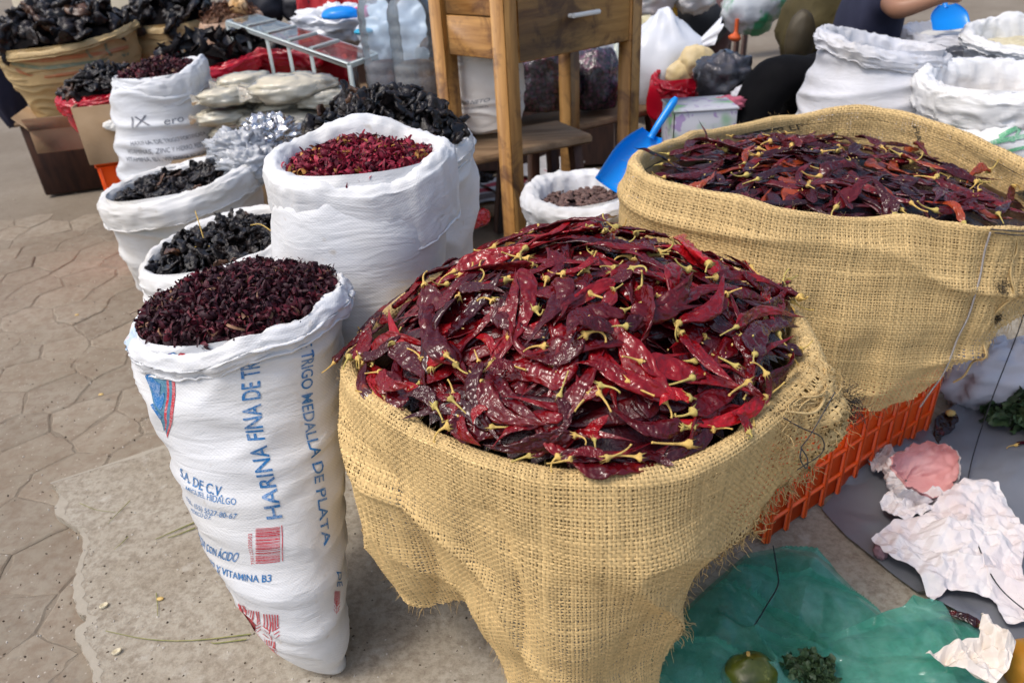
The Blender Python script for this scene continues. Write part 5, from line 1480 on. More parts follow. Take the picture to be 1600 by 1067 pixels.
sc2 = on_y(905, 178, 3.75); stool('second wooden stool behind the counter, under the bags of purple beans', sc2, (.85, .34), .55, sc2[2])

def blob(c, r, amp=.1, f=3.0, seed=0, nv=26, nu=40, flat=None, sq=1.0, ridged=0.0, pinch=0.0):
    a = np.linspace(0, 2 * np.pi, nu, endpoint=False); b = np.linspace(-np.pi / 2 + .02, np.pi / 2 - .02, nv)
    X = np.cos(b)[:, None] ** sq * np.cos(a)[None]; Y = np.cos(b)[:, None] ** sq * np.sin(a)[None]; Z = np.sin(b)[:, None] + 0 * a[None]
    D = np.stack([X, Y, Z], -1)
    k = 1 + amp * fbm(D, f, 3, seed)
    if ridged: k = k + ridged * (ridge(D, f * 1.6, seed + 3) - .5)
    S = D * k[..., None]
    if pinch: S[..., :2] *= (1 - pinch * sstep(.3, 1.0, Z))[..., None]
    S = S * np.array(r)
    if flat is not None: S[..., 2] = np.maximum(S[..., 2], -r[2] * flat)
    return (S + np.array(c)).reshape(-1, 3), gridF(nv, nu, True)
def sack_at(*a, **k): return make_sack(*a, **k)
# printed cream sack on the stool, and the lentil sack behind it
cs = make_sack('printed_cream_sack', 'cream cloth sack with small grey print standing on the low stool', 'sack',
    [(735, 207, 806, 196, 3.12, .8), (727, 195, 815, 182, 3.12, .85), (718, 160, 820, 148, 3.12, .85), (714, 110, 818, 100, 3.12, .85), (716, 70, 812, 60, 3.12, .8)],
    MAT['pp_cream'], cuff_h=.05, seed=71, wr=.006, ground=None, k=.8)
cs.N = normals(cs.S) * np.sign((normals(cs.S) * cs.N).sum(-1, keepdims=True))
for tx, a, b, c_ in (('PESO NETO', (722, 163), (764, 159), (721, 158)), ('50 KG HECHO EN MEXICO', (722, 171), (764, 167), (721, 167)), ('CONTENIDO', (796, 155), (814, 146), (795, 150)), ('LOTE 12', (797, 165), (814, 157), (796, 160)), ('MX', (798, 118), (812, 110), (797, 108))):
    print_text(cs, tx, a, b, c_, INK_GREY, off=.002)
MAT['brown_fill'] = basic('brown_spice', (.11, .055, .03), (.22, .12, .065), .8, 60, bump=.8, bsc=110, bd=.01)
ls = make_sack('lentil_sack', 'cream sack with a red lettered stripe and brown filling, left of the counter', 'sack',
    [(662, 175, 745, 170, 3.55, .9), (656, 150, 745, 146, 3.55, .9), (653, 112, 745, 108, 3.55, .9), (655, 74, 740, 68, 3.55, .85)],
    MAT['pp_cream'], cuff_h=.12, seed=81, wr=.006, ground=None, k=.7)
ls.N = normals(ls.S) * np.sign((normals(ls.S) * ls.N).sum(-1, keepdims=True))
print_patch(ls, [(675, 96), (677, 125), (681, 152)], [(692, 96), (694, 125), (697, 152)], INK_RED, 'red_stripe', off=.003)
INK_CREAM = basic('cream_ink', (.72, .68, .60))
print_text(ls, 'LENTEJA', (692, 150), (686, 92), (681, 150), INK_CREAM, off=.005)
heap_base('spice_heap', ls, .0, .06, MAT['brown_fill'], 'brown ground spice heaped in the lentil sack', 'spice', 5)
# plastic bags of purple beans
m = Mt('purple_beans', .25, .5); v = m.coord(); vd = m.voro(v, 48)
m.P(Base_Color=m.mix(m.ramp(vd, (.2, 0.), (.6, 1.)), (.30, .07, .16), (.04, .010, .026)), Coat_Weight=.6, Coat_Roughness=.08)
m.bump(m.math('MULTIPLY', vd, -1), .8, .012); MAT['pbean'] = m.m
MAT['film'] = film('clear_film', (.93, .94, .95), .03, .10, (.75, .78, .82), .5)
MAT['milky'] = film('milky_film', (.85, .88, .92), .55, .25, (.72, .75, .80), .6)
def bag(name, label, cat, c, r, inner, seed, group=None, film_mat=None, top=True, amp=.10, flat=.7):
    root = thing(name, label, cat, (c[0], c[1], c[2] - r[2] * flat), group)
    V, F = blob(c, np.array(r) * .96, amp * 1.5, 2.2, seed, flat=flat, sq=.6); mk('filling', V, F, inner, root)
    V, F = blob(c, r, amp * 1.5, 2.2, seed, flat=flat * .985, sq=.6, ridged=.04); mk('film', V, F, film_mat or MAT['film'], root)
    if top:
        mb = MB(); t = np.array(c) + [0, 0, r[2] * .9]
        pr = [(r[0] * .35, 0), (r[0] * .14, r[2] * .18), (r[0] * .10, r[2] * .28), (r[0] * .22, r[2] * .5), (r[0] * .30, r[2] * .62)]
        a = np.linspace(0, 2 * np.pi, 40, endpoint=False)
        S = np.array([[[q * (1 + .35 * math.sin(6 * t_ + seed)) * math.cos(t_), q * (1 + .35 * math.sin(6 * t_ + seed)) * math.sin(t_), z] for t_ in a] for q, z in cr(np.array(pr), 16)]) + t
        mb.add(S, gridF(16, 40, True)); mb.obj('gathered_neck', film_mat or MAT['film'], root)
    return root
bz = sc2[2]
def onto(px, py, Y, r, z): p = on_y(px, py, Y); return np.array([p[0], p[1], z + r])
bag('bean_bag', 'clear plastic bag of purple beans nearest the cream sack, under the counter', 'bag', on_y(852, 128, 3.62), (.17, .13, .17), MAT['pbean'], 3, 'bags of purple beans', top=False)
bag('bean_bag', 'clear plastic bag of purple beans between the two right counter legs', 'bag', on_y(930, 130, 3.75), (.13, .12, .16), MAT['pbean'], 5, 'bags of purple beans', top=False)
V, F = blob(on_y(925, 92, 3.9), (.11, .07, .12), .2, 3, 9, ridged=.2); tag(mk('paper_bag', V, F, basic('grey_white_paper', (.62, .63, .66), (.72, .73, .74), .6)), 'crumpled grey white bag above the purple beans', 'bag')
V, F = blob(on_y(963, 118, 4.0), (.11, .08, .15), .2, 3, 10, ridged=.1); tag(mk('pale_green_bag', V, F, basic('pale_green_film', (.50, .56, .46), (.62, .65, .62), .35)), 'pale bag behind the right front counter leg', 'bag')
# papers on boards under the counter
MAT['newsprint'] = basic('newsprint', (.50, .49, .48), (.66, .65, .64), .8, 12)
MAT['newsred'] = basic('red_printed_paper', (.38, .03, .05), (.46, .06, .08), .6, 12)
MAT['newsbrown'] = basic('dark_printed_paper', (.13, .10, .09), (.22, .17, .15), .6, 20)
np0 = on_z(800, 290, .10)
for q, (px, py, yaw, lab) in enumerate(((772, 300, .35, 'grey magazine lying lowest on the boards under the counter'), (815, 285, .5, 'magazine with a red headline band lying open under the counter'), (850, 262, .75, 'pale newspaper lying behind the magazines under the counter'))):
    c = on_z(px, py, .085 + .012 * q); ca_, sa_ = math.cos(yaw), math.sin(yaw); R = np.array([[ca_, -sa_], [sa_, ca_]])
    g = np.stack(np.meshgrid(np.linspace(-.21, .21, 14), np.linspace(-.15, .15, 10)), -1)
    z = c[2] + .012 * pn(np.dstack([g * 6, g[..., :1] * 0]), 1, q) + .010 * np.abs(g[..., 0]) / .2
    W = np.dstack([g @ R.T + c[:2], z]); root = mk('magazine', np.vstack([W.reshape(-1, 3), W.reshape(-1, 3) - [0, 0, .006]]), np.vstack([gridF(10, 14), gridF(10, 14, off=140)[:, ::-1]]), MAT['newsprint'])
    tag(root, lab, 'magazine')
    if q < 2:
        mk('red_band', W[5:8] + [0, 0, .0015], gridF(3, 14), MAT['newsred'], root); mk('photo_print', W[1:5, 2:] + [0, 0, .0015], gridF(4, 12), MAT['newsbrown'], root)
brd = thing('wooden_pallet', 'low wooden boards on the ground under the counter', 'pallet', (*on_z(800, 300, 0)[:2], .0))
for q in range(5):
    c = on_z(800, 300, .06)[:2] + np.array([math.cos(.4), math.sin(.4)]) * (q - 2) * .20
    wood(MB().box((*c, .062), (.12, .62, .02), [[math.cos(.4), -math.sin(.4), 0], [math.sin(.4), math.cos(.4), 0], [0, 0, 1]], .003), 'board', MAT['old_wood'], brd, (-math.sin(.4), math.cos(.4), 0))
for q in (-1, 1):
    c = on_z(800, 300, .03)[:2] + np.array([-math.sin(.4), math.cos(.4)]) * q * .22
    wood(MB().box((*c, .027), (.95, .07, .05), [[math.cos(.4), -math.sin(.4), 0], [math.sin(.4), math.cos(.4), 0], [0, 0, 1]], .003), 'bearer', MAT['old_wood'], brd, (math.cos(.4), math.sin(.4), 0))
V, F = blob(on_z(757, 285, .09), (.06, .05, .05), .5, 4, 3); tag(mk('spilled_chilies', V, F, MAT['black_chili'], kind='stuff'), 'small dark pile of black dried pods beside the magazines', 'chilies')

# right of the counter
V, F = blob(on_y(1035, 112, 4.0), (.24, .2, .30), .10, 1.8, 21, flat=.85, ridged=.05, pinch=.45)
wbag = mk('white_plastic_bag', V, F, plastic('white_film', (.66, .69, .74), .3)); tag(wbag, 'large bulging white plastic bag with a twisted neck right of the counter', 'bag')
mb = MB(); p = on_y(1078, 78, 3.95); q_ = on_y(1118, 52, 3.9); a = np.linspace(0, 6.283, 20, endpoint=False); L3 = (q_ - p)
S = np.array([p + L3 * t + r * (1 + .3 * np.sin(5 * a))[:, None] * (np.cos(a)[:, None] * np.array([.4, 0, .9]) + np.sin(a)[:, None] * np.array([0, 1, 0])) for t, r in ((-.3, .05), (0, .02), (.2, .015), (.7, .045), (1, .065))])
mb.add(S, gridF(5, 20, True)); mb.obj('twisted_neck', plastic('white_film_neck', (.72, .74, .78), .3), wbag)
V, F = blob(on_y(1000, 60, 4.25), (.12, .1, .12), .15, 2, 23, ridged=.1); tag(mk('yellow_bag', V, F, basic('yellow_filled_film', (.42, .33, .05), (.62, .60, .50), .3, 9)), 'small clear bag with yellow filling behind the white plastic bag', 'bag')
MAT['red_film'] = plastic('red_glossy_film', (.50, .006, .022), .22, c2=(.40, .004, .018))
MAT['puff'] = basic('tan_puffs', (.62, .47, .22), (.72, .58, .34), .75, 14, bump=.4, bsc=50)
RB = [(1035, 260, 1125, 255, 3.7, .8), (1022, 215, 1130, 208, 3.7, .8), (1016, 165, 1132, 155, 3.7, .8), (1025, 122, 1135, 104, 3.72, .8)]
rb_s = make_sack('red_plastic_bag', 'red plastic bag holding tan puffs, right of the white plastic bag', 'bag', RB, MAT['red_film'], cuff_h=.07, wave=[(0, .03), (90, .03), (180, 0), (270, -.04)], seed=91, wr=.02, wsc=(3, 3, 5), k=.8, cwr=.012)
for q, (px, py, r) in enumerate(((1062, 118, .07), (1088, 98, .085), (1105, 112, .06), (1080, 122, .06))):
    V, F = blob(on_y(px, py, 3.72), (r, r * .9, r * .95), .12, 2, 40 + q); tag(mk('tan_puff', V, F, MAT['puff']), 'rounded tan puff sticking out of the red plastic bag', 'snack', 'tan puffs in the red bag')
bag('dark_clear_bag', 'clear plastic bag of dark grey goods leaning beside the black trousers', 'bag', on_y(1130, 128, 3.45), (.135, .12, .115), basic('dark_goods', (.03, .025, .03), (.10, .085, .10), .5, 18, bump=.7, bsc=40, bd=.01), 31, top=False, amp=.16)
V, F = blob(on_y(1158, 152, 3.3), (.045, .03, .045), .2, 3, 33, ridged=.15); tag(mk('white_paper_scrap', V, F, basic('white_scrap', (.66, .66, .70))), 'small white crumpled paper in front of the dark clear bag', 'paper')
V, F = blob(on_y(1125, 163, 3.2), (.11, .05, .03), .25, 2.5, 34, ridged=.12); tag(mk('pink_cloth', V, F, basic('pink_cloth_weave', (.46, .09, .14), (.55, .14, .20), .8, 12)), 'folded pink cloth lying on the flowered box', 'cloth')
m = Mt('flowered_print', .5, .4); v = m.coord()
c = m.mix(m.ramp(m.noise(v, 6, 2), (.45, 0.), (.55, 1.)), (.55, .55, .58), (.22, .42, .22)); c = m.mix(m.ramp(m.noise(v, 13, 2, .5, 1.5), (.58, 0.), (.62, .8)), c, (.32, .20, .42))
c = m.mix(m.ramp(m.voro(v, 9), (.12, 1.), (.18, 0.)), c, (.62, .60, .50)); m.P(Base_Color=c); MAT['flower'] = m.m
bx = on_y(1090, 200, 3.12); root = thing('flowered_box', 'low carton with green and violet flower print behind the right jute sack', 'box', (bx[0], bx[1], bx[2] - .13))
MB().box(bx, (.26, .22, .19), None, .006).obj('carton', MAT['flower'], root); MB().box(bx + [0, 0, .098], (.27, .23, .012), None, .004).obj('lid', MAT['flower'], root)
mk_sup = MB().box((bx[0], bx[1] + .1, (bx[2] - .10) / 2), (.5, .5, bx[2] - .10), None, .006).obj('wooden_crate', MAT['dark_wood']); tag(mk_sup, 'dark wooden crate carrying the flowered carton', 'crate')

# the white sacks at the upper right
MAT['pp_right'] = woven_white('woven_polypropylene_right', (.62, .63, .67), .3)
w1 = make_sack('white_sack', 'big plain white sack with a thick rolled rim standing behind the right jute sack', 'sack',
    [(1228, 300, 1478, 290, 2.95, .8), (1238, 240, 1470, 230, 2.96, .85), (1250, 180, 1462, 168, 2.98, .85), (1268, 118, 1458, 108, 3.0, .85), (1292, 66, 1468, 72, 3.0, .72)],
    MAT['pp_right'], cuff_h=.055, wave=[(0, -.02), (40, -.015), (90, .02), (150, .05), (200, .03), (240, .0), (280, -.02), (320, -.03)], seed=101, wr=.014, wsc=(1.5, 1.5, 13), k=1.25, cwr=.01, ground=.0)
w1.N = normals(w1.S) * np.sign((normals(w1.S) * w1.N).sum(-1, keepdims=True))
w2 = make_sack('green_printed_sack', 'white sack with green print and a rolled rim at the right edge', 'sack',
    [(1445, 330, 1690, 320, 2.66, .85), (1440, 265, 1695, 255, 2.66, .88), (1438, 205, 1698, 190, 2.66, .9), (1452, 170, 1690, 150, 2.67, .9), (1462, 128, 1690, 112, 2.68, .85)],
    MAT['pp'], cuff_h=.10, wave=[(0, .0), (90, .02), (140, .03), (180, -.0), (230, -.02), (270, -.01)], seed=111, wr=.012, wsc=(3, 3, 8), k=1.5, cwr=.012, ground=0)
w2.N = normals(w2.S) * np.sign((normals(w2.S) * w2.N).sum(-1, keepdims=True))
for (a, b) in (([(1560, 212), (1580, 200), (1600, 190)], [(1562, 219), (1582, 207), (1600, 198)]), ([(1545, 222), (1565, 216), (1600, 210)], [(1546, 228), (1566, 223), (1600, 217)]), ([(1578, 222), (1588, 205), (1592, 188)], [(1584, 222), (1593, 206), (1598, 188)]), ([(1478, 196), (1500, 206), (1515, 208)], [(1479, 202), (1499, 212), (1514, 214)]), ([(1560, 236), (1580, 232), (1600, 228)], [(1560, 240), (1580, 237), (1600, 233)])):
    print_patch(w2, a, b, INK_GREEN, 'green_print', off=.004)
heap_base('oat_bed', w2, .15, .02, basic('pale_grain', (.42, .30, .18), (.55, .42, .27), .8, 60, bump=.6, bsc=200, bd=.004), 'pale grain deep inside the green printed sack', 'grain', 8)
w3 = make_sack('oat_sack', 'white sack of pale oats at the upper right corner', 'sack',
    [(1525, 160, 1730, 150, 3.2, .8), (1522, 100, 1730, 90, 3.2, .8), (1524, 66, 1726, 55, 3.2, .75)], MAT['pp'], cuff_h=.04, wave=[(60, .04), (90, .07), (130, .05), (180, .02), (270, -.02)], seed=121, wr=.008, k=1.2, cwr=.012, ground=0)
heap_base('oat_heap', w3, .02, .03, basic('oats', (.50, .44, .28), (.66, .60, .42), .8, 60, bump=.8, bsc=130, bd=.006), 'pale oats filling the upper right white sack', 'oats', 9, shift=(0, -.2))
w4 = make_sack('flour_bag', 'white sack half hidden behind the big plain white sack, scoop in it', 'sack',
    [(1420, 160, 1548, 150, 3.65, .8), (1418, 90, 1548, 80, 3.65, .8), (1420, 52, 1546, 42, 3.65, .8)], MAT['pp_right'], cuff_h=.05, wave=[(90, .02), (180, .01), (270, -.02)], seed=131, wr=.008, k=1.2, cwr=.01, ground=0)
heap_base('flour_heap', w4, .03, .03, basic('flour', (.70, .68, .62), (.78, .76, .70), .9), 'white flour in the half hidden sack', 'flour', 10)
lip = on_y(1487, 44, 3.5); hd = on_y(1476, -20, 3.62) - lip
scoop('plastic_scoop', 'deep blue plastic scoop standing in the white sack at the upper right', lip, hd, .115, .17, (0, -1, .25), .26, cup=.15)

# ---- person sitting behind the white sack
def skin(name, pts, edges, mat, parent=None, sub=2):
    me = bpy.data.meshes.new(name); me.from_pydata([Vector(p[:3]) for p in pts], edges, [])
    o = bpy.data.objects.new(name, me); COL.objects.link(o)
    md = o.modifiers.new('skin', 'SKIN'); o.modifiers.new('sub', 'SUBSURF').levels = sub
    for i, p in enumerate(pts):
        r = p[3]; me.skin_vertices[0].data[i].radius = (r, r) if np.isscalar(r) else r
        me.skin_vertices[0].data[i].use_root = (i == 0)
    bpy.context.view_layer.update(); dg = bpy.context.evaluated_depsgraph_get(); ev = o.evaluated_get(dg); m2_ = ev.to_mesh()
    V = np.array([v_.co[:] for v_ in m2_.vertices]); F4 = [list(p.vertices) for p in m2_.polygons]; ev.to_mesh_clear()
    bpy.data.objects.remove(o)
    Q = np.array([f for f in F4 if len(f) == 4]); T = np.array([f for f in F4 if len(f) == 3]).reshape(-1, 3)
    return mk(name, V, [Q, T] if len(T) else Q, mat, parent)
knee = on_y(1205, 118, 3.25); hip = on_y(1345, 150, 3.62); hip2 = hip + [.02, .24, 0]; knee2 = on_y(1262, 110, 3.5)
foot = np.array([knee[0] - .30, knee[1] - .02, .05]); foot2 = np.array([knee2[0] - .10, knee2[1] + .02, .05])
pel = (hip + hip2) / 2; chest = pel + [.05, .0, .34]; neck = pel + [.04, -.01, .52]; head = pel + [.03, -.03, .70]
shL = chest + [-.04, -.19, .10]; shR = chest + [.02, .19, .10]; elb = on_y(1402, 18, 3.36); wri = on_y(1480, -8, 3.30); elb2 = shR + [.10, .10, -.24]; wri2 = elb2 + [.06, -.22, -.02]
pr_ = thing('person', 'person in black trousers and a dark top sitting behind the big white sack', 'person', (pel[0], pel[1], 0))
MAT['skin'] = basic('skin', (.30, .145, .085), (.34, .17, .10), .5, 8)
pts = [(*pel, .14), (*chest, (.16, .12)), (*neck, .055), (*(neck * .4 + head * .6), .075), (*(head + [0, 0, .04]), .095), (*shL, .06), (*elb, .043), (*wri, .03), (*shR, .06), (*elb2, .043), (*wri2, .03), (*hip, .09), (*knee, .062), (*foot, .045), (*(foot + [-.14, -.02, -.015]), .035), (*hip2, .09), (*knee2, .062), (*foot2, .045), (*(foot2 + [-.14, .0, -.015]), .035), (*(wri + [.07, .0, -.01]), .032), (*(wri2 + [-.07, -.02, -.01]), .032)]
ed = [(0, 1), (1, 2), (2, 3), (3, 4), (1, 5), (5, 6), (6, 7), (1, 8), (8, 9), (9, 10), (0, 11), (11, 12), (12, 13), (13, 14), (0, 15), (15, 16), (16, 17), (17, 18), (7, 19), (10, 20)]
skin('body', pts, ed, MAT['skin'], pr_)
MAT['trouser'] = basic('black_cloth', (.003, .003, .004), (.006, .006, .007), .95, 9, spec=.15)
MAT['navy'] = basic('navy_cloth', (.010, .012, .035), (.016, .018, .045), .85, 9)
skin('trousers', [(*pel, .165), (*hip, .13), (*(hip * .5 + knee * .5), .125), (*knee, .115), (*(knee * .45 + foot * .55), .09), (*(foot + [0, 0, .05]), .075), (*hip2, .13), (*knee2, .105), (*(foot2 + [0, 0, .05]), .075)], [(0, 1), (1, 2), (2, 3), (3, 4), (4, 5), (0, 6), (6, 7), (7, 8)], MAT['trouser'], pr_)
skin('shirt', [(*(pel + [0, 0, .05]), .17), (*chest, (.18, .14)), (*(neck - [0, 0, .05]), .075), (*shL, .085), (*(shL * .55 + elb * .45), .075), (*shR, .085), (*(shR * .5 + elb2 * .5), .075)], [(0, 1), (1, 2), (1, 3), (3, 4), (1, 5), (5, 6)], MAT['navy'], pr_)
V, F = blob(head + [.015, .01, .06], (.108, .108, .12), .05, 2, 3, flat=.25); mk('hair', V, F, basic('black_hair', (.008, .007, .006), (.02, .016, .012), .5), pr_)
stool('small stool the person sits on behind the big white sack', pel, (.36, .36), .1, max(.2, pel[2] - .15))

# ---- far behind at the top
V, F = blob(on_y(1290, 40, 4.3), (.24, .2, .30), .15, 2, 61, flat=.9, ridged=.06); tag(mk('olive_bundle', V, F, basic('olive_cloth', (.055, .042, .012), (.09, .07, .022), .8, 6, bump=.4, bsc=12, bd=.02)), 'dark olive cloth bundle behind the black trousers', 'bundle')
V, F = blob(on_y(1250, 62, 4.0), (.075, .06, .14), .06, 2, 62); tag(mk('olive_pot', V, F, basic('dark_olive_clay', (.045, .034, .016), (.06, .045, .02), .6)), 'rounded dark olive pot in front of the olive bundle', 'pot')
V, F = blob(on_y(1345, 12, 4.1), (.09, .08, .12), .15, 2, 63); tag(mk('grey_bundle', V, F, basic('grey_cloth', (.07, .065, .06), (.11, .10, .09), .8)), 'grey cloth bundle between the olive bundle and the person', 'bundle')
def far_table(label, pA, pB, z, depth, th_=.05, leg=.07):
    A, B_ = on_z(*pA, z), on_z(*pB, z); d = (B_ - A)[:2]; L = np.linalg.norm(d); d /= L; nrm = np.array([-d[1], d[0]]); c = (A + B_)[:2] / 2 + nrm * depth / 2
    root = thing('market_table', label, 'table', (*c, 0)); R = np.array([[d[0], nrm[0], 0], [d[1], nrm[1], 0], [0, 0, 1]])
    wood(MB().box((*c, z - th_ / 2), (L, depth, th_), R, .004), 'table_top', MAT['old_wood'], root, R[:, 0])
    for sx in (-1, 1):
        for sy in (-1, 1):
            p = c + R[:2, :2] @ np.array([sx * (L / 2 - .08), sy * (depth / 2 - .08)]); wood(MB().beam([*p, 0], [*p, z - th_], leg, leg, up=R[:, 1], bev=.003), 'leg', MAT['dark_wood'], root, (0, 0, 1))
    return root
far_table('long wooden market table at the top behind the white plastic bag', (985, 8), (1140, 6), .78, .7)
far_table('low far bench on the floor at the top right of the counter', (1165, 12), (1262, 2), .5, .3, .04, .05)
V, F = blob(on_y(1175, 8, 4.6), (.17, .12, .16), .16, 2, 71, ridged=.08, pinch=.2); hb_ = mk('hanging_bag', V, F, basic('white_green_film', (.62, .66, .70), (.05, .30, .14), .3, 5, lo=.48, hi=.56)); tag(hb_, 'white and green plastic bag hanging at the top edge', 'bag')
mb = MB(); p = on_y(1152, 30, 4.5); mb.tube(cr(np.array([p, p + [.0, 0, -.07], p + [-.01, 0, -.12]]), 10), [.012] * 5 + [.015, .03, .04, .035, .01], 8); mb.obj('orange_tag', basic('orange_knot', (.62, .10, .02)), hb_)
for q, (px, py, r, c1, c2, lab) in enumerate(((1015, -4, .12, (.6, .6, .6), (.7, .55, .5), 'white bag with pink edge on the far table'), (1085, -6, .1, (.62, .60, .60), (.7, .66, .64), 'pale bag lying near the middle of the far table'))):
    V, F = blob(on_y(px, py, 4.7), (r * 1.3, r, r), .2, 2, 80 + q, ridged=.1); tag(mk('pale_bag', V, F, basic('pale_film', c1, c2, .4)), lab, 'bag')
for q, (px, py, Y, c1, r, lab) in enumerate(((1060, 40, 5.0, (.012, .012, .014), (.30, .2, .2), 'black bundle standing under the far table'), (1050, 28, 4.7, (.55, .30, .02), (.03, .03, .09), 'yellow bottle under the far table'), (1118, 40, 5.1, (.10, .05, .05), (.12, .1, .22), 'dark reddish bundle at the end of the far table'))):
    p = on_y(px, py, Y); V, F = blob((p[0], p[1], max(p[2], r[2])), r, .1, 2, 90 + q); tag(mk('far_bundle' if q != 1 else 'yellow_bottle', V, F, basic('far_' + str(q) + '_cloth', c1, tuple(x * 1.5 for x in c1), .7)), lab, 'bundle' if q != 1 else 'bottle')
# ================================================================ left background
MAT['jute_uv'] = woven_white('jute_sack_cloth', (.50, .36, .17), .4, .007, .8)
MAT['jute_print'] = ink('faded_red_stripe', (.42, .15, .06), .4, (.48, .34, .16)); MAT['jute_green'] = ink('faded_green_stripe', (.15, .20, .13), .4, (.46, .33, .16))
stand = MB().box((0, 0, 0), (1, 1, 1)); 
s0 = on_z(118, 303, 0); sx0 = on_z(165, 292, 0)
root = thing('dark_wooden_stand', 'dark brown wooden box stand under the striped jute sack at the left', 'stand', (s0[0] - .08, s0[1] + .35, 0))
zt = .46
MB().box((s0[0] - .05, s0[1] + .36, zt / 2), (.50, .62, zt), [[.95, -.3, 0], [.3, .95, 0], [0, 0, 1]], .008).obj('body', MAT['dark_wood'], root)
MB().box((s0[0] - .05, s0[1] + .36, zt + .012), (.54, .66, .024), [[.95, -.3, 0], [.3, .95, 0], [0, 0, 1]], .006).obj('top', MAT['old_wood'], root)
j1 = make_sack('striped_jute_sack', 'big jute sack with faded red and green stripes, heaped with black chilies, far left', 'sack',
    [(88, 208, 198, 196, 4.35, .85), (58, 160, 206, 146, 4.35, .9), (28, 115, 210, 100, 4.35, .92), (5, 72, 206, 50, 4.35, .9)], MAT['jute_uv'], cuff_h=.03, wave=[(0, .04), (90, .06), (180, .02), (250, -.02), (290, -.015)], seed=201, wr=.008, ground=None, k=.6)
j1.N = normals(j1.S) * np.sign((normals(j1.S) * j1.N).sum(-1, keepdims=True))
for mt_, a, b in ((MAT['jute_print'], [(15, 88), (60, 92), (110, 86), (160, 80), (200, 70)], [(16, 93), (60, 98), (110, 93), (160, 86), (200, 76)]), (MAT['jute_print'], [(24, 106), (60, 118), (100, 114), (150, 106), (200, 96)], [(26, 111), (60, 123), (100, 119), (150, 110), (200, 100)]),
                  (MAT['jute_green'], [(18, 96), (60, 103), (110, 99), (160, 92), (200, 82)], [(20, 102), (60, 109), (110, 105), (160, 96), (200, 86)]), (MAT['jute_green'], [(132, 74), (135, 84), (142, 92)], [(136, 73), (139, 83), (146, 90)]), (MAT['jute_green'], [(162, 68), (165, 80), (172, 88)], [(166, 67), (169, 79), (176, 86)])):
    print_patch(j1, a, b, mt_, 'faded_stripe', off=.004, n=20)
black_heap(j1, 30, 90, -.01, .14, 'large dark purplish dried chili heaped in the striped jute sack', 'the striped jute sack', 11, k=2.1, brown=.06, loose=.03)
j2 = make_sack('plain_jute_sack', 'tan jute sack of black chilies behind the red bags at the upper left', 'sack',
    [(225, 165, 335, 160, 4.75, .8), (214, 110, 342, 100, 4.75, .85), (208, 70, 345, 58, 4.75, .85), (208, 38, 340, 26, 4.75, .8)], MAT['jute_uv'], cuff_h=.05, wave=[(0, .02), (90, .02), (180, .03), (240, -.01), (270, -.02)], seed=211, wr=.008, ground=None, k=.8)
black_heap(j2, 18, 60, .0, .14, 'black dried chili in the tan jute sack behind the red bags', 'the tan jute sack behind the red bags', 12, k=2.3, brown=.0, loose=.03)
j3 = make_sack('brown_bark_bag', 'pinkish tan bag of brown bark shreds beside the glass display box', 'bag',
    [(325, 110, 405, 100, 4.55, .8), (318, 70, 408, 58, 4.55, .8), (318, 38, 404, 24, 4.55, .8)], basic('tan_bag_cloth', (.42, .27, .18), (.50, .34, .24), .8), cuff_h=.03, wave=[(90, .03), (270, -.01)], seed=221, wr=.01, ground=None, k=.6)
heap_base('bark_bed', j3, .0, .05, MAT['brown_fill'], 'brown bark packed in the tan bag', 'bark', 13)
P = heap_samples(j3, 240, -.005, .06, 13); V, F, Cc = scatter(SHRED, P + np.column_stack([P[:, :2] * 0, rng.random(240) * .03]), rotm(240), rng.uniform(1.5, 3, 240), np.tile((.20, .09, .045), (240, 1)))
tag(mk('bark_shreds', V, F, MAT['hibiscus'], col=Cc, kind='stuff'), 'curled brown bark shreds on top of the tan bag', 'bark')
V, F = blob(on_y(372, 12, 4.5), (.05, .03, .05), .2, 3, 224); tag(mk('yellow_wrapper', V, F, basic('yellow_orange_film', (.62, .32, .08), (.70, .50, .30), .4)), 'small yellow orange wrapper on top of the bark bag', 'wrapper')
r1 = make_sack('red_bag_of_strips', 'glossy red plastic bag of black leathery strips, right of the striped jute sack', 'bag',
    [(270, 165, 396, 155, 3.95, .7), (256, 130, 402, 118, 3.95, .75), (250, 108, 402, 84, 3.95, .75)], MAT['red_film'], cuff_h=.07, wave=[(0, .02), (90, .02), (180, .0), (270, -.02)], seed=231, wr=.016, wsc=(3, 3, 5), ground=None, k=1.1, cwr=.012)
def strip(seed):
    V, F = curl(.11, .022, .25 * (seed % 4 - 1.5), 9, .5); V2 = V + [0, 0, .004]; return np.vstack([V, V2]), np.vstack([F, F[:, ::-1] + len(V)])
sm = [mesh_data('chili_strip', *strip(q), MAT['black_chili']) for q in range(4)]
heap_base('strip_bed', r1, .01, .08, MAT['black_fill'], 'packed black strips in the right red bag', 'strips', 14)
for p in heap_samples(r1, 70, .0, .10, 14):
    ob = link('black_strip', random.choice(sm)); ob.location = p + [0, 0, rng.random() * .05]; ob.rotation_euler = (rng.normal(0, .8), rng.normal(-.5, .6), rng.random() * 6.3)
    tag(ob, 'black leathery dried strip standing up in the glossy red bag', 'dried strip', 'black strips in the red bag')
r2 = make_sack('red_bag_of_chilies', 'crumpled red plastic bag of small dark chilies beside the cardboard box', 'bag',
    [(150, 240, 226, 232, 3.72, .7), (128, 205, 230, 195, 3.72, .75), (108, 172, 234, 158, 3.72, .75), (102, 150, 234, 128, 3.72, .75)], MAT['red_film'], cuff_h=.06, wave=[(0, .02), (90, .03), (180, .01), (270, -.015)], seed=241, wr=.018, wsc=(3, 3, 5), ground=None, k=1.0, cwr=.014)
black_heap(r2, 40, 80, -.005, .07, 'small dark dried chili in the crumpled red bag', 'the crumpled red bag', 15, k=1.2, brown=.08)
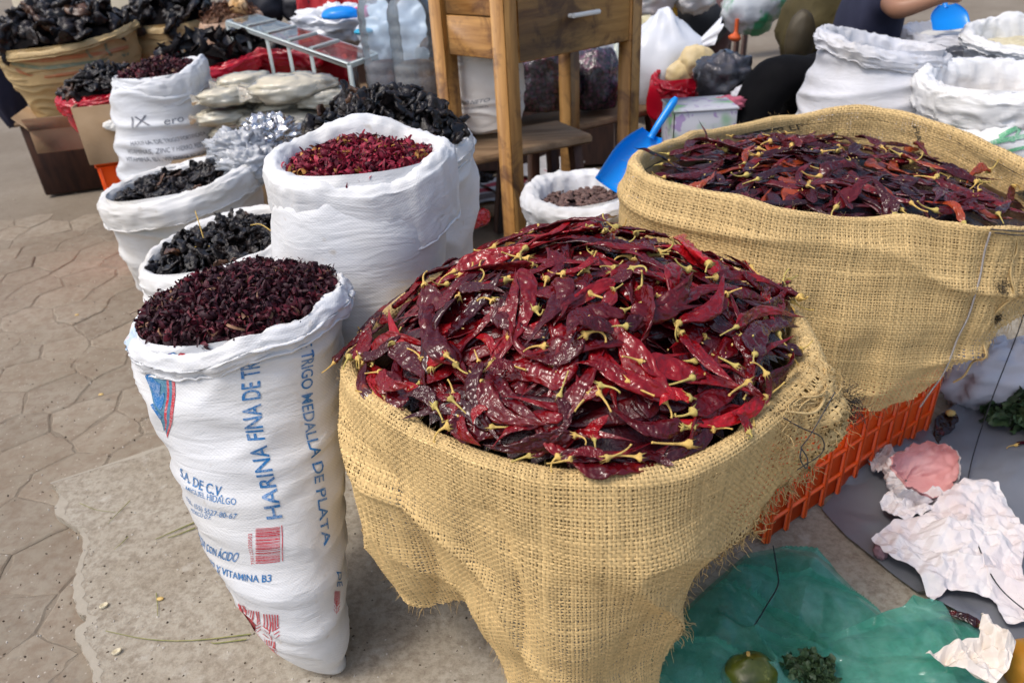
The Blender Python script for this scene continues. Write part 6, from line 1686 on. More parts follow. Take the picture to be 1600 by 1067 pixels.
def open_box(name, label, c, size, yaw, mat, flaps=True, t=.006):
    root = thing(name, label, 'box', c); ca_, sa_ = math.cos(yaw), math.sin(yaw); R = np.array([[ca_, -sa_, 0], [sa_, ca_, 0], [0, 0, 1]]); x, y, h = size; c = np.array(c)
    for (o, sz, nm) in (((0, -y / 2, h / 2), (x, t, h), 'side'), ((0, y / 2, h / 2), (x, t, h), 'side'), ((-x / 2, 0, h / 2), (t, y - t * 2, h), 'side'), ((x / 2, 0, h / 2), (t, y - t * 2, h), 'side'), ((0, 0, t), (x - t, y - t * 2, t), 'bottom')):
        MB().box(c + R @ o, sz, R, .001).obj(nm, mat, root)
    if flaps:
        for s_, ax in ((-1, 0), (1, 0), (-1, 1)):
            o = np.array([s_ * (x / 2 + .03), 0, h + .02]) if ax == 0 else np.array([0, s_ * (y / 2 + .03), h + .015])
            tl = .7 * s_; Rf = np.array([[math.cos(tl), 0, math.sin(tl)], [0, 1, 0], [-math.sin(tl), 0, math.cos(tl)]]) if ax == 0 else np.array([[1, 0, 0], [0, math.cos(-tl), -math.sin(-tl)], [0, math.sin(-tl), math.cos(-tl)]])
            MB().box(c + R @ o, (t, y, .09) if ax == 0 else (x, t, .09), R @ Rf, .001).obj('flap', mat, root)
    return root
cb = on_y(172, 252, 3.5); open_box('cardboard_box', 'open tan cardboard box on the orange crate, in front of the red bag', (cb[0], cb[1] + .08, cb[2]), (.20, .22, .26), .25, MAT['card'], False)
for q in range(3):
    V, F = blob(on_y(172 + 8 * q, 196 + 2 * q, 3.46), (.03, .03, .02), .2, 3, 250 + q); tag(mk('foam_piece', V, F, basic('white_foam', (.74, .73, .68))), 'small white lump at the rim of the cardboard box', 'foam', 'white lumps at the cardboard box')
oc0, oc1 = on_y(150, 262, 3.48), on_y(262, 250, 3.60)
oc1[2] = oc0[2]
crate('plastic_crate', 'orange plastic crate far left behind the low wide white sack', (oc0[0], oc0[1]), (oc1[0], oc1[1]), .42, 0.0, max(.15, cb[2] - .004), .075, (.06, .14))
ct = on_y(72, 182, 4.05); open_box('cardboard_tray', 'brown cardboard tray with a raised flap on the dark stand, left of the red bag', (ct[0] + .02, ct[1] + .1, zt + .026), (.26, .30, .14), .25, MAT['card'], True)
# dark cloth at the far left edge, pale board behind
V, F = blob(on_y(-18, 80, 4.9), (.13, .15, .48), .08, 2, 260, flat=.95); tag(mk('navy_cloth_bundle', V, F, MAT['navy'] if 'navy' in MAT else MAT['trouser']), 'dark navy bundle at the far left edge', 'bundle')
for q, (x0_, x1_, lab) in enumerate(((38, 78, 'pale wooden post leaning at the far left behind the striped sack'), (80, 232, 'cream board standing behind the striped jute sack'))):
    A, B_ = on_y(x0_, 60, 5.15 + .1 * q), on_y(x1_, 50, 5.2 + .1 * q); w = np.linalg.norm(B_ - A)
    tag(MB().box(((A + B_) / 2 * [1, 1, 0] + [0, 0, .62]), (w, .03, 1.24), None, .004).obj('cream_board' if q else 'pale_post', basic('cream_paint' + str(q), (.62, .54, .38), (.68, .60, .45), .7)), lab, 'board')
V, F = blob(on_y(240, 8, 5.0), (.09, .08, .14), .15, 2, 262); tag(mk('white_bundle', V, F, basic('white_bundle_cloth', (.70, .70, .74))), 'white bundle behind the tan jute sack at the upper left', 'bundle')

# ---- cream packets on a carton
cw = on_y(430, 235, 3.15); topz = cw[2] - .01
pk = MB().box((cw[0], cw[1] + .18, topz / 2), (.95, .62, topz), [[.97, -.22, 0], [.22, .97, 0], [0, 0, 1]], .006).obj('large_carton', MAT['card']); tag(pk, 'large carton carrying the cream packets, behind the front sacks', 'carton')
MAT['cream'] = basic('cream_powder', (.80, .75, .60), (.84, .80, .68), .5, 6); MAT['packet'] = film('packet_film', (.97, .96, .93), .28, .2, (.80, .76, .64), .35)
PK = [(362, 208, .10, .25), (350, 182, .11, .2), (358, 150, .12, .3), (385, 128, .12, .2), (402, 212, .09, .5), (398, 186, .085, .4), (395, 160, .08, .4), (460, 214, .16, .1), (462, 190, .165, .12), (462, 166, .165, .05), (458, 138, .17, .1), (502, 152, .13, -.2), (515, 178, .13, -.3), (415, 148, .08, .5)]
for q, (px, py, r, yaw) in enumerate(PK):
    c = on_y(px, py, 3.16 + .12 * (q % 3 == 0) - .05 * (q > 6)); root = thing('cream_packet', '', 'packet', c, 'cream packets stacked on the carton')
    root['label'] = ['cream powder packet at the lower left of the stack', 'cream packet in the left row above the lowest one', 'cream packet in the left row, third from the bottom', 'cream packet lying on top at the back left', 'small cream packet low in the middle row', 'small cream packet in the middle of the middle row', 'small cream packet high in the middle row', 'large cream packet at the bottom of the right pile', 'large cream packet second from the bottom of the right pile', 'large cream packet third from the bottom of the right pile', 'large cream packet on top of the right pile', 'cream packet right behind the top of the right pile', 'cream packet beside the black chili heap', 'small white tied packet between the two piles'][q]
    V, F = blob((0, 0, 0), (r, r * .7, r * .30), .15, 2.4, 300 + q, sq=.55); ca_, sa_ = math.cos(yaw), math.sin(yaw); R = np.array([[ca_, -sa_, 0], [sa_, ca_, 0], [0, 0, 1]])
    mk('powder', (V * .97) @ R.T + c, F, MAT['cream'], root); V, F = blob((0, 0, 0), (r * 1.03, r * .73, r * .31), .16, 2.4, 300 + q, sq=.55, ridged=.09); mk('film', V @ R.T + c, F, MAT['packet'], root)
    mb = MB(); e = c + R @ [-r * .95, 0, .0]; a = np.linspace(-1, 1, 12)
    S = np.array([[e + R @ [-r * .28 * t, r * .38 * y * (1 - .3 * t), r * .10 * math.sin(5 * y + q) * (1 + t)] for y in a] for t in np.linspace(-.2, 1, 5)]); mb.add(S, gridF(5, 12)); mb.obj('sealed_edge', MAT['packet'], root)
m = Mt('crumpled_foil', .18, .5); v = m.coord(); m.P(Base_Color=(.62, .63, .66), Metallic=.9); m.bump(m.n('TexVoronoi', {'Vector': v, 'Scale': 26}).outputs[0], .9, .02); MAT['foil'] = m.m
for q, (px, py, r, mt_, lab) in enumerate(((425, 212, .10, 'foil', 'crumpled silver foil bag in front of the cream packets'), (402, 236, .075, 'foil', 'small silver foil bag just left of the deep cuffed sack'), (372, 232, .09, 'milky', 'milky crumpled plastic bag between the printed sack and the foil'), (392, 258, .09, 'milky', 'milky plastic bag tucked behind the rim of the low wide sack'))):
    V, F = blob(on_y(px, py, 2.9 - .08 * q), (r * 1.2, r * .8, r * .75), .25, 2.6, 330 + q, ridged=.3, nv=40, nu=60); tag(mk('foil_bag' if q < 2 else 'milky_bag', V, F, MAT[mt_]), lab, 'bag')

# ---- glass display box
cL, cB, cR, cF = on_y(355, 36, 4.15), on_y(440, 21, 4.45), on_y(588, 87, 3.62), on_y(546, 103, 3.35)
cB = cL + (cR - cF)
H = .21; dz = np.array([0, 0, -H])
db = thing('display_box', 'long clear display box with a pale metal frame and dividers, full of packed sweets', 'display box', ((cL + cR) / 2 + dz))
MAT['frame'] = basic('pale_metal', (.55, .62, .60), (.62, .68, .66), .35); MAT['pane'] = film('clear_pane', (.92, .95, .95), .06, .05, (.8, .84, .84))
for p, q_ in ((cL, cB), (cB, cR), (cR, cF), (cF, cL)):
    MB().beam(p, q_, .022, .022, bev=.003).obj('top_rail', MAT['frame'], db); MB().beam(p + dz, q_ + dz, .018, .018, bev=.003).obj('bottom_rail', MAT['frame'], db)
    mk('pane', [p + dz * .96, q_ + dz * .96, q_ + dz * .06, p + dz * .06], [[0, 1, 2, 3]], MAT['pane'], db)
for p in (cL, cB, cR, cF): MB().beam(p + dz, p, .02, .02, bev=.003).obj('post', MAT['frame'], db)
for t in (.18, .36, .54, .72):
    a, b = cL + (cF - cL) * t, cB + (cR - cB) * t; MB().beam(a + np.array([0, 0, .012]), b + np.array([0, 0, .012]), .022, .016, bev=.003).obj('divider_bar', MAT['frame'], db); MB().beam(a + dz, a, .014, .014, bev=.002).obj('post', MAT['frame'], db)
    mk('divider', [a + dz * .95, b + dz * .95, b + dz * .08, a + dz * .08], [[0, 1, 2, 3]], MAT['pane'], db)
mk('glass_lid', [cL + [0, 0, .013], cF + [0, 0, .013], cR + [0, 0, .013], cB + [0, 0, .013]], [[0, 1, 2, 3]], MAT['pane'], db)
mk('base', [cL + dz, cF + dz, cR + dz, cB + dz], [[0, 1, 2, 3]], MAT['frame'], db)
cols_ = [((.45, .40, .36), (.30, .17, .08)), ((.55, .50, .47), (.40, .04, .04)), ((.52, .02, .03), (.36, .20, .10)), ((.58, .03, .05), (.62, .55, .50)), ((.10, .065, .03), (.48, .05, .03))]
for q in range(5):
    t0, t1 = (.0, .18, .36, .54, .72)[q] + .03, (.18, .36, .54, .72, 1.)[q] - .03; u, w_ = np.meshgrid(np.linspace(.04, .96, 22), np.linspace(t0, t1, 22))
    P = cL + (cF - cL) * w_[..., None] + (cB - cL) * u[..., None]; hgt = (.66 + .10 * (q % 3)) * H; top = P + dz + [0, 0, hgt]; top[..., 2] += .035 * fbm(P, 14, 3, q + 60)
    W = np.concatenate([(P + dz * .97)[:1], top, (P + dz * .97)[-1:]], 0); W = np.concatenate([W[:, :1] * [1, 1, 0] + np.minimum(W[:, :1], (P + dz * .97).min()) * [0, 0, 0] + np.broadcast_to((cL + dz)[2], W[:, :1].shape[:2])[..., None] * [0, 0, 1], W], 1)
    sw = mk('packed_sweets', W, gridF(*W.shape[:2]), basic('sweets_' + 'abcde'[q], *cols_[q], .35, 22, bump=.6, bsc=60, bd=.01), kind='stuff'); tag(sw, ['pale brown sweets at the far end of the display box', 'red and white wrapped sweets in the display box', 'brown nut sweets in the middle of the display box', 'red wrapped sweets near the front of the display box', 'dark mixed seeds in the front compartment of the display box'][q], 'sweets')
dt = thing('display_table', 'plain table carrying the display box and the clear jars', 'table', (*((cL + cR) / 2)[:2], 0))
ctr_ = (cL + cR) / 2 + dz; dl = (cF - cL); dl = dl / np.linalg.norm(dl)
tz = min(cF[2], cR[2]) - H - .02
Rt = np.array([[dl[0], -dl[1], 0], [dl[1], dl[0], 0], [0, 0, 1]]); Rt[:, 0] /= np.linalg.norm(Rt[:, 0]); Rt[:, 1] = np.cross([0, 0, 1], Rt[:, 0])
tc = np.array([ctr_[0] + .18, ctr_[1] + .12, tz - .015])
MB().box(tc, (1.5, 1.1, .03), Rt, .004).obj('table_top', MAT['old_wood'], dt)
for sx in (-1, 1):
    for sy in (-1, 1):
        p = tc + Rt @ [sx * .68, sy * .48, -.015]; MB().beam([p[0], p[1], 0], p, .05, .05, bev=.003).obj('leg', MAT['dark_wood'], dt)
# ---- clear jars
MAT['jar'] = film('jar_plastic', (.90, .96, 1.0), .20, .05, (.75, .88, 1.0)); MAT['jar_lid'] = plastic('frosted_lid', (.70, .74, .76), .3, .8)
def jar(label, bpx, Y, r, h, fill, fillmat):
    b = on_y(*bpx, Y); root = thing('clear_jar', label, 'jar', b, 'clear plastic jars')
    pr = [(r * .90, 0), (r, .012), (r, h * .18)]
    for k in range(5): z = h * (.2 + .12 * k); pr += [(r, z), (r * .965, z + h * .03), (r * .965, z + h * .045), (r, z + h * .075)]
    pr += [(r * .98, h * .84), (r * .80, h * .93), (r * .72, h * .955), (r * .72, h)]
    MB().lathe(pr, b, 40).obj('wall', MAT['jar'], root)
    f = [(.001, .006), (r * .90, .006), (r * .95, .02), (r * .95, h * fill), (r * .6, h * fill + .015), (.001, h * fill + .02)]; MB().lathe(f, b, 32).obj('filling', fillmat, root)
    MB().lathe([(r * .75, h * .955), (r * .78, h * .96), (r * .78, h * 1.03), (r * .74, h * 1.045), (.001, h * 1.045)], b, 36).obj('lid', MAT['jar_lid'], root)
    return b
MAT['jar_spice'] = basic('reddish_spice', (.26, .11, .07), (.38, .19, .13), .8, 40, bump=.7, bsc=130, bd=.006)
MAT['jar_nuts'] = basic('brown_seeds', (.28, .14, .06), (.46, .27, .14), .7, 40, bump=.9, bsc=110, bd=.008)
jb = jar('clear plastic jar nearer the display box, reddish spice in its lower part', (607, 148), 3.42, .088, .42, .30, MAT['jar_spice'])
jb2 = jar('clear plastic jar nearer the counter, brown seeds inside and a blue cup on top', (655, 152), 3.36, .098, .42, .32, MAT['jar_nuts'])
cu = thing('blue_cup', 'blue plastic cup upside down on the jar beside the counter', 'cup', jb2 + [.01, 0, .44]); MB().lathe([(.058, 0), (.060, .004), (.050, .12), (.046, .125), (.001, .125)], jb2 + [.01, 0, .44], 28).obj('cup_wall', MAT['blue'], cu)
MB().lathe([(.022, 0), (.020, .12), (.001, .122)], jb + [.0, 0, .44], 20).obj('jar_knob', MAT['jar_lid'])
kn = bpy.data.objects['jar_knob']; tag(kn, 'small frosted cup upside down on the jar nearer the display box', 'cup')
V, F = blob(on_y(650, 70, 4.3), (.30, .16, .26), .15, 2.5, 431, flat=.9, ridged=.15, nv=36, nu=60); tag(mk('white_bag', V, F, plastic('white_blue_film', (.66, .72, .80), .3)), 'big pale bag standing right behind the clear jars', 'bag')
# behind the jars: red cloth, white film heap, blue lid, pink strip, grey pot
def drape(name, label, cat, pl, pr__, Y, mat, seed, top=.35, wav=.04):
    A, B_ = on_y(*pl, Y), on_y(*pr__, Y); u, w_ = np.meshgrid(np.linspace(0, 1, 40), np.linspace(0, 1, 20)); P = A + (B_ - A) * u[..., None]; P[..., 2] += top * w_; P[..., 1] += wav * fbm(np.dstack([u * 5, w_ * 1.2, u * 0]), 1, 3, seed) + .15 * w_
    V = np.vstack([P.reshape(-1, 3), P.reshape(-1, 3) + [0, .01, 0]]); return tag(mk(name, V, np.vstack([gridF(20, 40), gridF(20, 40, off=800)[:, ::-1]]), mat), label, cat)
drape('red_cloth', 'hanging red cloth behind the display box at the top edge', 'cloth', (466, 18), (566, 20), 4.9, basic('red_cloth_weave', (.42, .008, .015), (.50, .012, .02), .7), 1)
drape('grey_cloth', 'grey cloth hanging right of the red one at the top edge', 'cloth', (560, 14), (612, 16), 4.8, basic('grey_violet_cloth', (.25, .23, .26), (.32, .30, .33), .7), 2, .3)
V, F = blob(on_y(535, 38, 4.6), (.30, .16, .10), .25, 3, 401, ridged=.25, nv=36, nu=60); tag(mk('white_film_heap', V, F, plastic('white_crumpled_film', (.74, .76, .80), .3)), 'heap of white crumpled plastic bags behind the display box', 'bags')
V, F = blob(on_y(533, 24, 4.35), (.105, .08, .045), .05, 2, 402, flat=.3); tag(mk('blue_bowl', V, F, MAT['blue']), 'upturned blue plastic bowl on the white plastic bags', 'bowl')
V, F = blob(on_y(568, 19, 4.5), (.07, .04, .03), .15, 2, 403); tag(mk('pink_strip', V, F, basic('magenta_plastic', (.70, .02, .22), None, .35)), 'magenta plastic piece beside the upturned blue bowl', 'plastic')
V, F = blob(on_y(568, 50, 4.2), (.05, .05, .018), .1, 2, 404); tag(mk('turquoise_cap', V, F, basic('turquoise_lid', (.02, .35, .55), None, .35)), 'small turquoise lid beside the left clear jar', 'lid')
for q, (px, py, r, c1, lab) in enumerate(((410, 8, .12, (.012, .012, .018), 'black bundle behind the bark bag'), (470, 14, .10, (.014, .014, .02), 'black bundle left of the red cloth'), (440, 14, .05, (.30, .42, .52), 'pale blue cup between the two black bundles'), (385, 2, .08, (.01, .14, .2), 'teal cloth at the top edge above the bark bag'))):
    V, F = blob(on_y(px, py, 5.0), (r * 1.2, r, r), .15, 2, 410 + q); tag(mk(('black_bundle', 'black_bundle', 'pale_cup', 'teal_cloth')[q], V, F, basic('bundle_' + 'abcd'[q], c1, tuple(x * 1.6 for x in c1), .6)), lab, ('bundle', 'bundle', 'cup', 'cloth')[q])
bt = MB().box((-.75, 5.15, .40), (3.0, .8, .80), None, .01).obj('long_stall_table', MAT['dark_wood']); tag(bt, 'long dark stall counter behind the left bags', 'counter')
# ================================================================ right foreground, on the ground
def sheet(out_px, cen_px, zb, hfun, nr=46, nt=170, zedge=None, thick=0.0):
    o = np.array([on_z(x, y, zb)[:2] for x, y in out_px]); k = len(o)
    t = np.linspace(0, k, nt, endpoint=False); i = t.astype(int); f = (t - i)[:, None]; O = o[i] * (1 - f) + o[(i + 1) % k] * f
    c = on_z(*cen_px, zb)[:2]; r = np.linspace(0.002, 1, nr)
    XY = c + r[:, None, None] * (O - c)[None]
    P = np.dstack([XY, np.zeros(XY.shape[:2])]); P[..., 2] = zb + hfun(P, np.broadcast_to(r[:, None], XY.shape[:2]))
    return P
def crease(P, f, seed, k=1.0):
    """crumpled sheet: sharp ridges at several scales"""
    d = 0
    for q in range(4): d = d + (1 - np.abs(pn(P * np.array([1, 1, .3]), f * 1.9 ** q, seed + q)) * 2) * .55 ** q
    return d * k
MAT['tarp'] = film('grey_film', (.20, .22, .25), .55, .28, (.16, .17, .19), .35)
tp = [(1284, 796), (1318, 752), (1400, 700), (1470, 655), (1540, 612), (1640, 560), (1760, 640), (1760, 1040), (1640, 1030), (1520, 985), (1440, 935), (1370, 880), (1320, 838)]
P = sheet(tp, (1530, 780), .014, lambda P, r: .010 + .008 * crumple_h(P, .16, 3) + .018 * sstep(.8, 1, r) * (pn(P, 7, 5) > .1))
tag(mk('grey_plastic_sheet', P, gridF(*P.shape[:2], True), plastic('grey_plastic', (.125, .13, .15), .3, c2=(.19, .20, .225))), 'dark grey plastic sheet spread on the ground at the lower right', 'plastic sheet')
m = Mt('teal_film', .10, .6); v = m.coord()
tr = m.n('BsdfTransparent', {0: (.52, .86, .78, 1)}); n1 = m.noise(v, 16, 4, .6, 1.2)
rl = m.n('TexNoise', {'Vector': m.map(v, (1.0, .45, 1)), 'Scale': 7, 'Detail': 2, 'Roughness': .5, 'Distortion': 1.5}, noise_type='RIDGED_MULTIFRACTAL').outputs[0]; wl = m.ramp(rl, (.52, 0.), (.90, .8))  # whitish crease lines: highlights painted into the film's colour
m.P(Base_Color=m.mix(wl, m.mix(n1, (.10, .47, .385), (.36, .70, .62)), (.72, .88, .84)), Coat_Weight=.6, Coat_Roughness=.05)
b = m.bump(m.n('TexNoise', {'Vector': v, 'Scale': 15, 'Detail': 3, 'Distortion': 2.0}, noise_type='RIDGED_MULTIFRACTAL').outputs[0], .09, .02)
fr = m.n('Fresnel', {0: 1.45, 'Normal': b}); mx = m.n('MixShader', {0: m.math('ADD', m.math('MULTIPLY_ADD', n1, .46, .02), m.math('MULTIPLY', wl, .5)), 1: tr.outputs[0], 2: m.b.outputs[0]}); m.nt.links.new(mx.outputs[0], m.out.inputs[0]); MAT['teal'] = m.m
tb = [(985, 1110), (1000, 1050), (1040, 985), (1110, 920), (1165, 872), (1225, 860), (1275, 872), (1330, 925), (1385, 975), (1425, 1000), (1470, 968), (1530, 985), (1545, 1040), (1560, 1120), (1300, 1180), (1080, 1180)]
P = sheet(tb, (1240, 1010), .016, lambda P, r: .016 + (.075 * np.clip(.45 + .8 * facet(P * np.array([1., .55, 1]), .17, 7), 0, 1.3) + .026 * crumple_h(P * np.array([1., .5, 1]), .12, 52, 2) + .050 * ridge(P @ np.array([[.8, -.6, 0], [.6, .8, 0], [0, 0, 1]]).T * np.array([2.0, 8, 1]), 1, 57) ** 9) * (1 - r ** 4) + .010 * (1 - r ** 8), nr=110, nt=330)
tbag = mk('teal_plastic_bag', P, gridF(*P.shape[:2], True), MAT['teal'], smooth=False); tag(tbag, 'crumpled translucent teal plastic bag lying at the lower right corner of the jute sack', 'bag')
P2 = sheet(tb, (1230, 1000), .016, lambda P, r: .004 + (.02 * np.clip(fbm(P, 5, 2, 61) + .3, 0, 1)) * (1 - r ** 3), nr=30, nt=120); P2[..., :2] = P2[..., :2] * .985 + P2[..., :2].mean((0, 1)) * .015
mk('lower_layer', P2, gridF(*P2.shape[:2], True), MAT['teal'], tbag)
# crumpled papers
m = Mt('tissue_paper', .7, .25); v = m.coord(); m.P(Base_Color=m.mix(m.ramp(m.noise(v, 7, 4), (.4, 0.), (.7, 1.)), (.72, .69, .69), (.66, .58, .58))); m.bump(m.n('TexNoise', {'Vector': v, 'Scale': 22, 'Detail': 3, 'Distortion': 1.0}, noise_type='RIDGED_MULTIFRACTAL').outputs[0], .25, .008); MAT['tissue'] = m.m
MAT['tissue_pink'] = basic('pink_tissue', (.60, .27, .27), (.70, .40, .39), .7, 10, bump=.3, bsc=40)
pp = [(1358, 852), (1392, 826), (1440, 818), (1462, 792), (1500, 768), (1553, 772), (1575, 808), (1598, 850), (1590, 900), (1622, 985), (1570, 982), (1548, 945), (1480, 930), (1452, 952), (1425, 905), (1384, 884)]
P = sheet(pp, (1505, 860), .03, lambda P, r: .032 + .034 * crumple_h(P, .10, 71) * (1 - .5 * r ** 4) + .02 * (1 - r) + .006 * facet(P, .02, 5), nr=90, nt=300)
tag(mk('crumpled_paper', P, gridF(*P.shape[:2], True), MAT['tissue'], smooth=False), 'large crumpled white paper sheet spread on the grey plastic', 'paper')
bc = on_z(1435, 765, .035); nv_, nu_ = 40, 110
a = np.linspace(0, 2 * np.pi, nu_, endpoint=False); ph = np.linspace(.05, 1.75, nv_)
D = np.stack([np.sin(ph)[:, None] * np.cos(a), np.sin(ph)[:, None] * np.sin(a), -np.cos(ph)[:, None] + 0 * a], -1)
S = D * np.array([.108, .078, .086]); PA = np.dstack([np.cos(a)[None] * .09 * (.4 + ph[:, None]), np.sin(a)[None] * .09 * (.4 + ph[:, None]), 0 * D[..., 0]]); S = S + D * (.009 * crumple_h(PA, .05, 81))[..., None]; S[..., 2] += .012 * np.sin(2 * a + .6)[None] * (ph[:, None] / 1.6) ** 3
tl = -.55; Rx = np.array([[1, 0, 0], [0, math.cos(tl), math.sin(tl)], [0, -math.sin(tl), math.cos(tl)]]); Rz = np.array([[.94, -.34, 0], [.34, .94, 0], [0, 0, 1]])
S = S @ (Rz @ Rx).T + bc + [0, 0, .062]; S[..., 2] = np.maximum(S[..., 2], .026)
cupo = mk('cupped_paper', S, gridF(nv_, nu_, True), MAT['tissue'], smooth=False); tag(cupo, 'cup shaped crumpled paper with a pink inside, on the grey plastic', 'paper')
cI = S.mean((0, 1)); S2 = cI + (S - cI) * .95 + [0, 0, .006]; mk('pink_inside', S2, gridF(nv_, nu_, True), MAT['tissue_pink'], cupo)
P = sheet([(1352, 722), (1362, 708), (1385, 706), (1402, 722), (1396, 742), (1370, 745)], (1378, 726), .05, lambda P, r: .02 + .022 * crumple_h(P, .03, 92), nr=24, nt=60); mk('twisted_end', P, gridF(*P.shape[:2], True), MAT['tissue'], cupo, smooth=False)
P = sheet([(1372, 790), (1385, 775), (1420, 778), (1462, 770), (1480, 782), (1450, 806), (1412, 818), (1388, 810)], (1420, 793), .045, lambda P, r: .016 + .020 * crumple_h(P, .04, 94) * (1 - .4 * r ** 4), nr=34, nt=100); mk('folded_tail', P, gridF(*P.shape[:2], True), MAT['tissue'], cupo, smooth=False)
V, F = blob(on_z(1376, 862, .04), (.016, .018, .02), .2, 3, 83); tag(mk('purple_scrap', V, F, basic('violet_scrap', (.22, .12, .15), (.30, .19, .22), .7)), 'small violet scrap at the left end of the large crumpled paper', 'scrap')
P = sheet([(1436, 1048), (1480, 1025), (1520, 1020), (1520, 988), (1545, 985), (1578, 1020), (1570, 1060), (1540, 1090), (1500, 1062)], (1530, 1040), .115, lambda P, r: .045 + .035 * crumple_h(P, .045, 91) * (1 - .4 * r ** 3), nr=60, nt=160)
tag(mk('crumpled_paper', P, gridF(*P.shape[:2], True), basic('cream_tissue', (.70, .62, .54), (.78, .72, .66), .7, 10, bump=.25, bsc=50), smooth=False), 'small crumpled cream paper on the teal bag at the bottom right', 'paper')
# fruit and greens
m = Mt('green_fruit_skin', .3, .5); v = m.coord(); c = m.mix(m.ramp(m.noise(v, 9, 4), (.35, 0.), (.65, 1.)), (.025, .038, .006), (.13, .15, .014)); c = m.mix(m.ramp(m.noise(v, 90, 2), (.62, 0.), (.7, .5)), c, (.3, .3, .08)); m.P(Base_Color=c); m.bump(m.noise(v, 70, 2), .15, .002)
p = on_z(1172, 1052, .075); V, F = blob(p + [0, -.0, -.008], (.056, .046, .052), .10, 1.8, 95); fr_ = mk('green_fruit', V, F, m.m); tag(fr_, 'round green fruit with brown patches on the teal bag', 'fruit')
MB().tube([p + [-.005, .01, .04], p + [-.006, .012, .052]], .004, 6).obj('stem', MAT['stem'], fr_)
MAT['leafy'] = basic('dark_green_leaf', (.022, .05, .018), (.07, .12, .05), .55, 30)
def greens(name, label, c, r, n, seed, h=.6):
    rr_ = np.random.default_rng(seed); V0, F0 = [], []
    def leaf(k):
        r3 = np.random.default_rng(k); u, w_ = np.meshgrid(np.linspace(0, 1, 7), np.linspace(-1, 1, 5)); wd = .45 * np.sin(np.pi * (.08 + .9 * u)) ** .7
        return np.stack([u, w_ * wd, .25 * u * u - .2 * np.abs(w_) * wd + .12 * np.sin(9 * u + 3 * w_ + k)], -1).reshape(-1, 3), gridF(5, 7)
    P = rr_.normal(size=(n, 3)); P /= np.linalg.norm(P, axis=1)[:, None]; P[:, 2] = np.abs(P[:, 2]) * h; P = np.array(c) + P * r * rr_.uniform(.35, 1, (n, 1))
    V, F, _ = scatter([leaf(q) for q in range(5)], P, rotm(n), rr_.uniform(.2, .42, n) * r)
    o = mk(name, V, F, MAT['leafy']); return tag(o, label, 'greens')
greens('broccoli_sprig', 'small dark green broccoli sprig on the teal bag beside the green fruit', on_z(1268, 1052, .055), .055, 260, 1)
greens('leafy_greens', 'dark green leafy bunch at the right edge beyond the grey plastic', on_z(1608, 640, .03), .16, 420, 2)
V, F = blob(on_z(1612, 1045, .05), (.05, .06, .06), .06, 2, 99); tag(mk('orange_fruit', V, F, basic('orange_peel', (.42, .17, .012), (.36, .20, .02), .5, 12, bump=.2, bsc=90)), 'orange brown fruit cut off by the right edge', 'fruit')
# chilies that fell to the ground
def ground_chili(a, b, z, vi, colr, label, ws=1.0):
    A, B_ = on_z(*a, z), on_z(*b, z); x = (B_ - A); L = np.linalg.norm(x); x /= L; y = np.cross([0, -.2, 1], x); y /= np.linalg.norm(y); add_chili(np.stack([x, y, np.cross(x, y)], 1), A, L, vi, colr, label, None, wscale=ws)
ground_chili((1490, 645), (1478, 690), .045, 5, (.018, .006, .005), 'dark chili with a yellow end on the grey plastic beside the crate', 1.3)
ground_chili((1535, 978), (1462, 952), .05, 2, (.022, .004, .006), 'dark chili lying below the large crumpled paper', 1.0)
ground_chili((1588, 695), (1612, 690), .03, 11, (.05, .006, .014), 'small dark chili at the right edge near the leafy greens', .8)
V, F = blob(on_z(1485, 645, .055), (.013, .011, .009), .3, 4, 97); tag(mk('yellow_chili_seeds', V, F, MAT['seed'], kind='stuff'), 'clump of yellow seeds at the chili beside the crate', 'seeds')
# wires
MAT['wire'] = basic('black_wire', (.012, .012, .014), None, .4)
def wire(label, pts, r=.0016, name='black_wire'):
    P = np.array([on_z(x, y, z) for x, y, z in pts]); tag(MB().tube(cr(P, 60), r, 6).obj(name, MAT['wire']), label, 'wire')
wire('thin black wire running down over the grey plastic and the crumpled paper', [(1612, 452, .40), (1590, 520, .30), (1555, 610, .16), (1530, 680, .06), (1514, 740, .05), (1512, 790, .062), (1528, 850, .075), (1560, 915, .075), (1620, 968, .05)])
wire('short bent black wire lying on the teal bag', [(1208, 852, .10), (1214, 890, .085), (1215, 915, .085), (1195, 950, .095), (1178, 978, .085)])
# white scraps near the crate's far end
V, F = blob(on_z(1560, 585, .12), (.17, .10, .12), .2, 2.4, 501, flat=.95, ridged=.15); tag(mk('pale_plastic_bag', V, F, plastic('pale_grey_film', (.50, .50, .55), .35)), 'pale crumpled plastic bag on the ground behind the gathered sack corner', 'bag')
# small things on the slab and the stones at the left
MAT['grass'] = basic('dry_grass', (.20, .22, .05), (.32, .29, .10), .7, 30)
def blade(label, pts, r=.0013, n=10):
    P = np.array([on_z(x, y, .013 + .002) for x, y in pts]); tag(MB().tube(cr(P, n), np.linspace(r, r * .5, n), 5).obj('grass_stalk', MAT['grass']), label, 'grass stalk')
blade('long green stalk lying from the flour sack to the left', [(392, 990), (300, 1000), (230, 998), (165, 985)], .0016)
blade('second green stalk beside the long one at the flour sack foot', [(385, 998), (340, 1004), (330, 1003)], .0018)
blade('upper of the two straw stalks beside the flour sack', [(305, 815), (275, 828), (243, 842)], .0022)
blade('lower of the two straw stalks beside the flour sack', [(305, 824), (280, 834), (262, 840)], .0020)
blade('short pale stalk standing out on the slab below the straws', [(244, 926), (246, 945), (246, 962)])
blade('thin dry stalk on the slab near its upper edge', [(203, 782), (185, 800), (168, 818)], .0012)
blade('dry stalk crossing another near the slab edge', [(125, 786), (150, 796), (180, 800)], .001)
blade('short dry stalk left of the straws', [(200, 838), (190, 848), (178, 858)], .0012)
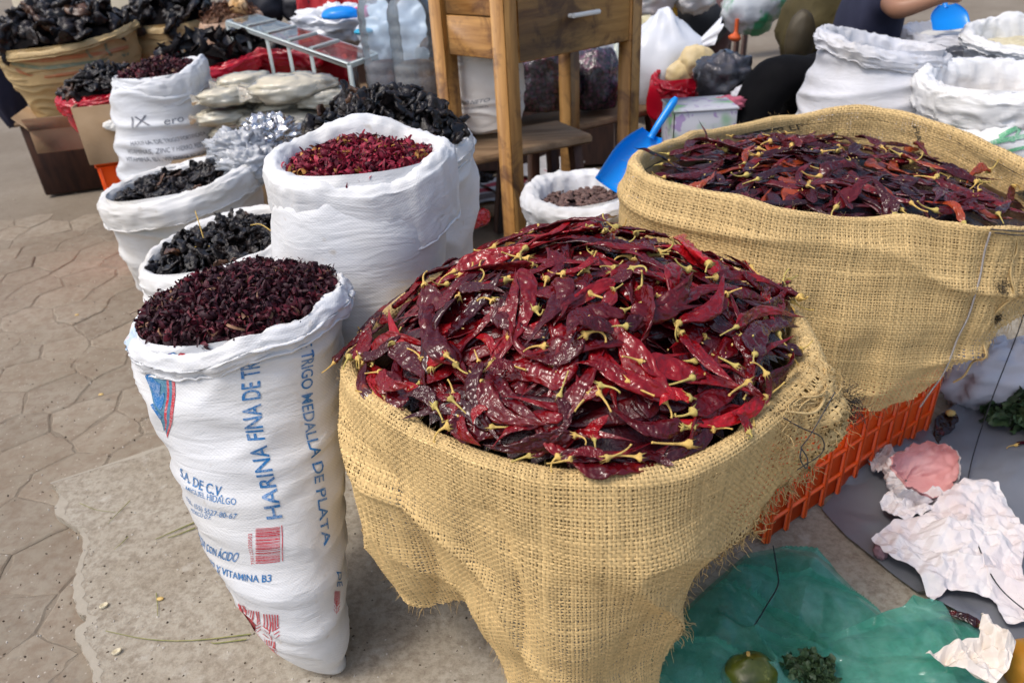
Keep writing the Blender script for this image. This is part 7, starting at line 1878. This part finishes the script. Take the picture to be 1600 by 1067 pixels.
MAT['shell'] = basic('nut_shell', (.55, .47, .30), (.68, .62, .46), .6, 60)
for q, (px, py, yaw) in enumerate(((163, 947, .7), (183, 1019, .6))):
    p = on_z(px, py, .0125); a = np.linspace(0, 6.283, 20, endpoint=False)
    S = np.array([[[math.cos(t) * .0105 * r, math.sin(t) * .0075 * r, z] for t in a] for r, z in ((.85, 0), (1.0, .003), (1.0, .006), (.88, .0065), (.6, .003), (.05, .002))]); R = np.array([[math.cos(yaw), -math.sin(yaw), 0], [math.sin(yaw), math.cos(yaw), 0], [0, 0, 1]])
    tag(mk('nut_shell', S @ R.T + p, gridF(6, 20, True), MAT['shell']), ['small open nut shell on the slab above the other one', 'small open nut shell on the slab nearer the bottom edge'][q], 'nut shell')
for q, (px, py, lab) in enumerate(((158, 616, 'small yellow scrap on the paving stones'), (120, 492, 'small pale scrap on the paving stones further back'), (250, 935, 'tiny yellow crumb on the slab beside the flour sack'))):
    p = on_z(px, py, .014); V, F = blob(p, (.009, .006, .003), .3, 3, 600 + q, nv=10, nu=14); tag(mk('yellow_scrap', V, F, MAT['seed']), lab, 'scrap')
n = 1100; px = rng.uniform(-40, 760, n); py = rng.uniform(300, 1080, n); P = np.array([on_z(a, b, .0105) for a, b in zip(px, py)])
V, F = blob((0, 0, 0), (.003, .0025, .0015), .3, 3, 7, nv=6, nu=8)
V, F, Cc = scatter([(V, F)], P, rotm(n), rng.uniform(.4, 1.3, n), np.array([(.12, .09, .06), (.5, .46, .4), (.06, .045, .03)])[rng.integers(0, 3, n)]); m = Mt('grit_stone', .9); m.P(Base_Color=m.col()); tag(mk('grit', V, F, m.m, col=Cc, kind='stuff'), 'loose grit and crumbs on the ground', 'grit')

# ---------------------------------------------------------------- names for the chilies that can be told apart
def describe(c, mid, x0, x1, y0, y1):
    ob, P, d, L, W, colr, lab = c
    px, py = project(P); t = colr[0]
    tone = 'bright red' if t > .22 else 'red' if t > .12 else 'dark red' if t > .06 else 'very dark'
    r = W / L; shape = 'broad' if r > .36 else 'slender' if r < .23 else 'middling'
    size = 'long' if L > .185 else 'short' if L < .14 else ''
    a, b = project(P - d * L / 2), project(P + d * L / 2); ang = math.degrees(math.atan2(-(b[1] - a[1]), b[0] - a[0])) % 360
    way = ['right', 'upper right', 'up', 'upper left', 'left', 'lower left', 'down', 'lower right'][int(((ang + 22.5) % 360) // 45)]
    u, v_ = (px - x0) / (x1 - x0), (py - y0) / (y1 - y0)
    zone = [['at the back left', 'at the back', 'at the back right'], ['at the left', 'in the middle', 'at the right'], ['at the front left', 'at the front', 'at the front right']][int(np.clip(v_ * 3, 0, 2))][int(np.clip(u * 3, 0, 2))]
    return (tone, size, shape, way, zone)
for base_label, where, box_ in ((LAB_F, 'of the red heap', (540, 1250, 330, 740)), (LAB_B, 'of the right sack', (1000, 1580, 200, 345))):
    grp = [c for c in CHILIES if c[6] == base_label]; D_ = [describe(c, None, *box_) for c in grp]
    for i, (c, ds) in enumerate(zip(grp, D_)):
        if D_.count(ds) == 1 and i >= len(grp) * .35:      # one of its kind, and not buried by later ones
            tone, size, shape, way, zone = ds
            lk = ' '.join(w for w in (size, shape if shape != 'middling' else '', tone) if w)
            c[0]['label'] = f'{lk} chili {zone} {where}, tip {way}'
